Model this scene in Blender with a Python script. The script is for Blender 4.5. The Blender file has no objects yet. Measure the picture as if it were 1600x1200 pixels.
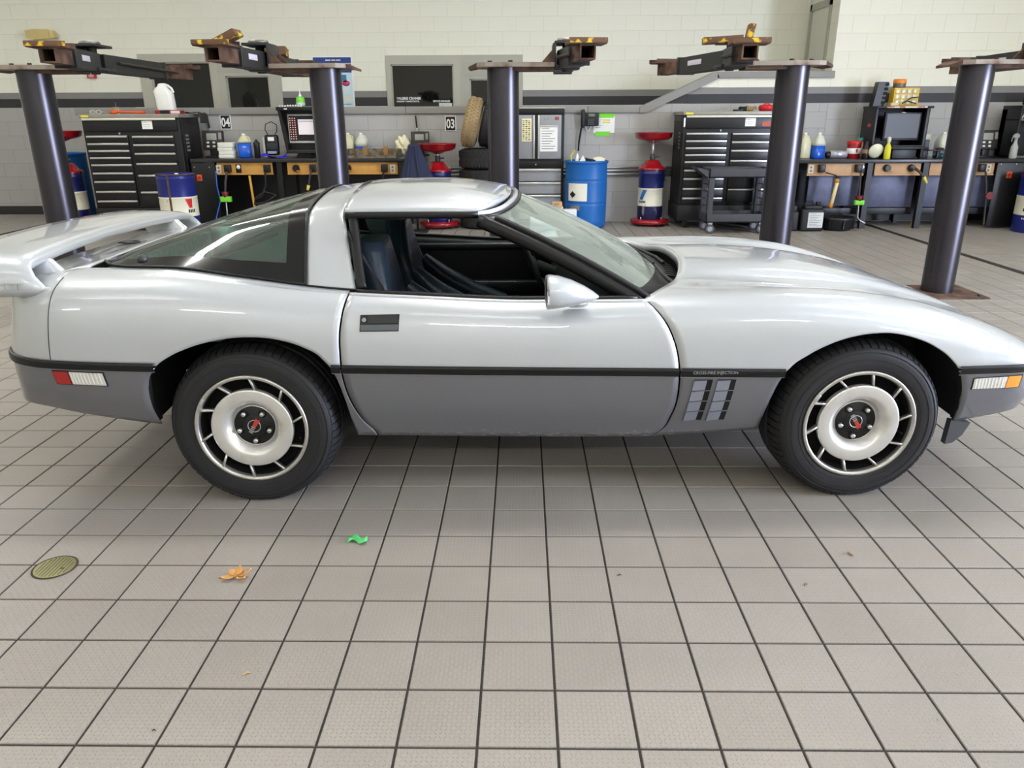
import bpy, bmesh, math, random
from mathutils import Vector, Matrix

random.seed(7)
PI = math.pi
scene = bpy.context.scene
C = scene.collection

# ------------------------------------------------------------------ camera
CAM_H = 1.42854
PITCH, YAW, ROLL = 0.33836, 0.01482, -0.00475
cam_d = bpy.data.cameras.new('camera')
cam_d.sensor_width = 36.0
cam_d.lens = 1181.14 / 1600.0 * 36.0
cam_d.clip_end = 200
cam = bpy.data.objects.new('camera', cam_d)
C.objects.link(cam)
_F = Vector((-math.sin(YAW) * math.cos(PITCH), math.cos(YAW) * math.cos(PITCH), -math.sin(PITCH)))
_R = Vector((math.cos(YAW), math.sin(YAW), 0))
_U = _R.cross(_F)
_R2 = _R * math.cos(ROLL) + _U * math.sin(ROLL)
_U2 = -_R * math.sin(ROLL) + _U * math.cos(ROLL)
cam.matrix_world = Matrix(((_R2.x, _U2.x, -_F.x, 0), (_R2.y, _U2.y, -_F.y, 0), (_R2.z, _U2.z, -_F.z, CAM_H), (0, 0, 0, 1)))
scene.camera = cam

# ------------------------------------------------------------------ view, world (daylight outside the bay door)
scene.view_settings.view_transform = 'Standard'
scene.view_settings.look = 'None'
scene.view_settings.gamma = 1.0
scene.view_settings.use_curve_mapping = False
scene.view_settings.exposure = 0.31
w = bpy.data.worlds.new('daylight')
scene.world = w
w.use_nodes = True
wn = w.node_tree.nodes
bgn = wn['Background']
bgn.inputs['Color'].default_value = (0.70, 0.78, 1.0, 1)
bgn.inputs['Strength'].default_value = 30.0

# ------------------------------------------------------------------ ceiling lamps (housings are built with the room)
CEIL_Z = 5.0
LAMPS = []
for (_y, _e) in ((-4.4, 78.0), (0.2, 7.0), (4.05, 44.0), (7.7, 50.0)):
    for _x in (-7.4, -3.6, 0.2, 4.0, 7.6):
        LAMPS.append((_x, _y, _e * (0.42 if _x > 3 and _y > 6 else 0.6 if _x > 3 and _y > 3 else 1.0)))
LAMP_W, LAMP_L = 0.34, 1.5
for (_x, _y, _e) in LAMPS:
    ld = bpy.data.lights.new('high_bay_light', 'AREA')
    ld.shape = 'RECTANGLE'; ld.size = LAMP_L; ld.size_y = LAMP_W
    ld.energy = _e
    ld.color = (1.0, 0.985, 0.945)
    lo = bpy.data.objects.new('high_bay_light', ld)
    lo.location = (_x, _y, CEIL_Z - 0.62)
    C.objects.link(lo)
    lu = bpy.data.lights.new('added_ceiling_fill', 'AREA')  # upward fill light added above each fixture to brighten the ceiling and its reflections
    lu.shape = 'RECTANGLE'; lu.size = LAMP_L; lu.size_y = LAMP_W; lu.energy = 17.0; lu.color = ld.color
    uo = bpy.data.objects.new('added_ceiling_fill', lu); uo.location = (_x, _y, CEIL_Z - 0.49); uo.rotation_euler = (PI, 0, 0)
    C.objects.link(uo)

# ------------------------------------------------------------------ helpers
MATS = {}
def srgb(r, g, b):
    f = lambda c: (c / 255.0 / 12.92) if c <= 10 else ((c / 255.0 + 0.055) / 1.055) ** 2.4
    return (f(r), f(g), f(b), 1.0)

def mat(name, rgb, rough=0.5, metal=0.0, var=0.0, scale=8.0, bump=0.0, bscale=60.0, coat=0.0, trans=0.0, alpha=1.0, emit=0.0, ior=1.45, rvar=0.0, spec=None):
    if name in MATS: return MATS[name]
    m = bpy.data.materials.new(name); m.use_nodes = True
    nt = m.node_tree; b = nt.nodes['Principled BSDF']
    col = srgb(*rgb)
    b.inputs['Base Color'].default_value = col
    b.inputs['Roughness'].default_value = rough
    b.inputs['Metallic'].default_value = metal
    b.inputs['Coat Weight'].default_value = coat
    b.inputs['Coat Roughness'].default_value = 0.03
    b.inputs['Transmission Weight'].default_value = trans
    b.inputs['Alpha'].default_value = alpha
    b.inputs['IOR'].default_value = ior
    if spec is not None: b.inputs['Specular IOR Level'].default_value = spec
    if emit:
        b.inputs['Emission Color'].default_value = col
        b.inputs['Emission Strength'].default_value = emit
    tc = nt.nodes.new('ShaderNodeTexCoord')
    if var > 0 or rvar > 0:
        n = nt.nodes.new('ShaderNodeTexNoise'); n.inputs['Scale'].default_value = scale
        n.inputs['Detail'].default_value = 5.0
        nt.links.new(tc.outputs['Object'], n.inputs['Vector'])
        if var > 0:
            mr = nt.nodes.new('ShaderNodeMapRange')
            mr.inputs['From Min'].default_value = 0.3; mr.inputs['From Max'].default_value = 0.7
            mr.inputs['To Min'].default_value = 1 - var; mr.inputs['To Max'].default_value = 1 + var
            nt.links.new(n.outputs['Fac'], mr.inputs['Value'])
            hs = nt.nodes.new('ShaderNodeHueSaturation'); hs.inputs['Color'].default_value = col
            nt.links.new(mr.outputs['Result'], hs.inputs['Value'])
            nt.links.new(hs.outputs['Color'], b.inputs['Base Color'])
        if rvar > 0:
            m2 = nt.nodes.new('ShaderNodeMapRange')
            m2.inputs['From Min'].default_value = 0.3; m2.inputs['From Max'].default_value = 0.7
            m2.inputs['To Min'].default_value = max(0, rough - rvar); m2.inputs['To Max'].default_value = rough + rvar
            nt.links.new(n.outputs['Fac'], m2.inputs['Value'])
            nt.links.new(m2.outputs['Result'], b.inputs['Roughness'])
    if bump > 0:
        n2 = nt.nodes.new('ShaderNodeTexNoise'); n2.inputs['Scale'].default_value = bscale
        nt.links.new(tc.outputs['Object'], n2.inputs['Vector'])
        bp = nt.nodes.new('ShaderNodeBump'); bp.inputs['Strength'].default_value = bump; bp.inputs['Distance'].default_value = 0.01
        nt.links.new(n2.outputs['Fac'], bp.inputs['Height'])
        nt.links.new(bp.outputs['Normal'], b.inputs['Normal'])
    MATS[name] = m
    return m

def mix_mat(name, rgb1, rgb2, lo=0.45, hi=0.55, scale=10.0, rough=0.5, rough2=None, metal=0.0, detail=8.0, stretch=(1, 1, 1), coat=0.0):
    """two colours mixed by a noise mask (rust, chipped paint, dirt)"""
    if name in MATS: return MATS[name]
    m = bpy.data.materials.new(name); m.use_nodes = True
    nt = m.node_tree; b = nt.nodes['Principled BSDF']
    tc = nt.nodes.new('ShaderNodeTexCoord'); mp = nt.nodes.new('ShaderNodeMapping')
    mp.inputs['Scale'].default_value = stretch
    n = nt.nodes.new('ShaderNodeTexNoise'); n.inputs['Scale'].default_value = scale; n.inputs['Detail'].default_value = detail
    mr = nt.nodes.new('ShaderNodeMapRange'); mr.inputs['From Min'].default_value = lo; mr.inputs['From Max'].default_value = hi
    mx = nt.nodes.new('ShaderNodeMix'); mx.data_type = 'RGBA'
    mx.inputs[6].default_value = srgb(*rgb1); mx.inputs[7].default_value = srgb(*rgb2)
    nt.links.new(tc.outputs['Object'], mp.inputs['Vector']); nt.links.new(mp.outputs['Vector'], n.inputs['Vector'])
    nt.links.new(n.outputs['Fac'], mr.inputs['Value']); nt.links.new(mr.outputs['Result'], mx.inputs[0])
    nt.links.new(mx.outputs[2], b.inputs['Base Color'])
    b.inputs['Roughness'].default_value = rough; b.inputs['Metallic'].default_value = metal
    b.inputs['Coat Weight'].default_value = coat
    if rough2 is not None:
        m2 = nt.nodes.new('ShaderNodeMapRange'); m2.inputs['To Min'].default_value = rough; m2.inputs['To Max'].default_value = rough2
        nt.links.new(mr.outputs['Result'], m2.inputs['Value']); nt.links.new(m2.outputs['Result'], b.inputs['Roughness'])
    MATS[name] = m
    return m

class MB:
    """collects shapes of one piece, built as ONE mesh object"""
    def __init__(self):
        self.v = []; self.f = []; self.sm = []; self.mi = {}
    def add(self, vs, fs, smooth=False, mi=0):
        o = len(self.v)
        if mi:
            for k in range(len(fs)): self.mi[len(self.f) + k] = mi
        self.v += [tuple(p) for p in vs]
        for f in fs:
            self.f.append(tuple(o + i for i in f)); self.sm.append(smooth)
        return self
    def box(self, x0, x1, y0, y1, z0, z1, M=None):
        if x0 > x1: x0, x1 = x1, x0
        if y0 > y1: y0, y1 = y1, y0
        if z0 > z1: z0, z1 = z1, z0
        vs = [(x0, y0, z0), (x1, y0, z0), (x1, y1, z0), (x0, y1, z0), (x0, y0, z1), (x1, y0, z1), (x1, y1, z1), (x0, y1, z1)]
        if M is not None: vs = [M @ Vector(p) for p in vs]
        return self.add(vs, [(3, 2, 1, 0), (4, 5, 6, 7), (0, 1, 5, 4), (1, 2, 6, 5), (2, 3, 7, 6), (3, 0, 4, 7)])
    def bbox(self, x0, x1, y0, y1, z0, z1, b=0.01, M=None, seg=2):
        bm = bmesh.new(); bmesh.ops.create_cube(bm, size=1)
        for v in bm.verts:
            v.co = Vector(((x0 + x1) / 2 + v.co.x * (x1 - x0), (y0 + y1) / 2 + v.co.y * (y1 - y0), (z0 + z1) / 2 + v.co.z * (z1 - z0)))
        bmesh.ops.bevel(bm, geom=bm.edges[:], offset=b, segments=seg, affect='EDGES', profile=0.6)
        return self.from_bm(bm, M, True)
    def from_bm(self, bm, M=None, smooth=False):
        bm.verts.index_update()
        vs = [(M @ v.co if M is not None else v.co.copy()) for v in bm.verts]
        self.add(vs, [tuple(v.index for v in f.verts) for f in bm.faces], smooth)
        bm.free(); return self
    def lathe(self, prof, n=32, M=None, cap=True, smooth=True, a0=0.0, a1=2 * PI):
        """prof: (r, z) list around z axis"""
        full = abs(a1 - a0 - 2 * PI) < 1e-6
        k = n if full else n + 1
        vs = []
        for (r, z) in prof:
            for i in range(k):
                a = a0 + (a1 - a0) * i / n
                vs.append((r * math.cos(a), r * math.sin(a), z))
        fs = []
        for j in range(len(prof) - 1):
            for i in range(n):
                i2 = (i + 1) % k
                fs.append((j * k + i, j * k + i2, (j + 1) * k + i2, (j + 1) * k + i))
        if M is not None: vs = [M @ Vector(p) for p in vs]
        o = len(self.v)
        self.add(vs, fs, smooth)
        if cap and full:
            if prof[0][0] > 1e-5: self.add(vs[:k], [tuple(reversed(range(k)))])
            if prof[-1][0] > 1e-5: self.add(vs[-k:], [tuple(range(k))])
        return self
    def cyl(self, p0, p1, r, n=16, r1=None):
        p0 = Vector(p0); p1 = Vector(p1); d = p1 - p0
        M = Matrix.Translation(p0) @ d.to_track_quat('Z', 'Y').to_matrix().to_4x4()
        L = d.length; r1 = r if r1 is None else r1
        b = min(r, r1, L) * 0.08
        return self.lathe([(max(r - b, 1e-4), 0), (r, b), (r1, L - b), (max(r1 - b, 1e-4), L)], n, M)
    def tube(self, pts, r, n=8, closed=False, ry=None):
        pts = [Vector(p) for p in pts]; m = len(pts); vs = []; fs = []
        up = Vector((0, 0, 1))
        nrm = None
        for i, p in enumerate(pts):
            a = pts[(i - 1) % m] if (closed or i > 0) else p
            b = pts[(i + 1) % m] if (closed or i < m - 1) else p
            t = (b - a).normalized()
            if nrm is None:
                nrm = t.cross(up)
                if nrm.length < 1e-3: nrm = t.cross(Vector((1, 0, 0)))
            nrm = (nrm - t * nrm.dot(t)).normalized()
            bn = t.cross(nrm)
            rr = r[i] if isinstance(r, (list, tuple)) else r
            for k in range(n):
                ang = 2 * PI * k / n
                vs.append(p + nrm * (rr * math.cos(ang)) + bn * ((ry or rr) * math.sin(ang)))
        for i in range(m if closed else m - 1):
            for k in range(n):
                fs.append((i * n + k, i * n + (k + 1) % n, ((i + 1) % m) * n + (k + 1) % n, ((i + 1) % m) * n + k))
        o = len(self.v); self.add(vs, fs, True)
        if not closed:
            self.add(vs[:n], [tuple(reversed(range(n)))])
            self.add(vs[-n:], [tuple(range(n))])
        return self
    def prism(self, poly, fn0, fn1, smooth=False):
        """poly (a,b) outline; fn0/fn1 map (a,b) to the two end faces"""
        n = len(poly)
        vs = [fn0(a, b) for a, b in poly] + [fn1(a, b) for a, b in poly]
        fs = [tuple(reversed(range(n))), tuple(range(n, 2 * n))] + [(i, (i + 1) % n, n + (i + 1) % n, n + i) for i in range(n)]
        return self.add(vs, fs, smooth)
    def xz(self, poly, y0, y1):  # outline in x,z extruded along y
        return self.prism(poly, lambda a, b: (a, y0, b), lambda a, b: (a, y1, b))
    def yz(self, poly, x0, x1):
        return self.prism(poly, lambda a, b: (x0, a, b), lambda a, b: (x1, a, b))
    def xy(self, poly, z0, z1):
        return self.prism(poly, lambda a, b: (a, b, z0), lambda a, b: (a, b, z1))
    def grid(self, P, smooth=True, closed_u=False, mi=0):
        """P[i][j] points"""
        a = len(P); b = len(P[0]); vs = [p for row in P for p in row]; fs = []
        for i in range(a if closed_u else a - 1):
            i2 = (i + 1) % a
            for j in range(b - 1):
                fs.append((i * b + j, i2 * b + j, i2 * b + j + 1, i * b + j + 1))
        return self.add(vs, fs, smooth, mi)
    def mesh(self, name):
        me = bpy.data.meshes.new(name)
        me.from_pydata([tuple(p) for p in self.v], [], self.f)
        me.polygons.foreach_set('use_smooth', self.sm)
        for k, i in self.mi.items(): me.polygons[k].material_index = i
        bm = bmesh.new(); bm.from_mesh(me)
        bmesh.ops.recalc_face_normals(bm, faces=bm.faces[:])
        bm.to_mesh(me); bm.free(); me.update()
        return me
    def build(self, name, m, parent=None, loc=None, solid=0.0, sub=0, rotz=None, weld=False):
        me = self.mesh(name)
        if weld:
            bm = bmesh.new(); bm.from_mesh(me); bmesh.ops.remove_doubles(bm, verts=bm.verts[:], dist=1e-4)
            bmesh.ops.recalc_face_normals(bm, faces=bm.faces[:]); bm.to_mesh(me); bm.free()
        for mm in (m if isinstance(m, (list, tuple)) else [m]): me.materials.append(mm)
        o = bpy.data.objects.new(name, me); C.objects.link(o)
        if parent is not None: o.parent = parent
        if loc is not None: o.location = loc
        if rotz is not None: o.rotation_euler = (0, 0, rotz)
        if solid:
            md = o.modifiers.new('thickness', 'SOLIDIFY'); md.thickness = solid; md.offset = -1
        if sub:
            md = o.modifiers.new('smooth', 'SUBSURF'); md.levels = sub; md.render_levels = sub
        return o

def tag(o, label, cat, group=None):
    o['label'] = label; o['category'] = cat
    if group: o['group'] = group
    return o
def thing(name, label, cat, loc=(0, 0, 0), rotz=0.0, group=None):
    o = bpy.data.objects.new(name, None); C.objects.link(o); o.empty_display_size = 0.1
    o.location = loc; o.rotation_euler = (0, 0, rotz)
    return tag(o, label, cat, group)
def struct(o):
    o['kind'] = 'structure'; return o
def dup(root, loc=None, rotz=None, label=None, group=None):
    r = root.copy(); C.objects.link(r)
    if loc is not None: r.location = loc
    if rotz is not None: r.rotation_euler = (0, 0, rotz)
    if label: r['label'] = label
    if group: r['group'] = group
    for ch in list(root.children):
        c = ch.copy(); C.objects.link(c); c.parent = r
        for g in list(ch.children):
            d = g.copy(); C.objects.link(d); d.parent = c
    return r
def text(name, body, size, m, parent=None, loc=(0, 0, 0), rot=(PI / 2, 0, 0), ext=0.0006, align='LEFT', sx=1.0, bold=0.0, shear=0.0):
    cu = bpy.data.curves.new(name, 'FONT'); cu.body = body; cu.size = size; cu.extrude = ext
    cu.align_x = align; cu.offset = bold; cu.shear = shear; cu.resolution_u = 4
    tmp = bpy.data.objects.new('tmp_text', cu); C.objects.link(tmp)
    me = bpy.data.meshes.new_from_object(tmp.evaluated_get(bpy.context.evaluated_depsgraph_get()))
    bpy.data.objects.remove(tmp); bpy.data.curves.remove(cu)
    me.materials.clear(); me.materials.append(m); me.name = name
    o = bpy.data.objects.new(name, me); C.objects.link(o)
    if parent is not None: o.parent = parent
    o.location = loc; o.rotation_euler = rot; o.scale = (sx, 1, 1)
    return o
def rx(a): return Matrix.Rotation(a, 4, 'X')
def ry(a): return Matrix.Rotation(a, 4, 'Y')
def rz(a): return Matrix.Rotation(a, 4, 'Z')
def T(x, y, z): return Matrix.Translation((x, y, z))
# ================================================================== THE SETTING
# ---- tile material: matt stoneware with a fine raised tread pattern
def tile_material():
    m = bpy.data.materials.new('quarry_tile'); m.use_nodes = True
    nt = m.node_tree; b = nt.nodes['Principled BSDF']; L = nt.links.new
    geo = nt.nodes.new('ShaderNodeNewGeometry')
    def vmath(op, a, bb=None, val=None):
        n = nt.nodes.new('ShaderNodeVectorMath'); n.operation = op
        L(a, n.inputs[0])
        if bb is not None: L(bb, n.inputs[1])
        if val is not None: n.inputs[1].default_value = val
        return n
    def m1(op, a, bv=None, blink=None):
        n = nt.nodes.new('ShaderNodeMath'); n.operation = op
        L(a, n.inputs[0])
        if blink is not None: L(blink, n.inputs[1])
        elif bv is not None: n.inputs[1].default_value = bv
        return n.outputs[0]
    # one shade per tile
    off = vmath('SUBTRACT', geo.outputs['Position'], val=(0.08524, 1.42381, 0))
    sn = vmath('DIVIDE', off.outputs[0], val=(0.195, 0.195, 1000.0))
    fl = vmath('FLOOR', sn.outputs[0])
    wnz = nt.nodes.new('ShaderNodeTexWhiteNoise'); wnz.noise_dimensions = '2D'; L(fl.outputs[0], wnz.inputs['Vector'])
    noi = nt.nodes.new('ShaderNodeTexNoise'); noi.inputs['Scale'].default_value = 2.2; noi.inputs['Detail'].default_value = 6
    L(geo.outputs['Position'], noi.inputs['Vector'])
    ramp = nt.nodes.new('ShaderNodeMix'); ramp.data_type = 'RGBA'
    ramp.inputs[6].default_value = srgb(149, 142, 133); ramp.inputs[7].default_value = srgb(157, 150, 141)
    L(wnz.outputs['Value'], ramp.inputs[0])
    mr = nt.nodes.new('ShaderNodeMapRange'); mr.inputs['From Min'].default_value = 0.3; mr.inputs['From Max'].default_value = 0.7
    mr.inputs['To Min'].default_value = 0.93; mr.inputs['To Max'].default_value = 1.05
    L(noi.outputs['Fac'], mr.inputs['Value'])
    hs = nt.nodes.new('ShaderNodeHueSaturation'); L(ramp.outputs[2], hs.inputs['Color']); L(mr.outputs['Result'], hs.inputs['Value'])
    base_col = hs.outputs['Color']
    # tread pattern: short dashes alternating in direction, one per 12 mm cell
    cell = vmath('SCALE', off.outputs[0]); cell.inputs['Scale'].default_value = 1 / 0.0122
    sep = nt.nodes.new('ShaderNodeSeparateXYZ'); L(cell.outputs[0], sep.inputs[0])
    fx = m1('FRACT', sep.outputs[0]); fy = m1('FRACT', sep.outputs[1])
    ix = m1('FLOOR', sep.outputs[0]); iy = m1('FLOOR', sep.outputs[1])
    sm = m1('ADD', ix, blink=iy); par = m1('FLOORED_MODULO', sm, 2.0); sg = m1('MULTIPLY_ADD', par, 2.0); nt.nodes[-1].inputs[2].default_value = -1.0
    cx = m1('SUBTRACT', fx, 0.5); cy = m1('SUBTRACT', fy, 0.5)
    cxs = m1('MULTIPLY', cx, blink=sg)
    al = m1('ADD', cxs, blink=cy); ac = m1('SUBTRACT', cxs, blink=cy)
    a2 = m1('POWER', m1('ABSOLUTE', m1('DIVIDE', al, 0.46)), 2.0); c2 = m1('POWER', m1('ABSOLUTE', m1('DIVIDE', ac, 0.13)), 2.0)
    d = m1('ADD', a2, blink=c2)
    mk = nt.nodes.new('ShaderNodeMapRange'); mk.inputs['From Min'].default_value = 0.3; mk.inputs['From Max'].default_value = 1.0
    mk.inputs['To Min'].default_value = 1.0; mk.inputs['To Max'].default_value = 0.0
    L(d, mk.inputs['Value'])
    dash_glint = nt.nodes.new('ShaderNodeMix'); dash_glint.data_type = 'RGBA'; L(base_col, dash_glint.inputs[6]); dash_glint.inputs[7].default_value = srgb(192, 188, 183)   # glossy highlight on the raised dashes, painted in as a lighter colour
    wf = nt.nodes.new('ShaderNodeMath'); wf.operation = 'MULTIPLY'; wf.inputs[1].default_value = 0.7; L(mk.outputs['Result'], wf.inputs[0]); L(wf.outputs[0], dash_glint.inputs[0]); L(dash_glint.outputs[2], b.inputs['Base Color'])
    bp = nt.nodes.new('ShaderNodeBump'); bp.inputs['Strength'].default_value = 0.9; bp.inputs['Distance'].default_value = 0.0035
    L(mk.outputs['Result'], bp.inputs['Height'])
    L(bp.outputs['Normal'], b.inputs['Normal'])
    b.inputs['Roughness'].default_value = 0.42
    return m
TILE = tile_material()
GROUT = mat('dark_grout', (58, 54, 50), 0.9, var=0.2, scale=30)
SX, SY, TS, GW = 0.08524, 1.42381, 0.195, 0.0068

fl = MB(); fl.box(-11, 9, -7, 14, -0.30, -0.004)
floor = struct(fl.build('floor', GROUT))
def tile_mesh(mb, cx, cy, h=TS / 2 - GW / 2, b=0.0018):
    i = h - b
    vs = [(cx - h, cy - h, -0.012), (cx + h, cy - h, -0.012), (cx + h, cy + h, -0.012), (cx - h, cy + h, -0.012),
          (cx - h, cy - h, -b), (cx + h, cy - h, -b), (cx + h, cy + h, -b), (cx - h, cy + h, -b),
          (cx - i, cy - i, 0), (cx + i, cy - i, 0), (cx + i, cy + i, 0), (cx - i, cy + i, 0)]
    fs = [(8, 9, 10, 11)]
    for k in range(4):
        k2 = (k + 1) % 4
        fs += [(k, k2, 4 + k2, 4 + k), (4 + k, 4 + k2, 8 + k2, 8 + k)]
    mb.add(vs, fs)
def seen(x, y):  # rough frustum and not under the car
    if y < 1.02: return False
    if abs(x) > 0.735 * (y * 0.943 + 0.47) + 0.12: return False
    if 2.72 < y < 4.4 and -1.9 < x < 2.3: return False
    return True
cells = []
for i in range(-56, 46):
    for j in range(-36, 58):
        cx, cy = SX + (i + 0.5) * TS, SY + (j + 0.5) * TS
        if -10.9 < cx < 8.7 and -5.5 < cy < 12.25: cells.append((cx, cy))
near = sorted([c for c in cells if seen(*c)], key=lambda c: c[1])[:300]
nset = set(near)
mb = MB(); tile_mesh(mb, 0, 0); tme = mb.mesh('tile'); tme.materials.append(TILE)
for (cx, cy) in near:
    o = bpy.data.objects.new('tile', tme); C.objects.link(o); o.parent = floor; o.location = (cx, cy, 0)
mb = MB()
for c in cells:
    if c not in nset: tile_mesh(mb, *c)
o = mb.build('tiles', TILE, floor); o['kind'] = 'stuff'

# dark steel strips let into the floor behind the posts
STRIP = mat('dark_steel_strip', (48, 46, 44), 0.55, 0.3, var=0.2)
mb = MB(); mb.box(4.77, 4.85, 2.0, 11.1, 0.0005, 0.003)
struct(mb.build('trim_1', STRIP))
mb = MB(); mb.box(-6.96, -6.88, 2.0, 12.2, 0.0005, 0.003)
struct(mb.build('trim_2', STRIP))

# ---- block walls
CREAM = mat('cream_block_paint', (231, 230, 213), 0.55, var=0.025, scale=1.3, bump=0.10, bscale=90)
GREYB = mat('grey_block_paint', (132, 131, 128), 0.55, var=0.03, scale=1.5, bump=0.12, bscale=90)
DARKB = mat('charcoal_block_paint', (47, 46, 49), 0.5, var=0.06, scale=2, bump=0.12, bscale=90)
LOWB = mat('light_grey_block_paint', (172, 171, 168), 0.55, var=0.035, scale=1.2, bump=0.12, bscale=90)
MORTC = mat('cream_joint', (216, 215, 200), 0.8)
MORTG = mat('grey_joint', (150, 149, 146), 0.8)
def clip_half(poly, a, b, c):  # keep a*x+b*z<=c
    out = []
    for i in range(len(poly)):
        p, r = poly[i], poly[(i + 1) % len(poly)]
        dp, dr = a * p[0] + b * p[1] - c, a * r[0] + b * r[1] - c
        if dp <= 0: out.append(p)
        if (dp < 0 < dr) or (dr < 0 < dp):
            t = dp / (dp - dr); out.append((p[0] + (r[0] - p[0]) * t, p[1] + (r[1] - p[1]) * t))
    return out
_blk = {}
def block_wall(wall, u0, u1, courses, place, openings=(), clip=None, bl=0.405, stuff_above=99.0, face='', joint=0.004, proud=0.0025):
    """courses: list of (z0, z1, material); place(u, d, z): point at depth d in front of the joint plane"""
    rest = {}
    for k, (z0, z1, m) in enumerate(courses):
        u = u0 - (bl / 2 if k % 2 else 0)
        while u < u1 - 1e-6:
            a, b = max(u, u0), min(u + bl, u1); u += bl
            if b - a < 0.03: continue
            rects = [(a, b, z0, z1)]
            for (oa, ob, oz0, oz1) in openings:
                nr = []
                for (p, r, s, t) in rects:
                    if ob <= p or oa >= r or oz1 <= s or oz0 >= t: nr.append((p, r, s, t)); continue
                    if p < oa: nr.append((p, oa, s, t))
                    if r > ob: nr.append((ob, r, s, t))
                    pp, rr = max(p, oa), min(r, ob)
                    if s < oz0: nr.append((pp, rr, s, oz0))
                    if t > oz1: nr.append((pp, rr, oz1, t))
                rects = [r_ for r_ in nr if r_[1] - r_[0] > 0.02 and r_[3] - r_[2] > 0.02]
            for (p, r, s, t) in rects:
                j = joint / 2
                poly = [(p + j, s + j), (r - j, s + j), (r - j, t - j), (p + j, t - j)]
                if clip: poly = clip(poly)
                if len(poly) < 3: continue
                cu = sum(q[0] for q in poly) / len(poly); cz = sum(q[1] for q in poly) / len(poly)
                n = len(poly); e = 0.0018
                ring = lambda d, sh: [place(cu + (q[0] - cu) * (1 - sh / max(abs(q[0] - cu), 0.01)), d, cz + (q[1] - cz) * (1 - sh / max(abs(q[1] - cz), 0.01))) for q in poly]
                vs = ring(-0.002, 0) + ring(proud - e, 0) + ring(proud, e)
                fs = [tuple(range(2 * n, 3 * n))] + [(i + h * n, (i + 1) % n + h * n, (i + 1) % n + (h + 1) * n, i + (h + 1) * n) for h in (0, 1) for i in range(n)]
                if z0 > stuff_above:
                    rest.setdefault(m.name, (m, MB()))[1].add(vs, fs); continue
                c = Vector(place(cu, 0, cz))
                key = (wall.name, face, m.name, round(r - p, 3), round(t - s, 3)) if not clip else None
                me = _blk.get(key) if key else None
                if me is None:
                    q = MB(); q.add([Vector(v) - c for v in vs], fs); me = q.mesh('block'); me.materials.append(m)
                    if key: _blk[key] = me
                ob_ = bpy.data.objects.new('block', me); C.objects.link(ob_); ob_.parent = wall; ob_.location = c
    for (m, q) in rest.values():
        o = q.build('blocks', m, wall); o['kind'] = 'stuff'

YB, YF, XR = 12.3, 11.15, 4.20   # set-back upper wall, front wall, corner of the right-hand wall
W1 = (-5.80, -3.66, 1.40, 2.36)
W2 = (-2.06, 0.00, 1.40, 2.32)
# set-back wall with the office windows
mb = MB()
for (a, b, c, d) in [(-10.5, W1[0], 0, CEIL_Z), (W1[1], W2[0], 0, CEIL_Z), (W2[1], XR + 0.2, 0, CEIL_Z), (W1[0], W1[1], 0, W1[2]), (W1[0], W1[1], W1[3], CEIL_Z), (W2[0], W2[1], 0, W2[2]), (W2[0], W2[1], W2[3], CEIL_Z)]:
    mb.box(a, b, YB, YB + 0.2, c, d)
wall_rear = struct(mb.build('wall_rear', MORTC))
cs = [(1.61, 1.735, DARKB), (1.735, 1.825, GREYB)]
z = 1.825
while z < CEIL_Z - 0.1: cs.append((z, min(z + 0.2035, CEIL_Z), CREAM)); z += 0.2035
block_wall(wall_rear, -8.6, XR, cs, lambda u, d, zz: (u, YB - d, zz), [W1, W2], stuff_above=2.9)
low = []
z = 1.61
while z > 0.12: low.append((max(z - 0.205, 0.13), z, LOWB)); z -= 0.205
low.append((0.0, 0.13, DARKB))
block_wall(wall_rear, -8.6, -5.95, low, lambda u, d, zz: (u, YB - d, zz))
# half wall in front, stepping up along the stair
mb = MB(); mb.xz([(-6.21, 0), (XR, 0), (XR, 1.93), (2.66, 1.93), (1.66, 1.49), (-6.21, 1.49)], YF, YF + 0.2)
wall_low = struct(mb.build('wall_rear_low', MORTG))
cs = []
z = 1.49
hz = [1.49]
while z > 0.05: cs.append((max(z - 0.2128, 0), z, LOWB)); z -= 0.2128
block_wall(wall_low, -6.21, XR, cs, lambda u, d, zz: (u, YF - d, zz))
sl = (1.93 - 1.49) / (2.66 - 1.66)
block_wall(wall_low, 1.66, XR, [(1.49, 1.605, LOWB), (1.605, 1.725, DARKB), (1.725, 1.81, GREYB), (1.81, 1.93, CREAM)], lambda u, d, zz: (u, YF - d, zz),
           clip=lambda p: clip_half(p, -sl, 1.0, 1.49 - sl * 1.66))
# right-hand wall, full height
mb = MB(); mb.box(XR, 9.2, YF, YF + 1.4, 0, CEIL_Z)
wall_rr = struct(mb.build('wall_rear_right', MORTC))
cs = []
z = 1.605
while z > 0.05: cs.append((max(z - 0.2128, 0), z, LOWB)); z -= 0.2128
cs += [(1.605, 1.725, DARKB), (1.725, 1.81, GREYB)]
z = 1.81
while z < CEIL_Z - 0.1: cs.append((z, min(z + 0.222, CEIL_Z), CREAM)); z += 0.222
block_wall(wall_rr, XR, 7.9, cs, lambda u, d, zz: (u, YF - d, zz), stuff_above=3.2)
# return face of that wall, where the upper door is
D3 = (11.42, 12.22, 1.2, 2.95)
cs = []
z = 1.95
while z < CEIL_Z - 0.1: cs.append((z, min(z + 0.222, CEIL_Z), CREAM)); z += 0.222
block_wall(wall_rr, YF, YB, cs, lambda u, d, zz: (XR - d, u, zz), [D3], stuff_above=3.2, face='return')

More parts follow.
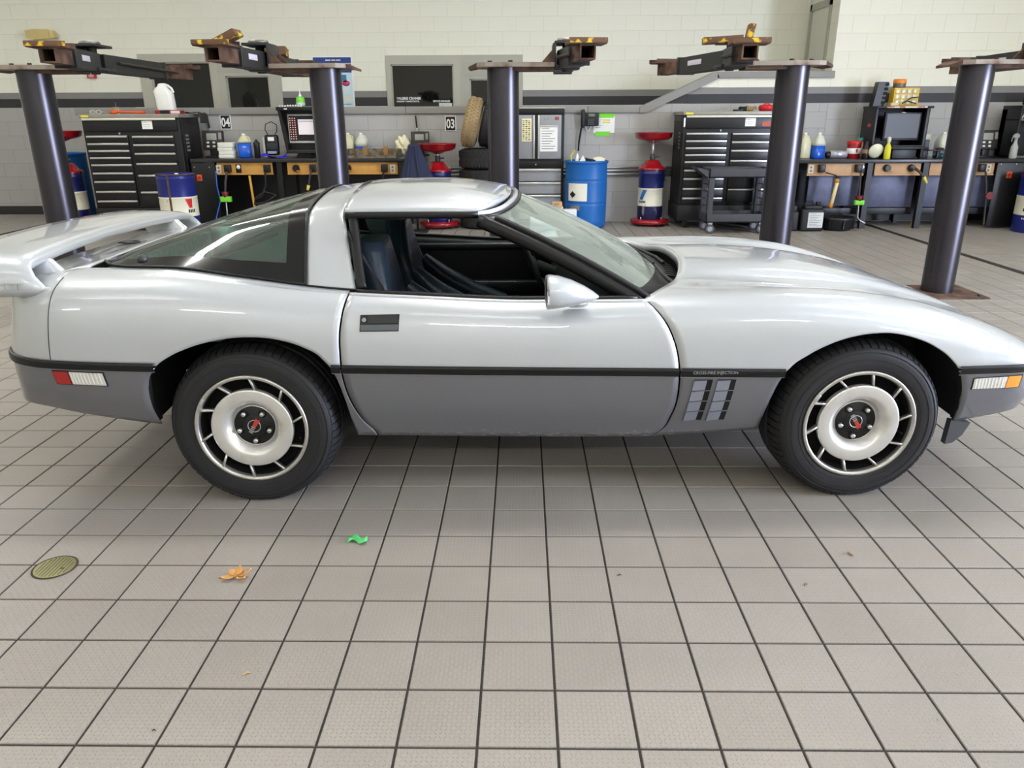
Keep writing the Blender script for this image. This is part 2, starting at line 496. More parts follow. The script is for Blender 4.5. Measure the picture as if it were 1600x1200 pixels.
# joints of the dark and grey courses are painted with them
for (wl, x0, x1, yy, z0, z1, z2) in ((wall_rear, -8.6, XR, YB, 1.61, 1.735, 1.825), (wall_rr, XR, 7.9, YF, 1.605, 1.725, 1.81)):
    spans = [(x0, x1)] if wl is wall_rr else [(x0, W1[0]), (W1[1], W2[0]), (W2[1], x1)]
    for (a, b) in spans:
        for (c, d, mm) in ((z0, z1, DARKB), (z1, z2, GREYB)):
            q = MB(); q.box(a, b, yy - .0012, yy + .001, c, d); q.build('joint_band', mm, wl)
q = MB(); q.box(-8.6, -5.95, YB - .0012, YB + .001, 0, 1.61); q.build('joint_band', MORTG, wall_rear)
q = MB(); q.box(XR, 7.9, YF - .0012, YF + .001, 0, 1.605); q.build('joint_band', MORTG, wall_rr)
for (za, zb, xa, mm) in ((1.605, 1.725, 2.22, DARKB), (1.725, 1.81, 2.42, GREYB), (1.81, 1.93, 2.66, MORTC)):
    q = MB(); q.box(xa, XR, YF - .0012, YF + .001, za, zb); q.build('joint_band', mm, wall_low)
# grey sills and the raking cap
CAP = mat('grey_cap_paint', (142, 141, 136), 0.5, var=0.04, scale=2)
def cap_piece(n, x0, x1, z0, z1, y0=YF - 0.035, y1=YF + 0.25):
    q = MB(); q.bbox(x0, x1, y0, y1, z0, z1, 0.006); return struct(q.build('trim_%d' % n, CAP))
xs = [-6.24, -4.35, -2.75, -1.62, -0.1, 0.9, 1.62]
for i in range(len(xs) - 1): cap_piece(3 + i, xs[i], xs[i + 1] - 0.004, 1.49, 1.585)
q = MB(); q.xz([(1.62, 1.49), (1.70, 1.49), (2.68, 1.925), (2.64, 2.015), (1.62, 1.56)], YF - 0.035, YF + 0.25)
struct(q.build('trim_10', CAP))
cap_piece(11, 2.645, 4.235, 1.925, 2.012)
# baseboard and far-left corner
q = MB(); q.box(-8.6, -6.25, YB - 0.016, YB - 0.006, 0, 0.13); struct(q.build('baseboard_rear', DARKB))

# ---- office windows and doors in the set-back wall
FRM = mat('putty_frame_paint', (178, 177, 162), 0.45, var=0.02)
FRM2 = mat('putty_door_paint', (172, 171, 158), 0.45, var=0.02)
PANE = mat('dark_office_glass', (10, 11, 12), 0.04, 0.0, spec=0.6)
LETTER = mat('white_vinyl_lettering', (235, 235, 232), 0.6)
def framed(name, x0, x1, z0, z1, px0, px1, pz0, pz1, y, m=FRM, depth=0.10, step=0.022):
    """frame of four rails round one pane"""
    q = MB()
    for (a, b, c, d) in [(x0, px0, z0, z1), (px1, x1, z0, z1), (px0, px1, pz1, z1), (px0, px1, z0, pz0)]:
        if b - a > 0.005 and d - c > 0.005: q.box(a, b, y - 0.02, y + depth, c, d)
    # glazing bead
    t = 0.018
    for (a, b, c, d) in [(px0, px0 + t, pz0, pz1), (px1 - t, px1, pz0, pz1), (px0, px1, pz1 - t, pz1), (px0, px1, pz0, pz0 + t)]:
        q.box(a, b, y - 0.02 + step, y + depth - 0.01, c, d)
    o = struct(q.build(name, m))
    p = MB(); p.box(px0 + t, px1 - t, y + 0.035, y + 0.045, pz0 + t, pz1 - t); p.build('pane', PANE, o)
    return o
w1 = framed('window_1', W1[0], -4.62, 1.42, W1[3], -5.63, -4.72, 1.52, 2.245, YB)
d1 = framed('door_1', -4.62, W1[1], 1.42, W1[3], -4.50, -3.85, 1.50, 2.045, YB, m=FRM2)
q = MB(); q.box(-4.60, -3.74, YB - 0.026, YB - 0.02, 2.10, 2.27); q.build('transom_panel', mat('transom_paint', (168, 167, 154), 0.45), d1)
w2 = framed('window_2', W2[0], -0.95, 1.42, W2[3], -1.985, -1.045, 1.52, 2.195, YB)
d2 = framed('door_2', -0.95, W2[1], 1.42, W2[3], -0.80, -0.17, 1.50, 1.985, YB, m=FRM2)
q = MB(); q.box(-0.90, -0.07, YB - 0.026, YB - 0.02, 2.03, 2.22); q.build('transom_panel', MATS['transom_paint'], d2)
text('lettering', 'VALERIE CRAMER', 0.052, LETTER, w2, (-1.925, YB + 0.034, 1.70), bold=0.0015, sx=0.92)
text('lettering', 'WARRANTY ADMINISTRATOR', 0.031, LETTER, w2, (-1.93, YB + 0.034, 1.665), bold=0.001, sx=0.82)
text('lettering', 'SERVICE MANAGER', 0.037, LETTER, w2, (-1.37, YB + 0.034, 1.665), bold=0.001, sx=0.82)
# upper door at the top of the stair
q = MB()
for (a, b, c, d) in [(D3[0], D3[0] + 0.07, D3[2], D3[3]), (D3[1] - 0.07, D3[1], D3[2], D3[3]), (D3[0], D3[1], D3[3] - 0.09, D3[3])]:
    q.box(XR - 0.02, XR + 0.10, a, b, c, d)
d3 = struct(q.build('door_3', FRM2))
q = MB(); q.box(XR + 0.06, XR + 0.10, D3[0] + 0.07, D3[1] - 0.07, D3[2], D3[3] - 0.09); q.build('door_leaf', mat('upper_door_paint', (178, 178, 160), 0.45), d3)
q = MB(); q.box(XR + 0.052, XR + 0.062, D3[0] + 0.14, D3[0] + 0.32, 2.05, 2.42); q.build('pane', mat('upper_door_glass', (70, 76, 72), 0.1), d3)
cutm = MB()

# ---- rest of the shell: ceiling, side walls, wall behind the viewer with a bay-door opening to daylight
CEILM = mat('white_ceiling_paint', (214, 213, 206), 0.8, var=0.03)
WALLM = mat('cream_side_wall', (205, 203, 186), 0.7, var=0.03)
q = MB(); q.box(-11, 9.2, -7, 14, CEIL_Z, CEIL_Z + 0.2); struct(q.build('ceiling', CEILM))
q = MB(); q.box(-11, -10.8, -7, 14, 0, CEIL_Z); struct(q.build('wall_left', WALLM))
DO = (-0.3, 3.0, 0.0, 3.4)   # bay-door opening in the right wall (y0,y1,z0,z1)
q = MB(); q.box(8.9, 9.2, -7, DO[0], 0, CEIL_Z); q.box(8.9, 9.2, DO[1], 11.2, 0, CEIL_Z); q.box(8.9, 9.2, DO[0], DO[1], DO[3], CEIL_Z)
struct(q.build('wall_right', WALLM))
q = MB(); q.box(-11, 9.2, -7.2, -7, 0, CEIL_Z); struct(q.build('wall_front', WALLM))
pl = bpy.data.lights.new('bay_door_portal', 'AREA'); pl.shape = 'RECTANGLE'; pl.size = DO[3]; pl.size_y = DO[1] - DO[0]
pl.cycles.is_portal = True
po = bpy.data.objects.new('bay_door_portal', pl); C.objects.link(po)
po.location = (9.0, (DO[0] + DO[1]) / 2, DO[3] / 2); po.rotation_euler = (0, PI / 2, 0)

# ---- lamp housings under the ceiling
HOUS = mat('white_lamp_housing', (225, 225, 222), 0.4)
lamp0 = None
for i, (x, y, _e) in enumerate(LAMPS):
    if lamp0 is None:
        lamp0 = thing('high_bay_lamp', 'white rectangular high bay lamp hung from the ceiling', 'lamp', (x, y, CEIL_Z - 0.60), 0, 'ceiling lamps')
        q = MB(); q.bbox(-LAMP_L / 2 - 0.03, LAMP_L / 2 + 0.03, -LAMP_W / 2 - 0.03, LAMP_W / 2 + 0.03, 0.0, 0.09, 0.01); q.build('housing', HOUS, lamp0)
        q = MB(); q.cyl((-0.5, 0, 0.08), (-0.5, 0, 0.60), 0.006, 8); q.build('hanger', mat('galvanised_wire', (150, 150, 150), 0.4, 0.8), lamp0)
        q = MB(); q.cyl((0.5, 0, 0.08), (0.5, 0, 0.60), 0.006, 8); q.build('hanger', mat('galvanised_wire', (150, 150, 150), 0.4, 0.8), lamp0)
    else:
        dup(lamp0, (x, y, CEIL_Z - 0.60))
# ================================================================== THE CAR
# local frame: X forward, +Y away from the viewer, rear axle near X = 0.025, front axle near X = 2.365
CAR_ANG = math.radians(1.30)
_n = Vector((-math.sin(CAR_ANG), math.cos(CAR_ANG), 0))
car = thing('sports_car', 'silver two-door sports car with dark grey lower body and rear wing', 'car',
            Vector((-1.066, 2.665, 0)) + _n * 0.85, CAR_ANG)

def paint(name, rgb, rough=0.32, metal=0.55):
    m = mat(name, rgb, rough, metal, coat=1.0)
    nt = m.node_tree; b = nt.nodes['Principled BSDF']
    tc = nt.nodes.new('ShaderNodeTexCoord'); n = nt.nodes.new('ShaderNodeTexNoise'); n.inputs['Scale'].default_value = 900
    nt.links.new(tc.outputs['Object'], n.inputs['Vector'])
    mr = nt.nodes.new('ShaderNodeMapRange'); mr.inputs['To Min'].default_value = rough - 0.06; mr.inputs['To Max'].default_value = rough + 0.06
    nt.links.new(n.outputs['Fac'], mr.inputs['Value']); nt.links.new(mr.outputs['Result'], b.inputs['Roughness'])
    return m
SILVER = paint('silver_paint', (191, 195, 198), 0.38, 0.30)
LOWGREY = paint('dark_grey_paint', (108, 109, 114), 0.42, 0.30)
def scuff(m):
    nt = m.node_tree; b = nt.nodes['Principled BSDF']; L = nt.links.new
    tc = nt.nodes.new('ShaderNodeTexCoord'); sp = nt.nodes.new('ShaderNodeSeparateXYZ'); L(tc.outputs['Object'], sp.inputs[0])
    mp = nt.nodes.new('ShaderNodeMapping'); mp.inputs['Scale'].default_value = (22, 22, 90); L(tc.outputs['Object'], mp.inputs['Vector'])
    n = nt.nodes.new('ShaderNodeTexNoise'); n.inputs['Scale'].default_value = 1.6; n.inputs['Detail'].default_value = 9; L(mp.outputs[0], n.inputs['Vector'])
    zr = nt.nodes.new('ShaderNodeMapRange'); zr.inputs['From Min'].default_value = .245; zr.inputs['From Max'].default_value = .315; zr.inputs['To Min'].default_value = .50; zr.inputs['To Max'].default_value = .80
    L(sp.outputs[2], zr.inputs['Value'])
    gt = nt.nodes.new('ShaderNodeMath'); gt.operation = 'SUBTRACT'; L(n.outputs['Fac'], gt.inputs[0]); L(zr.outputs['Result'], gt.inputs[1])
    ml = nt.nodes.new('ShaderNodeMath'); ml.operation = 'MULTIPLY'; ml.use_clamp = True; L(gt.outputs[0], ml.inputs[0]); ml.inputs[1].default_value = 9
    mx = nt.nodes.new('ShaderNodeMix'); mx.data_type = 'RGBA'; mx.inputs[6].default_value = b.inputs['Base Color'].default_value; mx.inputs[7].default_value = srgb(158, 158, 160)
    L(ml.outputs[0], mx.inputs[0]); L(mx.outputs[2], b.inputs['Base Color'])
scuff(LOWGREY)
BLACKR = mat('black_rubber_trim', (14, 14, 16), 0.38)
BLACKM = mat('matt_black_liner', (9, 9, 10), 0.85)
BLACKP = mat('black_plastic', (20, 20, 22), 0.45)
def glass_mat(name, tint, haze=0.0):
    m = bpy.data.materials.new(name); m.use_nodes = True; nt = m.node_tree; nt.nodes.clear()
    out = nt.nodes.new('ShaderNodeOutputMaterial'); mx = nt.nodes.new('ShaderNodeMixShader')
    tr = nt.nodes.new('ShaderNodeBsdfTransparent'); gl = nt.nodes.new('ShaderNodeBsdfGlossy'); fr = nt.nodes.new('ShaderNodeFresnel')
    tr.inputs['Color'].default_value = (*tint, 1); gl.inputs['Roughness'].default_value = 0.015; fr.inputs['IOR'].default_value = 1.75
    nt.links.new(fr.outputs[0], mx.inputs[0]); nt.links.new(tr.outputs[0], mx.inputs[1]); nt.links.new(gl.outputs[0], mx.inputs[2])
    df = nt.nodes.new('ShaderNodeBsdfDiffuse'); df.inputs['Color'].default_value = (0.70, 0.78, 0.66, 1)   # film of dust on the pane
    m2 = nt.nodes.new('ShaderNodeMixShader'); tc = nt.nodes.new('ShaderNodeTexCoord'); nz = nt.nodes.new('ShaderNodeTexNoise'); nz.inputs['Scale'].default_value = 6
    mr = nt.nodes.new('ShaderNodeMapRange'); mr.inputs['To Min'].default_value = haze * .7; mr.inputs['To Max'].default_value = haze * 1.3
    nt.links.new(tc.outputs['Object'], nz.inputs['Vector']); nt.links.new(nz.outputs['Fac'], mr.inputs['Value']); nt.links.new(mr.outputs['Result'], m2.inputs[0])
    nt.links.new(mx.outputs[0], m2.inputs[1]); nt.links.new(df.outputs[0], m2.inputs[2])
    nt.links.new(m2.outputs[0], out.inputs[0]); MATS[name] = m
    return m
HGLASS = glass_mat('green_hatch_glass', (0.50, 0.88, 0.78), 0.06)
WGLASS = glass_mat('green_windscreen_glass', (0.72, 0.86, 0.77), 0.24)

# ---- control net: station -> rows 0..9 of (X, half width, z)
def st(X, rows):
    return [(X + (r[2] if len(r) > 2 else 0.0), r[0], r[1]) for r in rows]
NET = {
 -2.0: st(-.965, [(0, .41, .03), (0, .49, .005), (0, .585, 0), (0, .70, .02), (0, .80, .035), (0, .855, .055), (0, .875, .09), (0, .878, .10), (0, .879, .11), (0, .88, .12)]),
 -1.5: st(-.95, [(.45, .41, .03), (.45, .49, .005), (.45, .585, 0), (.45, .70, .02), (.45, .80, .035), (.44, .855, .055), (.42, .875, .085), (.28, .878, .09), (.14, .879, .095), (0, .88, .10)]),
 -1.2: st(-.915, [(.68, .405, .0), (.69, .48, .0), (.70, .586, 0), (.695, .70, .02), (.68, .80, .035), (.65, .852, .06), (.60, .873, .09), (.40, .878, .10), (.2, .879, .105), (0, .88, .11)]),
 -1.0: st(-.835, [(.775, .402, -.02), (.80, .47, -.008), (.812, .588, 0), (.805, .70, .025), (.785, .795, .045), (.735, .850, .065), (.66, .873, .085), (.44, .881, .09), (.22, .883, .09), (0, .885, .09)]),
 -0.8: st(-.735, [(.795, .380, .0), (.838, .470, .0), (.858, .583, 0), (.852, .70, .012), (.826, .797, .022), (.765, .853, .03), (.67, .878, .035), (.45, .886, .035), (.23, .889, .035), (0, .89, .035)]),
 -0.6: st(-.60, [(.81, .357), (.848, .46), (.872, .577), (.872, .70), (.845, .803), (.785, .863), (.655, .897), (.45, .902), (.23, .906), (0, .907)]),
 -0.3: st(-.30, [(.82, .315), (.856, .43), (.875, .567), (.878, .70), (.850, .808), (.785, .868), (.672, .897), (.45, .94), (.23, .94), (0, .94)]),
 0.0: st(0, [(.82, .29), (.856, .41), (.876, .562), (.880, .70), (.850, .80), (.782, .85), (.705, .868), (.45, .94), (.23, .94), (0, .94)]),
 0.3: st(.3, [(.81, .266), (.851, .40), (.873, .557), (.872, .685), (.840, .778), (.778, .822), (.730, .832), (.45, .94), (.23, .94), (0, .94)]),
 0.7: st(.7, [(.80, .253), (.848, .395), (.868, .547), (.864, .665), (.833, .752), (.772, .797), (.735, .803), (.45, .9), (.23, .9), (0, .9)]),
 1.1: st(1.1, [(.80, .246), (.848, .39), (.868, .54), (.862, .655), (.831, .737), (.770, .779), (.735, .784), (.45, .85), (.23, .85), (0, .85)]),
 1.5: st(1.5, [(.80, .243), (.848, .385), (.868, .534), (.863, .65), (.837, .735), (.780, .781), (.70, .797), (.45, .81), (.23, .82), (0, .82)]),
 1.8: st(1.8, [(.805, .258), (.85, .39), (.869, .529), (.867, .65), (.845, .738), (.788, .785), (.68, .803), (.45, .797), (.23, .828), (0, .834)]),
 2.1: st(2.1, [(.81, .28), (.85, .40), (.870, .526), (.869, .65), (.848, .737), (.790, .783), (.68, .800), (.45, .780), (.23, .818), (0, .825)]),
 2.37: st(2.37, [(.81, .28), (.85, .40), (.870, .526), (.868, .635), (.847, .715), (.790, .762), (.68, .782), (.45, .756), (.23, .792), (0, .798)]),
 2.6: st(2.6, [(.80, .26), (.845, .39), (.868, .528), (.864, .610), (.843, .675), (.790, .722), (.68, .745), (.45, .719), (.23, .748), (0, .752)]),
 2.8: st(2.8, [(.795, .30), (.842, .41), (.862, .532), (.858, .585), (.840, .628), (.79, .665), (.68, .688), (.45, .673), (.23, .692), (0, .695)]),
 3.0: st(3.0, [(.775, .335), (.82, .43), (.835, .532), (.833, .553), (.822, .573), (.78, .594), (.68, .613), (.45, .617), (.23, .625), (0, .626)]),
 3.2: st(3.10, [(.69, .345, -.02), (.72, .43), (.73, .520), (.728, .532), (.715, .545, -.01), (.68, .558, -.03), (.60, .568, -.045), (.40, .575, -.04), (.2, .578, -.035), (0, .578, -.035)]),
 3.5: st(3.165, [(.42, .345, -.02), (.42, .43), (.42, .512), (.42, .522), (.41, .533, -.01), (.40, .545, -.03), (.36, .555, -.045), (.24, .560, -.055), (.12, .562, -.055), (0, .562, -.055)]),
 4.0: st(3.185, [(0, .345, -.02), (0, .43), (0, .512), (0, .522), (0, .533, -.01), (0, .545, -.03), (0, .555, -.045), (0, .559, -.055), (0, .56, -.055), (0, .56, -.055)]),
}
KS = sorted(NET)
def _herm(ks, vals, s):
    n = len(ks)
    if s <= ks[0]: return vals[0]
    if s >= ks[-1]: return vals[-1]
    lo, hi = 0, n - 1
    while hi - lo > 1:
        mid = (lo + hi) // 2
        if ks[mid] <= s: lo = mid
        else: hi = mid
    i = lo; h = ks[i + 1] - ks[i]; t = (s - ks[i]) / h
    d = lambda j: (vals[j + 1] - vals[j]) / (ks[j + 1] - ks[j])
    def tan(j):
        if j == 0: return d(0)
        if j == n - 1: return d(n - 2)
        a, b = d(j - 1), d(j)
        if a * b <= 0: return 0.0
        h0, h1 = ks[j] - ks[j - 1], ks[j + 1] - ks[j]
        return (a * h1 + b * h0) / (h0 + h1)
    m0, m1 = tan(i), tan(i + 1); t2, t3 = t * t, t * t * t
    return (2 * t3 - 3 * t2 + 1) * vals[i] + (t3 - 2 * t2 + t) * h * m0 + (-2 * t3 + 3 * t2) * vals[i + 1] + (t3 - t2) * h * m1
_cols = [[[NET[k][r][c] for k in KS] for c in range(3)] for r in range(10)]
_cache = {}
def row_pt(s, r):
    key = (round(s, 5), r)
    p = _cache.get(key)
    if p is None:
        p = tuple(_herm(KS, _cols[r][c], s) for c in range(3)); _cache[key] = p
    return p
def S(s, v, side=-1, out=0.0):
    """point on the body skin; side -1 is the near side"""
    v = max(0.0, min(9.0, v)); i = min(int(v), 8); t = v - i
    g = lambda r: Vector(row_pt(s, r)) if 0 <= r <= 9 else (2 * Vector(row_pt(s, 0)) - Vector(row_pt(s, 1)) if r < 0 else Vector((row_pt(s, 8)[0], -row_pt(s, 8)[1], row_pt(s, 8)[2])))
    p0, p1, p2, p3 = g(i - 1), g(i), g(i + 1), g(i + 2)
    p = 0.5 * ((2 * p1) + (p2 - p0) * t + (2 * p0 - 5 * p1 + 4 * p2 - p3) * t * t + (3 * p1 - p0 - 3 * p2 + p3) * t ** 3)
    q = Vector((p.x, side * p.y, p.z))
    if out:
        e = 0.01
        du = S(s + e, v, side) - S(s - e, v, side); dv = S(s, min(v + e, 9), side) - S(s, max(v - e, 0), side)
        nn = du.cross(dv).normalized()
        if nn.y * side < 0 and abs(nn.y) > 0.05: nn = -nn
        elif abs(nn.y) <= 0.05 and nn.z < 0: nn = -nn
        q += nn * out
    return q
def v_at(s, z, lo=0.0, hi=5.0):
    for _ in range(28):
        m = (lo + hi) / 2
        if S(s, m).z < z: lo = m
        else: hi = m
    return (lo + hi) / 2
def interp(tab, x):
    if x <= tab[0][0]: return tab[0][1]
    for (a, b), (c, d) in zip(tab, tab[1:]):
        if x <= c: return b + (d - b) * (x - a) / (c - a)
    return tab[-1][1]
def smooth_tab(tab, x): return _herm([t[0] for t in tab], [t[1] for t in tab], x)
# wheel openings: lower edge of the skin as a function of X, and X of the two sides as a function of z
ARCH_R = [(-.338, .40), (-.333, .48), (-.315, .535), (-.285, .572), (-.24, .603), (-.16, .640), (-.05, .670), (.06, .681), (.17, .670), (.26, .640), (.325, .597), (.365, .535), (.39, .46)]
ARCH_F = [(1.998, .36), (2.012, .43), (2.035, .50), (2.065, .548), (2.12, .592), (2.21, .640), (2.31, .668), (2.40, .675), (2.50, .660), (2.60, .620), (2.665, .573), (2.71, .515), (2.735, .45)]
RL = [(.25, -.318), (.332, -.330), (.40, -.338), (.48, -.333), (.535, -.315), (.572, -.285)]
RR = [(.262, .424), (.331, .410), (.40, .40), (.46, .388), (.535, .365), (.597, .325)]
FL = [(.237, 1.985), (.30, 1.99), (.36, 1.998), (.43, 2.012), (.50, 2.035), (.548, 2.065)]
FR_ = [(.22, 2.768), (.298, 2.762), (.38, 2.75), (.45, 2.735), (.515, 2.71), (.573, 2.665)]
DR = [(.25, .505), (.277, .495), (.318, .463), (.41, .420), (.513, .397), (.638, .395), (.735, .404), (.80, .418), (.86, .435)]
DF = [(.245, 1.575), (.26, 1.596), (.348, 1.640), (.478, 1.655), (.541, 1.651), (.654, 1.624), (.72, 1.592), (.751, 1.568), (.80, 1.515)]
GAP = 0.0035
def xfind(s0, v, tab, it=6):   # solve s = tab(z(S(s,v)))
    s = s0
    for _ in range(it): s = smooth_tab(tab, S(s, v).z)
    return s
def lin(a, b, n): return [a + (b - a) * i / n for i in range(n + 1)]

def lower_panel(name, sL, sR, nu, side, m=None, v0=0.0, v1=1.97, nv=14, fine=None):
    P = []
    for v in lin(v0, v1, nv):
        a, b = sL(v), sR(v)
        P.append([S(a + (b - a) * (k / nu), v, side) for k in range(nu + 1)])
    q = MB(); q.grid(P)
    o = q.build(name, m or LOWGREY, car, solid=0.006)
    return o
for side in (-1, 1):
    sn_ = 'rear_bumper_cover'
    lower_panel('rear_bumper_side', lambda v: -2.0, lambda v: xfind(-.33, v, RL), 60, side)
    lower_panel('rear_rocker_panel', lambda v: xfind(.4, v, RR), lambda v: xfind(.42, v, DR) - GAP, 6, side)
    ff = lower_panel('front_lower_fender', lambda v: xfind(1.65, v, DF) + GAP, lambda v: xfind(2.0, v, FL), 24, side)
    lower_panel('front_bumper_side', lambda v: xfind(2.75, v, FR_), lambda v: 4.0, 50, side)
    # door: lower dark half and upper silver half in one skin
    q = MB()
    for (va, vb, nv, mi) in ((0.0, 1.97, 14, 1), (1.97, 5.0, 26, 0)):
        P = []
        for v in lin(va, vb, nv):
            a, b = xfind(.42, v, DR) + GAP, xfind(1.62, v, DF) - GAP
            P.append([S(a + (b - a) * k / 48, v, side) for k in range(49)])
        q.grid(P, mi=mi)
    # top edge folding in to the window slot
    P = []
    for d, dz in ((0, 0), (0.012, 0.006), (0.03, 0.004), (0.034, -0.03)):
        row = []
        for k in range(49):
            a, b = xfind(.42, 5.0, DR) + GAP, xfind(1.62, 5.0, DF) - GAP
            p = S(a + (b - a) * k / 48, 5.0, side); row.append(Vector((p.x, p.y - side * d, p.z + dz)))
        P.append(row)
    q.grid(P)
    door = q.build('door', [SILVER, LOWGREY], car, solid=0.008)
    # rear quarter above the moulding, cut by the wheel opening, up to the glass edge
    P = []
    cols = lin(-2.0, -.6, 34)[:-1] + lin(-.6, -.345, 8)[:-1]
    a0 = lin(-.345, .375, 60)
    cols += a0[:-1] + [.375, .40]
    for s in cols:
        sh = lambda v: s + (max(0.0, (s - .15) / .25)) * (xfind(.41, max(v, 2.03), DR) - GAP - .40) if s > .15 else s
        vb = 2.03
        if -.34 < s < .40:
            vv = 2.03
            while vv < 4.6 and S(sh(vv), vv).z < smooth_tab(ARCH_R, sh(vv)) - 1e-5 and ARCH_R[0][0] <= sh(vv) <= ARCH_R[-1][0]: vv += 0.02
            vb = max(2.03, vv)
            if vv > 2.03:
                lo, hi = vv - 0.02, vv
                for _ in range(12):
                    md = (lo + hi) / 2
                    if S(sh(md), md).z < smooth_tab(ARCH_R, sh(md)): lo = md
                    else: hi = md
                vb = hi
        P.append([S(sh(v), v, side) for v in lin(vb, 5.0, 22) + lin(5.0, 6.0, 7)[1:]])
    q = MB(); q.grid(P); quarter = q.build('rear_quarter_panel', SILVER, car, solid=0.006)
    # fold-in flange of the wheel openings and the dark liner behind them
    for nm, tab, L_, R_, xa in (('rear', ARCH_R, RL, RR, .03), ('front', ARCH_F, FL, FR_, 2.37)):
        edge = []
        zl = lin(.335, .40, 4)[:-1] if nm == 'rear' else lin(.305, .36, 4)[:-1]
        for z in zl: edge.append((smooth_tab(L_, z), z))
        for k in range(61):
            t = k / 60; x = tab[0][0] + (tab[-1][0] - tab[0][0]) * (1 - math.cos(PI * t)) / 2
            edge.append((x, smooth_tab(tab, x)))
        for z in reversed(zl): edge.append((smooth_tab(R_, z), z))
        P = []
        for (x, z) in edge:
            p = S(x, v_at(x, z), side); w_ = abs(p.y)
            cx, cz = xa, .33
            row = []
            for dw, sh in ((0.001, 0), (.03, 0.0), (.05, .012), (.40, .03)):
                dx, dz = x - cx, z - cz; ln = math.hypot(dx, dz)
                row.append(Vector((x + dx / ln * sh, side * (w_ - dw), z + dz / ln * sh)))
            P.append(row)
        q = MB(); q.grid(P); q.build('wheel_arch_liner', BLACKM, car)
    # black moulding along the waist: rear bumper .. nose, broken at the wheels and shut lines
    segs = [(-2.0, xfind(-.29, 2.0, RL) - .004), (xfind(.36, 2.0, RR) + .004, xfind(.4, 2.0, DR) - GAP), (xfind(.4, 2.0, DR) + GAP, xfind(1.65, 2.0, DF) - GAP), (xfind(1.65, 2.0, DF) + GAP, xfind(2.05, 2.0, FL) - .004), (xfind(2.7, 2.0, FR_) + .004, 4.0)]
    for (a, b) in segs:
        n = max(6, int((b - a) / .03)); P = []
        for s in lin(a, b, n):
            z0 = S(s, 2.0).z
            row = []
            for (dz, o_) in ((-.0165, .001), (-.0165, .007), (-.010, .0095), (-.003, .0075), (0, .0105), (.009, .0105), (.0150, .007), (.0150, .001)):
                row.append(S(s, v_at(s, z0 + dz), side, o_))
            P.append(row)
        q = MB(); q.grid(P); q.build('side_moulding', BLACKR, car)
        P = [[S(s, v_at(s, S(s, 2.0).z - .0165), side, .0012), S(s, v_at(s, S(s, 2.0).z - .0165), side, .004), S(s, v_at(s, S(s, 2.0).z - .0205), side, .002)] for s in lin(a, b, n)]
        q = MB(); q.grid(P); q.build('moulding_edge', mat('bright_edge', (170, 172, 176), 0.3, 0.6), car)

def hood_pt(s, v, side):
    p = S(s, v, side)
    if v > 5:      # raised centre panel with a soft crease, and the crease beside each wing top
        sg = lambda t: 1 / (1 + math.exp(-t))
        fx = sg((p.x - 1.90) / .05) * sg((2.98 - p.x) / .05)
        y = abs(p.y); y0 = .36 - .06 * (p.x - 1.9)
        p.z += .011 * fx * sg((y0 - y) / .008) + .006 * fx * sg((y - .60) / .010) * sg((.72 - y) / .03)
    return p
# clamshell hood with the front wing tops, both sides in one skin
q = MB()
for side in (-1, 1):
    P = []
    def xs(v):
        if v <= 5: return xfind(1.62, v, DF) + GAP
        t = v
        s = 1.6
        for _ in range(6):
            y = abs(S(s, t).y); s = 1.79 - .275 * min(1, y / .78) ** 2.2
        return s
    xsv = {}
    vtop = lin(5.0, 9.0, 60)[1:]
    def sfun(v, g):
        k = round(v, 4)
        if k not in xsv: xsv[k] = xs(v)
        return xsv[k] + (3.12 - xsv[k]) * g
    cols = lin(0, .22, 10)[:-1] + lin(.22, .80, 72)[:-1] + lin(.80, 1.0, 14)
    for g in cols:
        vb = 2.03; vv = 2.03
        inside = lambda v: ARCH_F[0][0] <= sfun(v, g) <= ARCH_F[-1][0] and S(sfun(v, g), v).z < smooth_tab(ARCH_F, sfun(v, g)) - 1e-5
        while vv < 4.6 and inside(vv): vv += 0.02
        if vv > 2.03:
            lo, hi = vv - 0.02, vv
            for _ in range(12):
                md = (lo + hi) / 2
                if inside(md): lo = md
                else: hi = md
            vb = hi
        P.append([hood_pt(sfun(v, g), v, side) for v in lin(vb, 5.0, 22) + vtop])
    q.grid(P)
    # rear edge of the hood folding down
    P = []
    for v in vtop:
        p = S(xs(v), v, side); P.append([p, p + Vector((-.006, 0, -.006)), p + Vector((-.008, 0, -.03))])
    q.grid(P)
q.build('hood', SILVER, car, solid=0.006, weld=True)
# nose: bumper cover above the moulding
q = MB()
for side in (-1, 1):
    q.grid([[S(s, v, side) for v in lin(2.03, 9.0, 30)] for s in lin(3.122, 4.0, 34)])
q.build('front_bumper_cover', SILVER, car, solid=0.006, weld=True)
# rear deck
q = MB()
for side in (-1, 1):
    q.grid([[S(s, v, side) for v in lin(6.0, 9.0, 14)] for s in lin(-2.0, -.585, 34)])
q.build('rear_deck', SILVER, car, solid=0.006, weld=True)
# underbody
q = MB(); q.box(.45, 1.96, -.775, .775, .262, .29); q.box(-.36, 2.80, -.50, .50, .27, .34); q.box(-.80, -.36, -.66, .66, .42, .46); q.box(2.80, 3.02, -.66, .66, .36, .40)
q.build('underbody', BLACKM, car)
q = MB(); q.cyl((-.93, -.42, .385), (-.62, -.42, .385), .035, 16); q.build('tailpipe', mat('dark_exhaust_steel', (70, 64, 58), 0.45, 0.8), car)
# rubber air dam flaps behind the front bumper
for side in (-1, 1):
    q = MB(); q.prism([(2.752, .30), (2.83, .29), (2.808, .238), (2.775, .205), (2.745, .198)], lambda a, b: (a, side * .80, b), lambda a, b: (a, side * .77, b)); q.build('air_dam_flap', mat('grey_rubber', (74, 76, 80), 0.5), car)

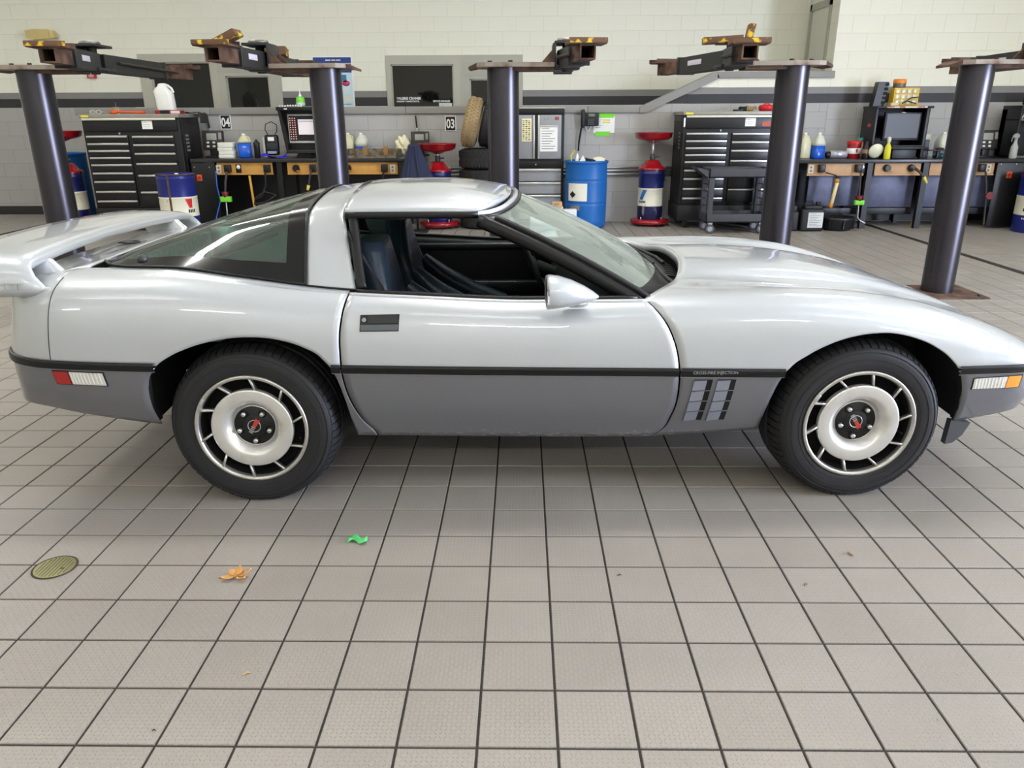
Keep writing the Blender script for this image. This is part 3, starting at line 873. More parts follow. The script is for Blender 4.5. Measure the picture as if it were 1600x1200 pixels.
# ---- greenhouse
SEC = [(1.0, 0.0), (.955, .125), (.905, .265), (.85, .42), (.79, .58), (.735, .715), (.69, .79), (.63, .845), (.55, .888), (.44, .928), (.30, .965), (.15, .991), (0, 1.0)]
def sec_pt(X, we, ze, zc, t, side):
    i = t * (len(SEC) - 1)
    return Vector((X, side * we * _herm(list(range(len(SEC))), [a for a, _ in SEC], i), ze + (zc - ze) * _herm(list(range(len(SEC))), [b for _, b in SEC], i)))
ZC = [(-.585, .905), (-.5, .938), (-.4, .972), (-.2, 1.035), (0, 1.090), (.2, 1.132), (.4, 1.155), (.65, 1.165), (.85, 1.155), (1.0, 1.128), (1.06, 1.112)]
def edge_of(X):
    p = S(X, 6.0); return abs(p.y), p.z
# halo bar between hatch and roof panel
q = MB()
for side in (-1, 1):
    P = []
    for k in range(13):
        row = []
        for j in range(49):
            t = j / 48
            xr, xf = .254 - .028 * min(1, t / .5), .442 - .066 * min(1, t / .45)
            X = xr + (xf - xr) * k / 12
            we, ze = edge_of(.34 + (X - .34) * .6)
            pp = sec_pt(X, we, ze, smooth_tab(ZC, X), t, side)
            e = min(k, 12 - k) / 12.0
            pp.z -= .006 * max(0, 1 - e * 8) * (1 if t > .4 else 0)
            pp.y -= side * .004 * max(0, 1 - e * 8)
            row.append(pp)
        P.append(row)
    q.grid(P)
q.build('halo_bar', SILVER, car, solid=0.02, weld=True)
# lift-off roof panel
RF = [(0, 1.035), (.2, 1.025), (.35, 1.0), (.43, .975), (.49, .94), (.525, .90), (.54, .86)]
q = MB(); P = []
for j in range(61):
    a = -1 + 2 * j / 60
    prof = [(0, 1.0), (.25, .985), (.45, .935), (.6, .86), (.75, .725), (.85, .56), (.93, .33), (.975, .14), (1.0, 0.0)]
    y = a * .538; f = smooth_tab(prof, abs(a))
    xf = smooth_tab(RF, abs(y)); row = []
    for k in range(25):
        X = .382 + (xf - .382) * k / 24
        zc = smooth_tab(ZC, X); ze = 1.088 - max(0, X - .8) * .03
        row.append(Vector((X, y, ze + (zc - ze) * f)))
    P.append(row)
q.grid(P); q.build('roof_panel', SILVER, car, solid=0.022)
# windscreen
def ws_top(a):
    y = a * .535; X = smooth_tab(RF, abs(y)) + .028
    zc = 1.103 - .035 * abs(a) ** 2.2
    return Vector((X, y * 1.0, zc))
def ws_bot(a):
    return Vector((1.70 - .20 * abs(a) ** 2.2, a * .715, .792 - .018 * a * a))
q = MB(); P = []
for j in range(41):
    a = -1 + 2 * j / 40; A_, B_ = ws_top(a), ws_bot(a); row = []
    for k in range(21):
        t = k / 20; p = A_.lerp(B_, t); p += Vector((.35, 0, .94)) * (.020 * 4 * t * (1 - t)); row.append(p)
    P.append(row)
q.grid(P); ws = q.build('windscreen', WGLASS, car)
# header trim round the windscreen top
for (nm, m_, dx, dz, r_) in (('header_trim', SILVER, -.008, .006, .012), ('header_seal', BLACKR, .010, -.001, .008)):
    q = MB(); q.tube([ws_top(-1 + 2 * j / 40) + Vector((dx, 0, dz)) for j in range(41)], r_, 8); q.build(nm, m_, car)
q = MB(); q.tube([Vector((smooth_tab(RF, abs(y)) + .004, y, ws_top(y / .535).z + .004)) for y in lin(-.535, .535, 40)], .006, 6); q.build('roof_seal', BLACKR, car)
q = MB(); q.tube([Vector((.379, S_.y, S_.z)) + Vector((0, 0, .001)) for S_ in [sec_pt(.398, edge_of(.34)[0], edge_of(.34)[1], smooth_tab(ZC, .398), .55 + .45 * k / 16, -1) for k in range(17)] + [sec_pt(.398, edge_of(.34)[0], edge_of(.34)[1], smooth_tab(ZC, .398), 1 - .45 * k / 16, 1) for k in range(1, 17)]], .004, 6)
q.build('roof_seal', BLACKR, car)
def sweep_box(name, pts, w_, h_, m_, up=Vector((0, 0, 1)), parent=car):
    """flat bar swept through pts: w_ across, h_ along up"""
    P = []
    for i, p in enumerate(pts):
        t = (pts[min(i + 1, len(pts) - 1)] - pts[max(i - 1, 0)]).normalized()
        s_ = t.cross(up).normalized(); u_ = s_.cross(t).normalized(); b = min(w_, h_) * .22
        hw, hh = w_ / 2, h_ / 2
        P.append([p + s_ * x + u_ * y for x, y in ((-hw + b, -hh), (hw - b, -hh), (hw, -hh + b), (hw, hh - b), (hw - b, hh), (-hw + b, hh), (-hw, hh - b), (-hw, -hh + b), (-hw + b, -hh))])
    q = MB(); q.grid(P)
    q.add(P[0][:8], [tuple(range(8))]); q.add(P[-1][:8], [tuple(range(8))])
    return q.build(name, m_, parent, weld=True)
for side in (-1, 1):
    top = Vector((.905, side * .546, 1.052)); bot = Vector((1.535, side * .742, .752))
    mid = (top + bot) / 2 + Vector((.02, 0, .022))
    pts = [top * (1 - t) ** 2 + mid * 2 * t * (1 - t) * 1.0 + bot * t * t for t in lin(0, 1, 16)]
    sweep_box('windscreen_pillar', pts, .045, .050, BLACKR)
    sweep_box('pillar_seal', [p + Vector((.022, -side * .004, .030)) for p in pts[1:]], .030, .016, BLACKP)
    # rail under the roof panel edge, rear seal, window sill seal
    sweep_box('roof_rail_seal', [Vector((x, side * .541, 1.074)) for x in lin(.385, .90, 10)], .022, .026, BLACKR)
    rs = [sec_pt(.385 + .058 * (1 - t / .45), edge_of(.40)[0] - .006, edge_of(.42)[1], smooth_tab(ZC, .4), t, side) for t in lin(0.0, .46, 12)]
    sweep_box('window_rear_seal', [p + Vector((.022, 0, 0)) for p in rs], .03, .036, BLACKR, up=Vector((1, 0, 0)))
    sweep_box('sill_seal', [Vector((S(x, 5.0).x, side * (abs(S(x, 5.0).y) - .026), S(x, 5.0).z + .008)) for x in lin(.45, 1.50, 20)], .022, .016, BLACKR)
    # shut-line seal of the quarter at the halo foot
    q = MB(); q.tube([Vector((x, side * (abs(S(x, 6.0).y) + .001), S(x, 6.0).z + .002)) for x in lin(.255, .44, 8)], .004, 6); q.build('halo_seal', BLACKR, car)
# hatch glass with its black border
def hatch_pt(X, t, side, o=0.0):
    we, ze = edge_of(X)
    k = max(0.0, (-.40 - X) / .185)
    we = we * (1 - .20 * k ** 2.5)
    p = sec_pt(X, we - .002, ze + .003, max(smooth_tab(ZC, X), ze + .004), t, side)
    if o: p = p + Vector((0, side * o * (1 - t), o))
    return p
q = MB()
for side in (-1, 1):
    q.grid([[hatch_pt(X - .026 * min(1, t / .5) * max(0, (X + .1) / .35) , t, side) for t in lin(0, 1, 36)] for X in lin(-.582, .250, 40)])
q.build('hatch_glass', HGLASS, car, weld=True)
FRIT = mat('black_glass_border', (10, 10, 11), 0.12, coat=0.5)
q = MB()
for side in (-1, 1):
    q.grid([[hatch_pt(X, t, side, .0015) for t in lin(0, .14 + .10 * max(0, -X), 8)] for X in lin(-.582, .250, 40)])
    q.grid([[hatch_pt(X - .026 * min(1, t / .5), t, side, .0015) for t in lin(0, 1, 36)] for X in lin(.178, .250, 6)])
    q.grid([[hatch_pt(X, t, side, .0015) for t in lin(0, 1, 36)] for X in lin(-.582, -.545, 4)])
q.build('hatch_border', FRIT, car, weld=True)
q = MB(); q.tube([hatch_pt(.252 - .027 * min(1, t / .5), t, -1, .002) for t in lin(0, 1, 30)] + [hatch_pt(.252 - .027 * min(1, t / .5), t, 1, .002) for t in lin(1, 0, 30)][1:], .0055, 6); q.build('hatch_seal', BLACKR, car)
for side in (-1, 1):
    q = MB(); q.tube([hatch_pt(X, 0, side, .002) for X in lin(.254, -.585, 30)], .005, 6); q.build('hatch_seal', BLACKR, car)
# black cowl, grille and wipers
COWL = mat('cowl_black', (16, 16, 17), 0.5)
q = MB(); P = []
for j in range(41):
    a = -1 + 2 * j / 40; b = ws_bot(a)
    y = b.y * 1.04; e = 1.79 - .275 * min(1, abs(y) / .78) ** 2.2
    P.append([b + Vector((-.06, 0, .03)), b + Vector((.0, 0, .004)), Vector((b.x + (e - b.x) * .5, y, .772)), Vector((e - .004, y, .768)), Vector((e + .01, y, .74))])
q.grid(P); q.build('cowl_panel', COWL, car)
for k in range(12):
    y = -.28 + k * .05; q = MB(); q.box(-.025, .025, -.012, .012, 0, .006)
    o = q.build('cowl_slat', BLACKP, car); o.location = (1.735 - .02 * abs(y), y, .774); o.rotation_euler = (0, .15, 0)
for (y0, y1, xo) in ((-.50, .08, 0), (-.02, .52, 0)):
    piv = Vector((1.745 - .1 * abs(y0) , y0, .785)); tip = ws_bot(y1 / .715) + Vector((-.10, 0, .055)); 
    q = MB(); q.tube([piv, piv + Vector((-.03, .04, .022)), piv.lerp(tip, .5) + Vector((.0, 0, .018)), tip + Vector((0, 0, .005))], [.010, .009, .006, .004], 8); arm = q.build('wiper_arm', BLACKP, car)
    q = MB(); mid = piv.lerp(tip, .72); q.tube([mid + Vector((.02, -.20, .002)), mid + Vector((0, 0, .012)), mid + Vector((-.02, .20, .006))], .006, 6); q.build('wiper_blade', BLACKR, arm)

# ---- interior
LEATH = mat('black_leather', (36, 39, 44), 0.36, var=0.1, scale=20, bump=0.15, bscale=120)
LEATB = mat('blue_black_leather', (44, 56, 70), 0.30, var=0.1, scale=20, bump=0.15, bscale=120)
TRIMD = mat('dark_interior_trim', (22, 23, 25), 0.7, var=0.1)
CARPET = mat('grey_cargo_carpet', (176, 190, 186), 0.95, var=0.15, scale=40)
q = MB(); q.box(.36, 1.62, -.66, .66, .24, .30); q.box(.30, 1.62, -.11, .11, .28, .56); q.box(.30, .36, -.66, .66, .24, .72); q.build('cabin_floor', TRIMD, car)
q = MB(); q.box(-.60, .32, -.62, .62, .60, .66); q.box(-.62, -.58, -.58, .58, .62, .86); q.build('cargo_floor', CARPET, car)
for side in (-1, 1):
    q = MB(); q.grid([[Vector((x, side * (.655 if z < .8 else .66), z)) for z in (.60, .70, .80, smooth_tab([(-.58, .875), (-.3, .885), (0, .855), (.26, .825)], x) )] for x in lin(-.60, .30, 8)]); q.build('cargo_side_trim', mat('grey_side_trim', (170, 184, 178), 0.8, var=0.1), car, solid=0.01)
    q = MB(); q.bbox(.44, 1.52, side * .70 - .025, side * .70 + .025, .30, .765, .015); dp = q.build('door_card', TRIMD, car)
    q = MB(); q.bbox(.55, 1.35, side * .655 - .02, side * .655 + .03, .50, .57, .015); q.build('armrest', LEATH, dp)
    q = MB(); q.bbox(.48, 1.50, side * .685 - .02, side * .685 + .02, .735, .775, .012); q.build('door_card_top', LEATH, dp)
q = MB()
P = []
for (x, z) in ((1.66, .78), (1.50, .80), (1.36, .79), (1.28, .75), (1.26, .66), (1.32, .55), (1.40, .40), (1.42, .28)):
    P.append([Vector((x, y, z)) for y in lin(-.66, .66, 8)])
q.grid(P); q.build('dashboard', TRIMD, car, solid=0.03)
def seat(y, m_):
    back = MB(); P = []
    for k in range(14):
        t = k / 13; z = .40 + .56 * t; x = .60 - .14 * t ** .55; hw = .21 * (1 - .45 * max(0, (t - .62) / .38) ** 1.6); th = .075 * (1 - .25 * t)
        ring = []
        for j in range(20):
            a = 2 * PI * j / 20; c, s_ = math.cos(a), math.sin(a)
            ring.append(Vector((x + th * math.copysign(abs(s_) ** .6, s_) + .03 * (abs(c) ** 4) * (1 if s_ > 0 else .3) * (1 - t), y + hw * math.copysign(abs(c) ** .55, c), z)))
        P.append(ring + [ring[0]])
    back.grid(P); back.add(P[-1][:20], [tuple(range(20))])
    b = back.build('seat_back', m_, car, weld=True)
    c = MB(); P = []
    for k in range(12):
        t = k / 11; x = .56 + .52 * t; ring = []
        for j in range(20):
            a = 2 * PI * j / 20; cc, s_ = math.cos(a), math.sin(a)
            bol = .06 * max(0, abs(cc) - .7) / .3 if s_ > 0 else 0
            ring.append(Vector((x, y + .235 * math.copysign(abs(cc) ** .5, cc), .40 + .035 * t + (.075 + bol * (1 - .3 * t)) * math.copysign(abs(s_) ** .5, s_))))
        P.append(ring + [ring[0]])
    c.grid(P); c.add(P[-1][:20], [tuple(range(20))]); c.add(P[0][:20], [tuple(range(20))])
    c.build('seat_cushion', LEATH, b, weld=True)
    h = MB(); h.tube([Vector((1.0, y - .2, .47)), Vector((.82, y - .205, .53)), Vector((.66, y - .205, .62)), Vector((.56, y - .19, .72))], [.045, .055, .055, .03], 10); h.build('seat_bolster', m_, b)
    h = MB(); h.tube([Vector((1.0, y + .2, .47)), Vector((.82, y + .205, .53)), Vector((.66, y + .205, .62)), Vector((.56, y + .19, .72))], [.045, .055, .055, .03], 10); h.build('seat_bolster', m_, b)
seat(-.36, LEATB); seat(.36, LEATB)
# steering wheel on the far side
swc = Vector((1.16, .36, .70)); Msw = T(*swc) @ ry(math.radians(66))
q = MB(); q.tube([Msw @ Vector((.185 * math.cos(a), .185 * math.sin(a), 0)) for a in [2 * PI * k / 40 for k in range(40)]], .014, 8, closed=True); sw = q.build('steering_wheel', LEATH, car)
q = MB(); q.lathe([(.02, -.03), (.06, -.02), (.06, .01), (.02, .02)], 16, Msw); q.box(-.18, .18, -.02, .02, -.012, .0, Msw); q.box(-.16, 0, -.02, .02, -.012, .0, Msw); q.build('wheel_hub', TRIMD, sw)
q = MB(); q.tube([swc, Vector((1.36, .36, .62))], .04, 10); q.build('steering_column', TRIMD, sw)
# seat belts
for side in (-1, 1):
    q = MB(); q.tube([Vector((.40, side * .60, 1.02)), Vector((.52, side * .60, .80)), Vector((.66, side * .60, .42))], .022, 6, ry=.003); q.build('seat_belt', mat('black_webbing', (18, 18, 20), 0.8), car)
# mirror inside the screen
q = MB(); q.bbox(-.012, .012, -.11, .11, -.028, .028, .01, T(1.05, 0, 1.03) @ ry(.35)); q.cyl((1.06, 0, 1.03), (1.10, 0, 1.085), .008); q.build('inside_mirror', BLACKP, car)
# struts seen through the hatch
for side in (-1, 1):
    q = MB(); q.tube([Vector((-.45, side * .50, .80)), Vector((.10, side * .50, 1.00))], .009, 8); q.build('hatch_strut', BLACKP, car)
    q = MB(); q.lathe([(.002, 0), (.020, .002), (.022, .02), (.012, .032), (.002, .034)], 14, T(-.40, side * .60, .905) @ rx(-side * .3)); q.build('hatch_stud', mat('dark_grey_knob', (60, 64, 64), 0.4), car)

# ---- wheels
TYRE = mat('tyre_rubber', (31, 31, 33), 0.62, var=0.15, scale=14, bump=0.05, bscale=200)
ALLOY = mix_mat('brushed_alloy', (222, 221, 218), (198, 193, 184), 0.5, 0.8, 14, 0.34, 0.45, metal=0.7)
ALLOYB = mat('alloy_rim_lip', (196, 194, 188), 0.28, 0.85, var=0.1, scale=30)
HUBB = mat('black_hub', (14, 14, 15), 0.5)
LUG = mat('steel_lug', (205, 205, 205), 0.3, 0.9)
R_T, W_T, Z_H = .327, .235, .310
def squash(p):   # the loaded tyre stands flat on the floor
    if p[2] < -Z_H + .045:
        k = min(1.0, (-Z_H + .045 - p[2]) / .06)
        return (p[0], p[1] - .010 * k if p[1] > -.08 else p[1], max(p[2], -Z_H))
    return tuple(p)
def make_wheel(y_out, X, side, steer=0.0, spin=0.0):
    """built round the axle; outer face toward -Y, turned for the far side"""
    hub = bpy.data.objects.new('wheel', None); C.objects.link(hub); hub.parent = car
    hub.location = (X, side * y_out, Z_H); hub.rotation_euler = (0, 0, steer + (0 if side < 0 else PI))
    M = rx(PI / 2)          # lathe z axis -> -Y outward
    # tyre profile: (r, depth) outward positive
    q = MB()
    prof = [(.207, -.006), (.214, .010), (.228, .014), (.250, .017), (.275, .016), (.296, .010), (.302, .0), (.309, -.014), (.314, -.030), (.318, -.055), (.320, -.10), (.319, -.18), (.320, -.21), (.300, -.232), (.26, -.24), (.207, -.235)]
    q.lathe(prof, 72, M, cap=False)
    for (r0, o0) in ((.232, .0152), (.262, .0172), (.288, .0135)):
        q.lathe([(r0, o0 - .002), (r0 + .0015, o0 + .0012), (r0 + .003, o0 - .002)], 72, M, cap=False)
    q.v = [squash(p) for p in q.v]
    ty = q.build('tyre', TYRE, hub)
    # shoulder tread blocks
    t = MB()
    for k in range(64):
        a = 2 * PI * k / 64 + spin
        Mk = rx(PI / 2) @ rz(a)
        w_ = .0133
        pr = [(.3045, .001), (.3125, -.012), (.3185, -.030), (.3235, -.058), (.325, -.082), (.319, -.082), (.30, -.0)]
        t.prism(pr, lambda r, z, Mk=Mk, w_=w_: Mk @ Vector((r, -w_, z)), lambda r, z, Mk=Mk, w_=w_: Mk @ Vector((r, w_ * .8, z)))
    t.v = [squash(p) for p in t.v]
    tb = t.build('tread_blocks', TYRE, hub); tb['kind'] = 'stuff'
    for k, z in enumerate((-.10, -.14, -.18)):
        t = MB(); t.lathe([(.322, z - .014), (.329, z - .012), (.329, z + .012), (.322, z + .014)], 72, M, cap=False); t.v = [squash(p) for p in t.v]; t.build('tread_rib', TYRE, hub)
    # rim
    q = MB(); q.lathe([(.204, -.02), (.217, .008), (.2165, .016), (.211, .018), (.2035, .016), (.201, .006), (.199, -.004)], 72, M, cap=False); q.build('rim', ALLOYB, hub)
    q = MB(); q.lathe([(.199, -.004), (.196, -.06), (.20, -.2), (.207, -.235)], 72, M, cap=False); q.build('rim_barrel', BLACKM, hub)
    q = MB(); q.lathe([(.001, -.075), (.20, -.075)], 48, M, cap=False); q.build('brake_shade', BLACKM, hub)
    q = MB(); q.lathe([(.1565, -.014), (.1570, .004), (.1555, .007), (.150, .0085), (.118, .0085), (.108, .006), (.098, -.003), (.088, -.018), (.0805, -.032), (.078, -.036)], 72, M, cap=False); dsk = q.build('wheel_disc', ALLOY, hub)
    for k in range(10):
        a = 2 * PI * (k + .2) / 10 + spin
        p0 = M @ Vector((.153 * math.cos(a), .153 * math.sin(a), -.006)); a1 = a + .125
        p1 = M @ Vector((.205 * math.cos(a1), .205 * math.sin(a1), .004))
        sweep_box('fin', [p0, (p0 + p1) / 2, p1],   .022, .0085, ALLOYB, up=M @ Vector((-math.sin(a), math.cos(a), 0)), parent=hub)
    q = MB(); q.lathe([(.0805, -.036), (.079, -.026), (.077, -.024), (.046, -.024), (.045, -.020), (.043, -.0185), (.001, -.018)], 48, M, cap=False); cap = q.build('hub_cap', HUBB, hub)
    q = MB(); q.lathe([(.078, -.030), (.0805, -.022), (.083, -.030)], 48, M, cap=False); q.build('hub_ring', LUG, hub)
    for k in range(5):
        a = 2 * PI * k / 5 - PI / 2 + spin
        c = M @ Vector((.060 * math.cos(a), .060 * math.sin(a), 0))
        q = MB(); q.lathe([(.016, -.024), (.016, -.0225), (.011, -.0225)], 18, T(*c) @ M, cap=False); q.build('lug_recess', BLACKM, hub)
        q = MB(); q.lathe([(.009, -.024), (.009, -.012), (.0065, -.009), (.001, -.0085)], 12, T(*c) @ M, cap=False); q.build('lug_nut', LUG, hub)
    # round badge with two crossed flags
    q = MB(); q.lathe([(.0225, -.0185), (.0225, -.0165), (.0255, -.0165), (.0255, -.0185)], 36, M, cap=False); bd = q.build('badge_ring', LUG, hub)
    fl_ = 1 if spin >= 0 else -1
    Mb = M @ rz(math.radians(58 * fl_))
    q = MB(); q.xy([(-.002, -.007), (.034, -.009), (.030, .0), (.034, .009), (-.002, .007)], -.0175, -.0155); q.v = [Mb @ Vector(p) for p in q.v]; q.build('badge_flag', mat('red_badge_enamel', (190, 62, 48), 0.35), hub)
    for k in range(4):
        q = MB(); q.box(-.032 + k * .008, -.028 + k * .008, -.008, .008, -.0175, -.0158, Mb); q.build('badge_bar', LUG, hub)
    q = MB(); a = math.radians(238); q.bbox(-.016, .016, -.006, .005, .012, .020, .002, M @ rz(a) @ T(0, -.207, 0)); q.build('balance_weight', mat('zinc_weight', (190, 192, 196), 0.35, 0.7), hub)
    q = MB(); q.cyl(M @ Vector((.17, -.04, -.05)), M @ Vector((.178, -.045, .0)), .004, 8); q.build('valve_stem', BLACKP, hub)
    return hub
make_wheel(.846, .030, -1, 0.0, 0.0)
make_wheel(.846, 2.362, -1, 0.0, -0.06)
make_wheel(.846, .030, 1, 0.0, 0.3)
make_wheel(.846, 2.362, 1, 0.0, 0.5)
for X in (.03, 2.362):
    q = MB(); q.cyl((X, -.76, Z_H), (X, .76, Z_H), .05, 16); q.build('axle', BLACKM, car)

# ---- rear wing
q = MB(); P = []
path = [(-.792, -.116, .085, 1.0), (-.797, -.085, .060, 1.0), (-.790, -.048, .030, 1.0), (-.768, -.020, .010, 1), (-.735, -.006, 0, 1), (-.68, 0, -.004, 1)] + [(y, .012 * (1 - (y / .68) ** 2), -.004 - .035 * (1 - (y / .68) ** 2), 1) for y in lin(-.6, .6, 24)] + [(.68, 0, -.004, 1), (.735, -.006, 0, 1), (.768, -.020, .010, 1), (.790, -.048, .030, 1), (.797, -.085, .060, 1), (.792, -.116, .085, 1)]
prof = [(-.752, -.026), (-.744, -.010), (-.752, .006), (-.80, .016), (-.90, .022), (-1.02, .024), (-1.085, .022), (-1.095, .012), (-1.085, .004), (-.95, -.008), (-.82, -.024), (-.775, -.034)]
n = len(path)
for i, (y, dz, dx, sc) in enumerate(path):
    a = Vector((0, path[max(i - 1, 0)][0], path[max(i - 1, 0)][1])); b = Vector((0, path[min(i + 1, n - 1)][0], path[min(i + 1, n - 1)][1]))
    t = (b - a).normalized(); nn = Vector((0, -t.z, t.y))
    P.append([Vector((x + dx, y, .940 + dz)) + nn * z * (1.0 if abs(y) < .75 else .75) for (x, z) in prof] )
for r_ in P: r_.append(r_[0])
q.grid(P); q.add(P[0][:-1], [tuple(range(len(prof)))]); q.add(P[-1][:-1], [tuple(range(len(prof)))])
wing = q.build('rear_wing', SILVER, car, weld=True)
text('lettering', 'CORVETTE', .034, mat('embossed_silver', (196, 198, 198), 0.35, 0.5), wing, (-.893, -.8115, .846), (PI / 2, 0, 0), ext=.0012, sx=.86)
for side in (-1, 1):
    q = MB(); P = []
    for (z, sx_, sy_) in ((.862, .105, .050), (.890, .095, .044), (.925, .080, .036)):
        P.append([Vector((-.835 - (.925 - z) * -.6 + sx_ * math.cos(a), side * .60 + sy_ * math.sin(a), z)) for a in [2 * PI * k / 20 for k in range(21)]])
    q.grid(P); q.build('wing_pedestal', SILVER, wing)
    q = MB(); q.bbox(-.86, -.66, side * .770 - .030, side * .770 + .022, .815, .850, .008); q.build('wing_end_foot', SILVER, wing)
# badge on the deck
q = MB(); q.tube([Vector((-.725 + .036 * math.cos(a), .036 * math.sin(a), .8935)) for a in [2 * PI * k / 30 for k in range(30)]], .004, 6, closed=True); bd = q.build('deck_badge', BLACKP, car)
q = MB(); q.box(-.78, -.725, -.018, .018, .891, .896, T(0, 0, 0)); q.build('badge_flag', mat('dark_badge_enamel', (60, 40, 38), 0.35), bd)
q = MB(); q.box(-.725, -.66, -.014, .014, .891, .895); q.build('badge_flag', BLACKP, bd)

# ---- fittings on the flanks
def slab(name, corners, m, out, side=-1, n=6, parent=car, base=0.0):
    """thin plate following the skin; corners (X,z) ordered bl, br, tr, tl"""
    (a, b, c, d) = [Vector((x, z, 0)) for x, z in corners]
    P = []; B = []
    for j in range(n + 1):
        r1, r2 = [], []
        for i in range(n + 1):
            u, v = i / n, j / n
            p = (a * (1 - u) + b * u) * (1 - v) + (d * (1 - u) + c * u) * v
            vv = v_at(p.x, p.y)
            r1.append(S(p.x, vv, side, out)); r2.append(S(p.x, vv, side, base))
        P.append(r1); B.append(r2)
    q = MB(); q.grid(P, False)
    for r1, r2 in ((P[0], B[0]), (P[-1], B[-1]), ([p[0] for p in P], [p[0] for p in B]), ([p[-1] for p in P], [p[-1] for p in B])):
        q.grid([r1, r2], False)
    return q.build(name, m, parent, weld=True)
REDL = mat('red_marker_lens', (168, 22, 20), 0.2, coat=0.6)
CLRL = mat('ribbed_clear_lens', (214, 212, 205), 0.18, coat=0.6, bump=0.4, bscale=60)
AMBL = mat('amber_marker_lens', (236, 160, 60), 0.2, coat=0.6)
for side in (-1, 1):
    fr = slab('marker_lamp', [(-.703, .497), (-.472, .490), (-.476, .548), (-.708, .556)], BLACKP, .0015, side)
    slab('red_lens', [(-.697, .501), (-.622, .499), (-.625, .550), (-.702, .552)], REDL, .004, side, parent=fr)
    cl = slab('clear_lens', [(-.615, .499), (-.478, .494), (-.482, .544), (-.618, .550)], CLRL, .004, side, parent=fr)
    for k in range(9):
        x = -.610 + k * .0145
        slab('lens_rib', [(x, .502), (x + .004, .502), (x + .002, .546), (x - .002, .546)], mat('lens_rib_clear', (232, 230, 224), 0.15), .0055, side, n=1, parent=fr, base=.003)
    fr = slab('marker_lamp', [(2.768, .448), (2.955, .450), (2.955, .505), (2.766, .497)], BLACKP, .0015, side)
    cl = slab('clear_lens', [(2.772, .451), (2.893, .453), (2.893, .499), (2.770, .494)], CLRL, .004, side, parent=fr)
    slab('amber_lens', [(2.896, .453), (2.948, .454), (2.948, .501), (2.896, .500)], AMBL, .0045, side, parent=fr)
    for k in range(9):
        x = 2.778 + k * .0125
        slab('lens_rib', [(x, .453), (x + .004, .453), (x + .001, .495), (x - .003, .495)], MATS['lens_rib_clear'], .0055, side, n=1, parent=fr, base=.003)
    # louvres in the lower front wing
    LOUV = mat('louvre_paint', (134, 138, 150), 0.3, 0.45, coat=1.0)
    for (tl, tr, bl, br) in ((1.709, 1.780, 1.686, 1.757), (1.797, 1.868, 1.774, 1.846)):
        f = lambda t, e: (bl + (tl - bl) * t if e == 0 else br + (tr - br) * t)
        slot = slab('vent_slot', [(bl, .322), (br, .322), (tr, .500), (tl, .500)], BLACKM, .0012, side)
        for k in range(4):
            t0, t1 = k / 4 + .015, (k + 1) / 4 - .015
            z0, z1 = .322 + .178 * t0, .322 + .178 * t1
            a0, a1 = f(t0, 0), f(t1, 0); w_ = (br - bl) * .70
            sgn = Vector
            pts = [S(a0, v_at(a0, z0), side, .0085), S(a0 + w_, v_at(a0 + w_, z0), side, .002), S(a1 + w_, v_at(a1 + w_, z1), side, .002), S(a1, v_at(a1, z1), side, .0085)]
            back = [S(a0, v_at(a0, z0), side, .0), S(a0 + w_, v_at(a0 + w_, z0), side, .0), S(a1 + w_, v_at(a1 + w_, z1), side, .0), S(a1, v_at(a1, z1), side, .0)]
            q = MB(); q.add(pts + back, [(0, 1, 2, 3), (0, 1, 5, 4), (1, 2, 6, 5), (2, 3, 7, 6), (3, 0, 4, 7)]); q.build('louvre', LOUV, slot)
            slab('vent_rib', [(a0 - .002, z0 - .004), (a0 + (br - bl), z0 - .004), (a0 + (br - bl), z0 - .001), (a0 - .002, z0 - .001)], LOWGREY, .004, side, n=1, parent=slot)
    # door handle
    hd = slab('door_handle', [(.470, .694), (.612, .694), (.616, .752), (.474, .752)], BLACKP, .002, side)
    slab('handle_flap', [(.502, .722), (.610, .722), (.612, .748), (.503, .748)], mat('handle_black', (34, 34, 36), 0.4), .008, side, parent=hd)
    slab('handle_cup', [(.473, .697), (.609, .697), (.611, .718), (.474, .718)], mat('handle_cup_grey', (92, 96, 100), 0.45, 0.3), .0035, side, parent=hd)
    c = S(.488, v_at(.488, .735), side, .006)
    q = MB(); q.cyl(c, c + Vector((0, side * .004, 0)), .008, 14); q.build('lock_cylinder', LUG, hd)
    # mirror pod
    q = MB(); P = []
    ring = [(1.150, .850, .052, .078, -.005), (1.147, .850, .056, .082, 0), (1.158, .851, .058, .084, 0), (1.19, .851, .055, .080, 0), (1.235, .847, .045, .066, .004), (1.28, .840, .031, .048, .010), (1.315, .833, .016, .028, .016), (1.335, .829, .004, .008, .020)]
    for (x, z, hz_, hy_, dy) in ring:
        P.append([Vector((x + .02 * (0), side * (.925 - dy) + hy_ * math.copysign(abs(math.cos(a)) ** .8, math.cos(a)), z + hz_ * math.copysign(abs(math.sin(a)) ** .8, math.sin(a)))) for a in [2 * PI * k / 24 for k in range(25)]])
    q.grid(P); mir = q.build('door_mirror', SILVER, car)
    q = MB(); q.lathe([(.001, 0), (.98, 0), (1.0, .02)], 24, T(1.1485, side * .925, .850) @ Matrix(((0, 0, 1, 0), (.078, 0, 0, 0), (0, .052, 0, 0), (0, 0, 0, 1))), cap=False); q.build('mirror_glass', BLACKP, mir)
    q = MB(); P = []
    for t in lin(0, 1, 4):
        cx, cy, cz = 1.245 + .02 * t, side * (.905 - .10 * t), .812 - .035 * t
        P.append([Vector((cx + (.055 - .008 * t) * math.cos(a), cy, cz + .014 * math.sin(a))) for a in [2 * PI * k / 16 for k in range(17)]])
    q.grid(P); q.build('mirror_foot', SILVER, mir)
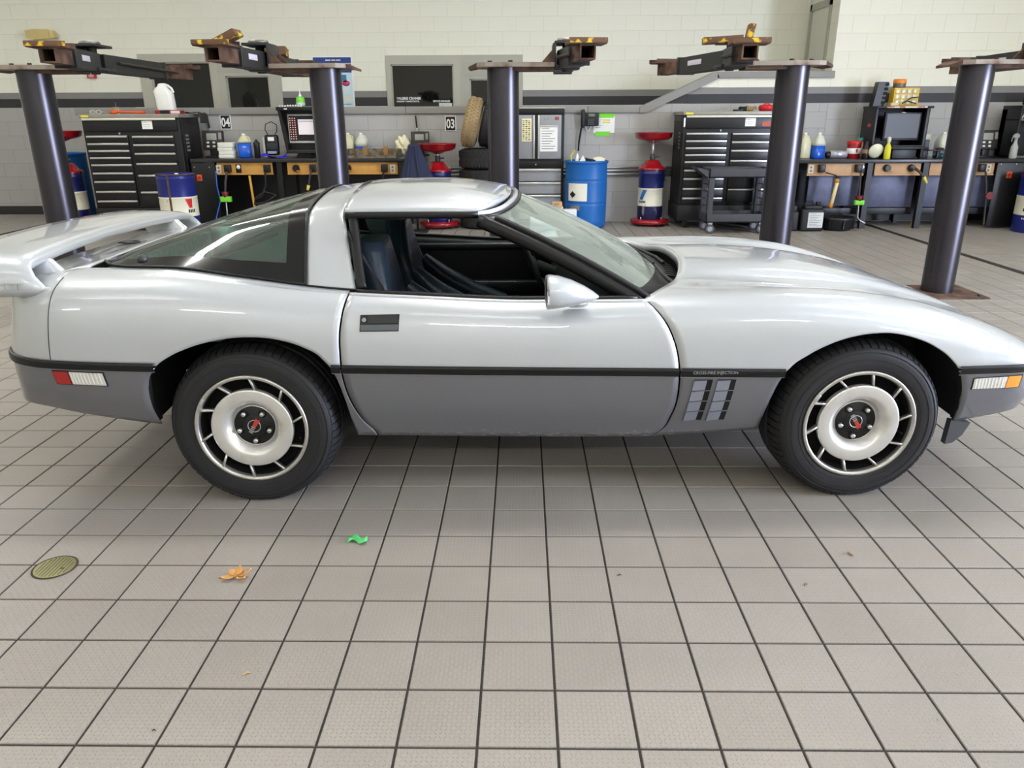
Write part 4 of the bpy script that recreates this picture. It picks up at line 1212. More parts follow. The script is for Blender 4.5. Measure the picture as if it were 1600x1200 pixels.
# seam of the rear bumper cover
for side in (-1, 1):
    q = MB(); q.tube([S(-.70 + .012 * (v - 2), v, side, .0005) for v in lin(2.15, 5.4, 20)], .0016, 5); q.build('bumper_seam', BLACKR, car)
# lettering on the moulding
zz = S(1.78, 2.0).z
text('lettering', 'CROSS-FIRE INJECTION', .0165, mat('moulding_lettering', (150, 150, 152), 0.4), car, (1.70, -.8800, zz - .0035), (PI / 2, 0, .004), ext=.0008, sx=.98)
# ================================================================== LIFT COLUMNS
STEELC = mat('polished_lift_steel', (76, 74, 80), 0.31, 0.9, var=0.04, scale=3)
RUST = mix_mat('rusty_plate', (112, 84, 66), (66, 48, 40), 0.35, 0.65, 9, 0.7, 0.85, metal=0.2)
RUSTL = mix_mat('worn_grey_plate', (150, 140, 128), (112, 88, 72), 0.45, 0.65, 8, 0.55, 0.8, metal=0.2)
BLKARM = mix_mat('scuffed_black_arm', (34, 34, 34), (72, 66, 60), 0.62, 0.75, 18, 0.5, 0.7)
YELP = mix_mat('chipped_yellow_paint', (214, 176, 26), (96, 66, 44), 0.38, 0.45, 14, 0.55, 0.75)
BOLT = mat('dark_bolt', (60, 54, 50), 0.6, 0.5)
def tube_shell(mb, x0, x1, z0, z1, y0, y1, t, M):
    """square tube open at the y0 end"""
    mb.box(x0, x1, y0, y1, z0, z0 + t, M); mb.box(x0, x1, y0, y1, z1 - t, z1, M)
    mb.box(x0, x0 + t, y0, y1, z0 + t, z1 - t, M); mb.box(x1 - t, x1, y0, y1, z0 + t, z1 - t, M)
    mb.box(x0 + t, x1 - t, y1 - t, y1, z0 + t, z1 - t, M)
def lift(x, d, label, near=(0.0, .95), far=(0.0, 1.5), pad='flat', base_rot=0.0):
    """d: side the arms are on; near/far: (sideways shift, reach) of the arm toward / away from the viewer"""
    L = thing('lift_column', label, 'vehicle lift', (x, 6.45, 0), 0, 'in-ground lift columns')
    q = MB(); q.lathe([(.126, 0), (.126, 1.80)], 96); q.build('column', STEELC, L)
    q = MB(); q.bbox(-.30, .30, -.28, .24, .0, .012, .004); bp_ = q.build('base_plate', RUST, L)
    for sx in (-.24, .24):
        for sy in (-.22, .18):
            q = MB(); q.cyl((sx, sy, .012), (sx, sy, .026), .018, 6); q.build('bolt', BOLT, bp_)
    # top plate: tapered outer end with a bent lip, straight toward the arms
    xe = d * .40
    out = [(-d * .20, -.15), (-d * .13, -.20), (d * .05, -.20), (xe, -.15), (xe, .15), (d * .05, .20), (-d * .13, .20), (-d * .20, .15)]
    q = MB(); q.xy(out, 1.800, 1.832); tp = q.build('top_plate', RUSTL, L)
    q = MB(); q.prism([(-.15, 0), (.15, 0)] + [(.15, .03), (-.15, .03)], lambda a, b: (-d * .20, a, 1.80 + b), lambda a, b: (-d * .265, a * .8, 1.785 + b * .6)); q.build('bent_lip', RUST, tp)
    q = MB(); q.box(min(xe, d * .05), max(xe, d * .05), -.10, .10, 1.775, 1.80); q.build('under_rib', RUST, tp)
    for (bx, by) in ((-.10, -.10), (-.10, .10), (.06, -.13), (.06, .13)):
        q = MB(); q.cyl((d * bx, by, 1.832), (d * bx, by, 1.848), .018, 6); q.build('bolt', BOLT, tp)
    # gusset and pivot block
    px = d * .50
    q = MB(); q.prism([(d * .30, 1.832), (xe, 1.94), (xe + d * .02, 1.832)], lambda a, b: (a, -.12, b), lambda a, b: (a, -.10, b)); q.build('gusset', RUST, tp)
    q = MB(); q.prism([(d * .30, 1.832), (xe, 1.94), (xe + d * .02, 1.832)], lambda a, b: (a, .10, b), lambda a, b: (a, .12, b)); q.build('gusset', RUST, tp)
    q = MB(); q.bbox(px - .10, px + .10, -.13, .13, 1.965, 1.985, .004); q.bbox(px - .10, px + .10, -.13, .13, 1.79, 1.815, .004); q.bbox(px - d * .10 - .012, px - d * .10 + .012, -.13, .13, 1.80, 1.97, .004); piv = q.build('pivot_yoke', BLKARM, L)
    q = MB(); q.cyl((px, 0, 1.77), (px, 0, 2.0), .035, 20); q.build('pivot_pin', BOLT, piv)
    q = MB(); q.lathe([(.0, 1.985), (.075, 1.985), (.08, 1.995), (.07, 2.008), (.03, 2.012), (.0, 2.012)], 24, T(px, -.02, 0)); q.build('round_cap', mat('worn_steel_disc', (128, 124, 118), 0.35, 0.8), piv)
    q = MB(); q.lathe([(.09, 1.782), (.105, 1.788), (.105, 1.806), (.09, 1.812)], 24, T(px, 0, 0)); q.build('gear_ring', BLKARM, piv)
    for (nm, (sh, reach), s_) in (('near', near, -1), ('far', far, 1)):
        if reach <= 0: continue
        ang = math.atan2(sh, reach)
        M = T(px, s_ * .07, 0) @ rz(ang if s_ < 0 else PI - ang)     # local -Y points outward along the arm
        q = MB(); tube_shell(q, -.072, .072, 1.790, 1.920, -reach * .62, .04, .008, M); arm = q.build('arm', BLKARM, L)
        q = MB(); tube_shell(q, -.055, .055, 1.803, 1.900, -reach, -reach * .30, .010, M); ext = q.build('arm_extension', RUST, L)
        q = MB(); q.bbox(-.08, .08, -reach * .62, -reach * .62 + .035, 1.783, 1.927, .004, M); q.build('arm_collar', BLKARM, arm)
        q = MB(); q.tube([M @ Vector((-.085, -reach * .1, 1.865)), M @ Vector((-.085, -reach * .75, 1.850))], .012, 8); q.build('stop_rod', BOLT, arm)
        q = MB(); q.bbox(.072, .076, -reach * .45, -reach * .25, 1.845, 1.885, .001, M); q.build('decal', mat('pale_decal', (200, 196, 206), 0.5), arm)
        # tray pad on the end
        if not (s_ > 0 and far[1] < 1.0):
            q = MB(); q.bbox(-.13, .13, -reach - .015, -reach + .17, 1.900, 1.915, .003, M); q.box(-.13, .13, -reach - .020, -reach - .006, 1.910, 1.940, M); q.box(-.13, .13, -reach + .155, -reach + .170, 1.910, 1.940, M); tr = q.build('pad_tray', RUST, ext)
            q = MB(); q.bbox(-.132, .132, -reach - .024, -reach - .019, 1.907, 1.937, .001, M); q.build('yellow_edge', YELP, ext)
        if s_ < 0 and pad == 'tilt':
            M2 = M @ T(.04, -reach + .12, 1.920) @ ry(-.42)
            q = MB(); q.bbox(-.10, .13, -.07, .07, 0, .045, .006, M2); fl_ = q.build('flip_adapter', YELP, ext)
            q = MB(); q.bbox(-.09, .12, -.06, .06, .045, .05, .002, M2); q.build('adapter_top', RUST, ext)
        if s_ < 0 and pad == 'up':
            M2 = M @ T(.03, -reach + .30, 1.915) @ ry(.15)
            q = MB(); q.bbox(-.022, .022, -.06, .06, 0, .14, .005, M2); q.build('flip_adapter', YELP, ext)
            M3 = M @ T(-.13, -reach + .28, 1.930) @ ry(-.05)
            q = MB(); q.bbox(-.16, .12, -.05, .05, 0, .045, .005, M3); q.build('flip_adapter', YELP, ext)
        if s_ > 0 and pad == 'tilt':
            M2 = M @ T(0, -.35, 1.925) @ rx(.2)
            q = MB(); q.bbox(-.09, .09, -.05, .05, 0, .07, .005, M2); q.build('flip_adapter', YELP, ext)
    return L
lift(-3.895, 1, 'leftmost steel lift column with long rusty arms', near=(.13, .78), far=(.02, 1.65), pad='flat')
lift(-1.565, -1, 'steel lift column behind the roof with tilted yellow pad on its arm', near=(-.05, .80), far=(.0, 1.2), pad='tilt')
lift(-0.155, 1, 'steel lift column beside the stacked tyres, arm turned toward the grey cabinet', near=(.10, .78), far=(.0, .9), pad='flat')
lift(2.125, -1, 'steel lift column in front of the grey cart with upright yellow pad', near=(-.06, .70), far=(-.30, 1.3), pad='up')
lift(3.560, 1, 'rightmost steel lift column standing on a rusty base plate', near=(.05, .95), far=(.05, 1.3), pad='flat')
# ================================================================== WORKSHOP FURNITURE
BLKPC = mat('black_powder_coat', (20, 20, 22), 0.38, var=0.1, scale=6)
BLKPC2 = mat('black_drawer_front', (24, 24, 27), 0.32, var=0.1, scale=5)
CHROME = mat('brushed_aluminium_pull', (206, 206, 202), 0.28, 0.8)
WORKTOP = mat('worn_steel_top', (150, 146, 136), 0.45, 0.4, var=0.1)
PAPER = mat('white_paper', (236, 236, 232), 0.75)
INK = mat('black_ink', (28, 28, 30), 0.7)
YELLOW = mat('yellow_sticker', (226, 206, 40), 0.5)
REDP = mat('red_enamel', (150, 18, 26), 0.25, coat=0.5, var=0.08, scale=12)
DKBLUE = mat('navy_drum_paint', (24, 34, 96), 0.32, coat=0.3, var=0.12, scale=8)
BLUEPL = mat('blue_barrel_plastic', (26, 98, 172), 0.42, var=0.06, scale=4)
CREAMD = mix_mat('chipped_cream_drum_band', (226, 222, 200), (120, 96, 72), 0.66, 0.72, 26, 0.4, 0.7)
GREYPL = mat('charcoal_cart_plastic', (66, 66, 70), 0.6, var=0.08, bump=0.1, bscale=180)
def note(parent, x0, x1, z0, z1, y, lines=4, name='paper_note', m=PAPER, flat=False):
    """sheet of paper with lines of writing on a face toward -Y"""
    q = MB(); q.box(x0, x1, y - .0015, y, z0, z1); o = q.build(name, m, parent)
    if lines:
        q = MB()
        for k in range(lines):
            zz = z1 - (z1 - z0) * (k + .8) / (lines + .8); wd = (x1 - x0) * (.45 + .4 * ((k * 37) % 10) / 10)
            q.box(x0 + (x1 - x0) * .08, x0 + (x1 - x0) * .08 + wd, y - .002, y - .0014, zz, zz + (z1 - z0) * .02)
        t = q.build('writing', INK, parent if flat else o); t['kind'] = 'stuff'
    return o

# ---- tall two-bank tool chests (front at local y = 0, depth toward +Y)
def tool_chest(loc, label, sticker):
    t = thing('tool_chest', label, 'tool chest', loc, 0, 'black rolling tool chests')
    W, D, H = 1.31, .66, 1.455
    q = MB(); q.bbox(0, W, .02, D, .30, H - .045, .008); q.build('body', BLKPC, t)
    q = MB(); q.bbox(-.012, W + .012, .0, D + .01, .10, .30, .006); q.build('base', mat('dull_black_base', (26, 26, 28), 0.6), t)
    for cx in (.12, W - .12):
        for cy in (.10, D - .10):
            q = MB(); q.cyl((cx, cy - .025, .05), (cx, cy + .025, .05), .05, 18); c_ = q.build('caster', BLKPC, t)
    q = MB(); q.bbox(-.015, W + .015, -.01, D + .01, H - .045, H, .006); q.build('worktop', WORKTOP, t)
    note(t, .02, .12, H - .035, H - .012, -.0105, 0, 'sticker', YELLOW)
    q = MB(); q.bbox(.03, W - .03, -.004, .03, 1.25, 1.38, .006); lid = q.build('lid_panel', BLKPC2, t)
    q = MB(); q.bbox(.03, W - .03, -.030, .0, 1.380, 1.408, .006); q.build('lid_handle', mat('pale_aluminium_rail', (226, 224, 208), 0.3, 0.5), t)
    q = MB(); q.cyl((.50, .005, 1.225), (.50, -.012, 1.225), .012, 14); q.build('lock', CHROME, t)
    note(t, .82, .96, 1.275, 1.375, -.006, 3)
    left = [1.185, 1.095, 1.01, .925, .838, .735, .63, .505, .385, .31]
    right = [1.18, 1.08, .975, .85, .705, .495, .31]
    for (x0, x1, zs) in ((.04, .60, left), (.66, 1.22, right)):
        for k in range(len(zs) - 1):
            z1, z0 = zs[k] + .018, zs[k + 1] + .024
            xr = x1
            q = MB(); q.bbox(x0, xr, 0, .02, z0, z1, .004); dr = q.build('drawer', BLKPC2, t)
            q = MB(); q.bbox(x0 + .005, xr - .005, -.022, .0, zs[k] - .010, zs[k] + .014, .005); q.build('drawer_pull', CHROME, dr)
    for (sx, sg) in ((-.0, -1), (W, 1)):
        q = MB(); q.bbox(sx - .008, sx + .008, .10, D - .06, .33, 1.34, .004); q.build('side_panel', mat('side_panel_black', (17, 17, 18), 0.5), t)
        q = MB()
        for k in range(5): q.box(sx + sg * .009, sx + sg * .0105, .14, .24, 1.0 + k * .045, 1.025 + k * .045)
        t2 = q.build('scratched_sticker', mat('torn_sticker', (120, 120, 116), 0.7), t); t2['kind'] = 'stuff'
    t.scale = (.97, 1, 1.03)
    if sticker:
        note(t, 1.05, 1.18, 1.275, 1.325, -.006, 0, 'sticker', mat('red_white_sticker', (196, 90, 70), 0.5))
        note(t, .0, .022, 1.27, 1.38, .0, 0, 'sticker')
    return t
tool_chest((-5.73, 10.30, 0), 'black two-bank tool chest with a white jug on top', False)
tool_chest((2.10, 10.45, 0), 'black two-bank tool chest half hidden behind the grey service cart', True)

# ---- grey and black cabinet with a writing surface of two doors over drawers
t = thing('tool_cabinet', 'black cabinet with grey doors above silver-trimmed drawers', 'cabinet', (-.17, 10.70, 0))
GREYF = mat('grey_door_front', (150, 152, 156), 0.4, 0.3, var=0.04)
W, D, H = .73, .42, 1.545
q = MB(); q.bbox(0, W, .02, D, .06, H, .006); q.build('body', BLKPC, t)
q = MB(); q.bbox(-.005, W + .005, -.012, D, H, H + .012, .003); q.build('top_edge', CHROME, t)
q = MB(); q.bbox(0, W, -.008, .02, 1.475, H, .004); q.build('top_rail', BLKPC, t)
for (x0, x1, hx) in ((.025, .335, .320), (.372, .690, .385)):
    q = MB(); q.bbox(x0, x1, -.004, .02, .905, 1.465, .004); dr = q.build('door', GREYF, t)
    q = MB(); q.bbox(hx - .012, hx + .012, -.028, -.002, .905, 1.462, .006); q.build('door_pull', CHROME, dr)
    if x0 > .3:
        nt_ = note(dr, .405, .640, 1.0, 1.315, -.006, 9, 'job_sheet', PAPER, True)
        q = MB(); q.bbox(.40, .645, -.014, -.004, 1.312, 1.33, .003); q.build('clip', CHROME, dr)
        q = MB(); q.tube([(.47, -.0052, 1.43), (.468, -.0052, 1.405), (.455, -.0052, 1.40)], .002, 5).tube([(.51, -.0052, 1.43), (.50, -.0052, 1.415), (.512, -.0052, 1.402)], .002, 5); hw_ = q.build('handwriting', INK, dr); hw_['kind'] = 'stuff'; note(dr, .60, .655, 1.40, 1.44, -.0045, 0, 'sticker', mat('faded_red_sticker', (150, 70, 66), 0.6))
    else:
        ch = note(dr, .16, .290, 1.13, 1.42, -.006, 0, 'colour_chart', mat('pale_chart_paper', (232, 228, 190), 0.7))
        for k in range(11):
            for j in range(3):
                c_ = [(214, 150, 60), (120, 150, 90), (60, 60, 56)][(k + j) % 3]
                q = MB(); q.box(.17 + j * .038, .195 + j * .038, -.0085, -.0074, 1.145 + k * .024, 1.158 + k * .024); q.build('chart_cell', mat('chart_ink_%d' % ((k + j) % 3), c_, 0.7), dr)
q = MB(); q.bbox(.02, W - .02, -.006, .02, .80, .865, .004); q.build('label_rail', BLKPC2, t)
q = MB(); q.cyl((.35, 0, .83), (.35, -.014, .83), .010, 12); q.build('lock', CHROME, t)
zs = [.775, .60, .43, .27, .09]
for k in range(4):
    q = MB(); q.bbox(.03, W - .035, -.004, .02, zs[k + 1] + .012, zs[k], .004); dr = q.build('drawer', GREYF, t)
    q = MB(); q.bbox(.03, W - .035, -.030, -.002, zs[k] - .035, zs[k] - .004, .008); q.build('drawer_pull', CHROME, dr)

# ---- service cart
t = thing('service_cart', 'charcoal plastic two-shelf service cart on swivel casters', 'cart', (2.36, 9.93, 0))
W, D = .80, .44
def tray(z0, z1, name):
    q = MB(); q.bbox(0, W, 0, D, z0, z0 + .02, .006)
    for (a, b, c, d) in ((0, W, 0, .022), (0, W, D - .022, D), (0, .022, 0, D), (W - .022, W, 0, D)): q.bbox(a, b, c, d, z0, z1, .006)
    return q.build(name, GREYPL, t)
tray(.70, .815, 'upper_tray'); tray(.14, .25, 'lower_tray')
q = MB(); q.prism([(0, .79), (-.14, .83), (-.14, .80), (0, .70)], lambda a, b: (a, .01, b), lambda a, b: (a, D - .01, b)); q.build('handle_shelf', GREYPL, t)
for lx in (.012, W - .082):
    for ly in (.008, D - .068):
        q = MB(); q.bbox(lx, lx + .07, ly, ly + .06, .16, .79, .008); lg = q.build('leg', GREYPL, t)
for lx in (.03, W - .055):
    for k in range(4):
        q = MB(); q.box(lx, lx + .025, .05, D - .05, .33 + k * .09, .338 + k * .09); q.build('side_rung', GREYPL, t)
for cx in (.07, W - .07):
    for cy in (.05, D - .05):
        q = MB(); q.prism([(cx - .03, .14), (cx + .03, .14), (cx + .012, .055), (cx - .012, .055)], lambda a, b: (a, cy - .022, b), lambda a, b: (a, cy + .022, b)); c_ = q.build('caster_fork', CHROME, t)
        q = MB(); q.cyl((cx, cy - .032, .058), (cx, cy + .032, .058), .058, 24); q.build('caster_wheel', mat('grey_caster_rubber', (74, 76, 80), 0.5), c_)
        q = MB(); q.cyl((cx, cy - .034, .058), (cx, cy + .034, .058), .034, 20); q.build('caster_hub', mat('pale_caster_hub', (150, 152, 156), 0.45), c_)

# ---- waste-oil drains: red base, blue and cream drum, red funnel on a pole
def oil_drain(x, y, label, bowl_z=1.12, dirt=False):
    t = thing('oil_drain', label, 'oil drain', (x, y, 0), 0, 'waste-oil drains')
    q = MB(); q.lathe([(.0, .03), (.25, .03), (.27, .045), (.27, .075), (.25, .09), (.17, .095), (.0, .095)], 40); b = q.build('base', REDP, t)
    for k in range(4):
        a = 2 * PI * (k + .5) / 4
        q = MB(); q.lathe([(.0, 0), (.022, .004), (.022, .03), (.0, .034)], 12, T(.22 * math.cos(a), .22 * math.sin(a), 0)); q.build('foot_caster', BLKPC, b)
        q = MB(); q.cyl((.20 * math.cos(a), .20 * math.sin(a), .09), (.20 * math.cos(a), .20 * math.sin(a), .125), .008, 8); q.build('clamp_bolt', CHROME, b)
    r = .172
    q = MB(); q.lathe([(r - .01, .095), (r, .11), (r, .27)], 40, cap=False); q.build('drum_lower', mix_mat('scraped_navy', (24, 30, 74), (136, 128, 116), 0.60, 0.66, 13, 0.4, 0.6, stretch=(1, 1, .3)) if dirt else DKBLUE, t)
    q = MB(); q.lathe([(r, .27), (r + .006, .275), (r + .001, .285), (r + .001, .495), (r + .007, .502), (r, .512)], 40, cap=False); bd = q.build('drum_band', CREAMD, t)
    # slanted blue flash and dark lettering on the band
    P = []
    for j in range(5):
        z = .36 + .13 * j / 4; P.append([Vector(((r + .002) * math.sin(a), -(r + .002) * math.cos(a), z)) for a in lin(-1.15 + .35 * j / 4, -.80 + .35 * j / 4, 5)])
    q = MB(); q.grid(P); q.build('blue_flash', mat('mid_blue_print', (40, 110, 180), 0.4), bd)
    P = [[Vector(((r + .002) * math.sin(a), -(r + .002) * math.cos(a), z)) for a in lin(-1.2, -.55, 8)] for z in (.315, .345)]
    for k in range(5):
        a0 = -1.15 + k * .13
        q = MB(); q.grid([[Vector(((r + .003) * math.sin(a), -(r + .003) * math.cos(a), z)) for a in (a0, a0 + .05, a0 + .09)] for z in (.315, .345)]); q.build('printed_letter', INK, bd)
    q = MB(); q.lathe([(r, .512), (r, .70), (r + .006, .706), (r, .714), (r, .762)], 40, cap=False); q.build('drum_upper', DKBLUE, t)
    q = MB(); q.lathe([(r + .012, .752), (r + .014, .772), (r + .004, .782), (.14, .80), (.10, .855), (.085, .875), (.03, .88), (.0, .88)], 40); q.build('drum_lid', REDP, t)
    q = MB(); q.lathe([(.030, .875), (.036, .885), (.036, .945), (.026, .955)], 18); q.cyl((.02, -.03, .92), (.09, -.05, .925), .010, 8); q.build('clamp_collar', mat('dark_clamp', (70, 70, 72), 0.5, 0.4), t)
    q = MB(); q.cyl((0, 0, .94), (0, 0, bowl_z), .016, 14); q.build('pole', CHROME, t)
    z = bowl_z
    q = MB(); q.lathe([(.03, z - .01), (.06, z), (.10, z + .018), (.20, z + .035), (.243, z + .062), (.255, z + .118), (.262, z + .122), (.252, z + .126), (.236, z + .07), (.19, z + .05), (.08, z + .03), (.0, z + .022)], 44, cap=False); q.build('funnel_bowl', REDP, t)
    q = MB(); q.cyl((.165, -.06, .60), (.185, -.06, .80), .006, 8); q.cyl((.165, -.06, .62), (.20, -.06, .62), .005, 8); q.build('sight_tube', BLKPC, t)
    return t
oil_drain(1.775, 10.80, 'red-based oil drain with blue and cream drum beside the blue barrel', 1.11, True)
oil_drain(-1.145, 10.60, 'red-funnelled oil drain standing between navy jacket and stacked tyres', .985)
oil_drain(-6.16, 10.55, 'oil drain with red funnel half hidden behind the leftmost lift column', 1.17)

# ---- steel drums
def steel_drum(x, y, r, h, zb0, zb1, label, red):
    t = thing('steel_drum', label, 'drum', (x, y, 0), 0, 'small blue and cream steel drums')
    NV = mix_mat('rusted_navy_drum', (26, 38, 118), (92, 68, 58), 0.66, 0.74, 12, 0.35, 0.7)
    q = MB(); q.lathe([(r - .008, 0), (r, .012), (r, zb0)], 40, cap=True); q.build('drum_lower', NV, t)
    q = MB(); q.lathe([(r, zb0), (r + .004, zb0 + .006), (r + .001, zb0 + .014), (r + .001, zb1 - .014), (r + .005, zb1 - .006), (r, zb1)], 40, cap=False); bd = q.build('drum_band', CREAMD, t)
    q = MB(); q.lathe([(r, zb1), (r, h - .06), (r + .006, h - .05), (r + .001, h - .04), (r + .002, h - .012), (r + .008, h), (r - .004, h), (r - .01, h - .015), (.0, h - .018)], 40, cap=False); up = q.build('drum_upper', NV, t)
    q = MB(); q.lathe([(r + .004, h - .012), (r + .010, h - .002), (r + .004, h + .004)], 40, cap=False); q.build('rim', RUST, up)
    q = MB(); q.cyl((.06, -r * .4, h - .018), (.06, -r * .4, h + .01), .022, 14); q.build('bung', PAPER, up)
    q = MB(); q.box(-.012, .012, -r - .006, -r + .004, zb0, h - .01); q.build('seam', RUST, t)
    cl = mat('red_flash_print', (206, 40, 36), 0.4) if red else mat('mid_blue_print', (40, 110, 180), 0.4)
    a0 = .75 if red else -.95
    P = []
    for j in range(5):
        z = zb0 + (zb1 - zb0) * (.45 + .45 * j / 4); k_ = (4 - j) / 4 * .2
        P.append([Vector(((r + .003) * math.sin(a), -(r + .003) * math.cos(a), z)) for a in lin(a0 + (k_ if red else -k_), a0 + .42 + (-k_ * .2 if red else -k_), 5)])
    q = MB(); q.grid(P); q.build('printed_flash', cl, bd)
    for k in range(4):
        a = a0 + (.12 if red else -.25) + k * .11
        q = MB(); q.grid([[Vector(((r + .003) * math.sin(b), -(r + .003) * math.cos(b), z)) for b in (a, a + .04, a + .08)] for z in (zb0 + .05, zb0 + .09)]); q.build('printed_letter', INK, bd)
        q = MB(); q.grid([[Vector(((r + .003) * math.sin(b), -(r + .003) * math.cos(b), z)) for b in (a, a + .04, a + .07)] for z in (zb0 - .05, zb0 - .03)]); q.build('printed_letter', PAPER, bd)
    return t
steel_drum(-4.30, 9.62, .222, .80, .29, .53, 'scuffed blue and cream steel drum in front of the jug-topped tool chest', True)
steel_drum(6.64, 10.05, .245, .74, .22, .46, 'blue and cream steel drum standing by the orange switch plate', False)

# ---- plastic barrels
def barrel(x, y, h, label, full):
    t = thing('plastic_barrel', label, 'barrel', (x, y, 0), 0, 'blue plastic barrels')
    r = .285
    q = MB(); q.lathe([(.0, .0), (.25, .0), (.27, .02), (r - .005, .10), (r, .30), (r + .002, .325), (r - .006, .335), (r + .002, .345), (r, .36), (r, .60), (r + .002, .622), (r - .006, .632), (r + .002, .642), (r, .66), (r - .004, h - .05), (r + .004, h - .02), (r + .006, h), (r - .012, h), (r - .02, h - .03), (r - .03, .3), (.0, .25)], 48); b = q.build('barrel_body', BLUEPL, t)
    q = MB(); q.lathe([(r + .002, h - .035), (r + .012, h - .028), (r + .012, h - .006), (r + .002, h)], 48, cap=False); q.build('rim', BLUEPL, t)
    if full:
        lab = lambda a0, a1, z0, z1, nm, m, o: MB().grid([[Vector(((r + o) * math.sin(a), -(r + o) * math.cos(a), z)) for a in lin(a0, a1, 8)] for z in (z0, (z0 + z1) / 2, z1)]).build(nm, m, t)
        l1 = lab(-1.0, -.02, .37, .60, 'shipping_label', mix_mat('torn_label', (228, 226, 214), (60, 110, 160), 0.66, 0.69, 16, 0.6), .004)
        c = -.72
        q = MB(); q.add([Vector(((r + .012) * math.sin(c + dx), -(r + .012) * math.cos(c + dx), z)) for dx, z in ((-.16, .455), (0, .41), (.16, .455), (0, .50))], [(0, 1, 2, 3)]); q.build('hazard_diamond', INK, l1)
        lab(-.85, -.35, .245, .31, 'shipping_label', mat('faded_label', (128, 126, 132), 0.6), .004)
        # rubbish standing out of the top
        for (nm, m, M, sz) in (('crumpled_glove', mat('black_nitrile', (24, 24, 28), 0.5), T(-.02, .02, h - .02), (.12, .09, .045)), ('crumpled_rag', mat('cream_rag', (226, 222, 200), 0.8), T(.15, -.06, h - .01), (.095, .07, .06)), ('crumpled_glove', MATS['black_nitrile'], T(.05, -.10, h - .03), (.10, .06, .045))):
            bm = bmesh.new(); bmesh.ops.create_icosphere(bm, subdivisions=3, radius=1)
            for v in bm.verts:
                k = 1 + .22 * math.sin(v.co.x * 9 + v.co.y * 5) * math.cos(v.co.z * 7 + v.co.x * 3)
                v.co = Vector((v.co.x * sz[0] * k, v.co.y * sz[1] * k, v.co.z * sz[2] * k))
            q = MB(); q.from_bm(bm, M, True); q.build(nm, m, t)
        q = MB(); q.tube([(-.20, -.05, .80), (-.215, -.05, .95), (-.16, -.05, 1.02)], .009, 8); q.build('yellow_straw', mat('yellow_tape', (214, 206, 60), 0.5), t)
        q = MB(); q.lathe([(.025, 0), (.028, .10), (.006, .17), (.0, .175)], 12, T(-.13, -.06, h - .08)); q.build('white_nozzle', PAPER, t)
        q = MB(); q.prism([(-.06, 0), (.06, 0), (0, .10)], lambda a, b: (a - .06, -.12, h - .03 + b), lambda a, b: (a - .06, -.11, h - .03 + b)); q.build('folded_card', PAPER, t)
    return t
barrel(.865, 10.66, .885, 'blue plastic barrel with torn white label and rubbish on top', True)
barrel(-6.56, 11.20, .99, 'blue plastic barrel tucked behind the half-hidden oil drain', False)

# ---- tyres
def spare_tyre(name, label, M, m, group, r=.325, w_=.24):
    q = MB(); h = w_ / 2
    q.lathe([(.20, -h + .02), (.215, -h), (.27, -h - .004), (r - .025, -h + .01), (r - .006, -h + .035), (r, -h + .06), (r, h - .06), (r - .006, h - .035), (r - .025, h - .01), (.27, h + .004), (.215, h), (.20, h - .02), (.22, 0), (.20, -h + .02)], 48, M, cap=False)
    root = thing(name, label, 'tyre', (0, 0, 0), 0, group)
    q.build('carcass', m, root)
    t = MB()
    for k in range(44):
        a = 2 * PI * k / 44
        for j, zc in enumerate((-h + .045, -h * .36, h * .36, h - .045)):
            Mk = M @ rz(a + (j % 2) * PI / 44)
            t.box(r - .004, r + .006, -.017, .017, zc - .020, zc + .020, Mk)
    o = t.build('tread_blocks', m, root); o['kind'] = 'stuff'
    return root
TYB = mat('black_spare_tyre', (34, 33, 34), 0.7, var=0.12, scale=14)
TAN = mat('dusty_tan_tyre', (150, 128, 92), 0.85, var=0.12, scale=9)
for k, nm in enumerate(('bottom', 'second lowest', 'second highest', 'top')):
    spare_tyre('spare_tyre', 'black tyre lying flat, %s of the stack by the grey cabinet' % nm, T(-.522, 10.66, .131 + k * .262), TYB, 'stacked tyres', .335, .25)
spare_tyre('spare_tyre', 'dusty tan tyre leaning upright on top of the tyre stack', T(-.665, 10.55, 1.375) @ ry(PI / 2 + .23), TAN, 'tyres leaning on the stack', .318, .19)
spare_tyre('spare_tyre', 'black tyre leaning behind the tan tyre on the stack', T(-.435, 10.58, 1.375) @ ry(PI / 2 + .23), TYB, 'tyres leaning on the stack', .318, .19)
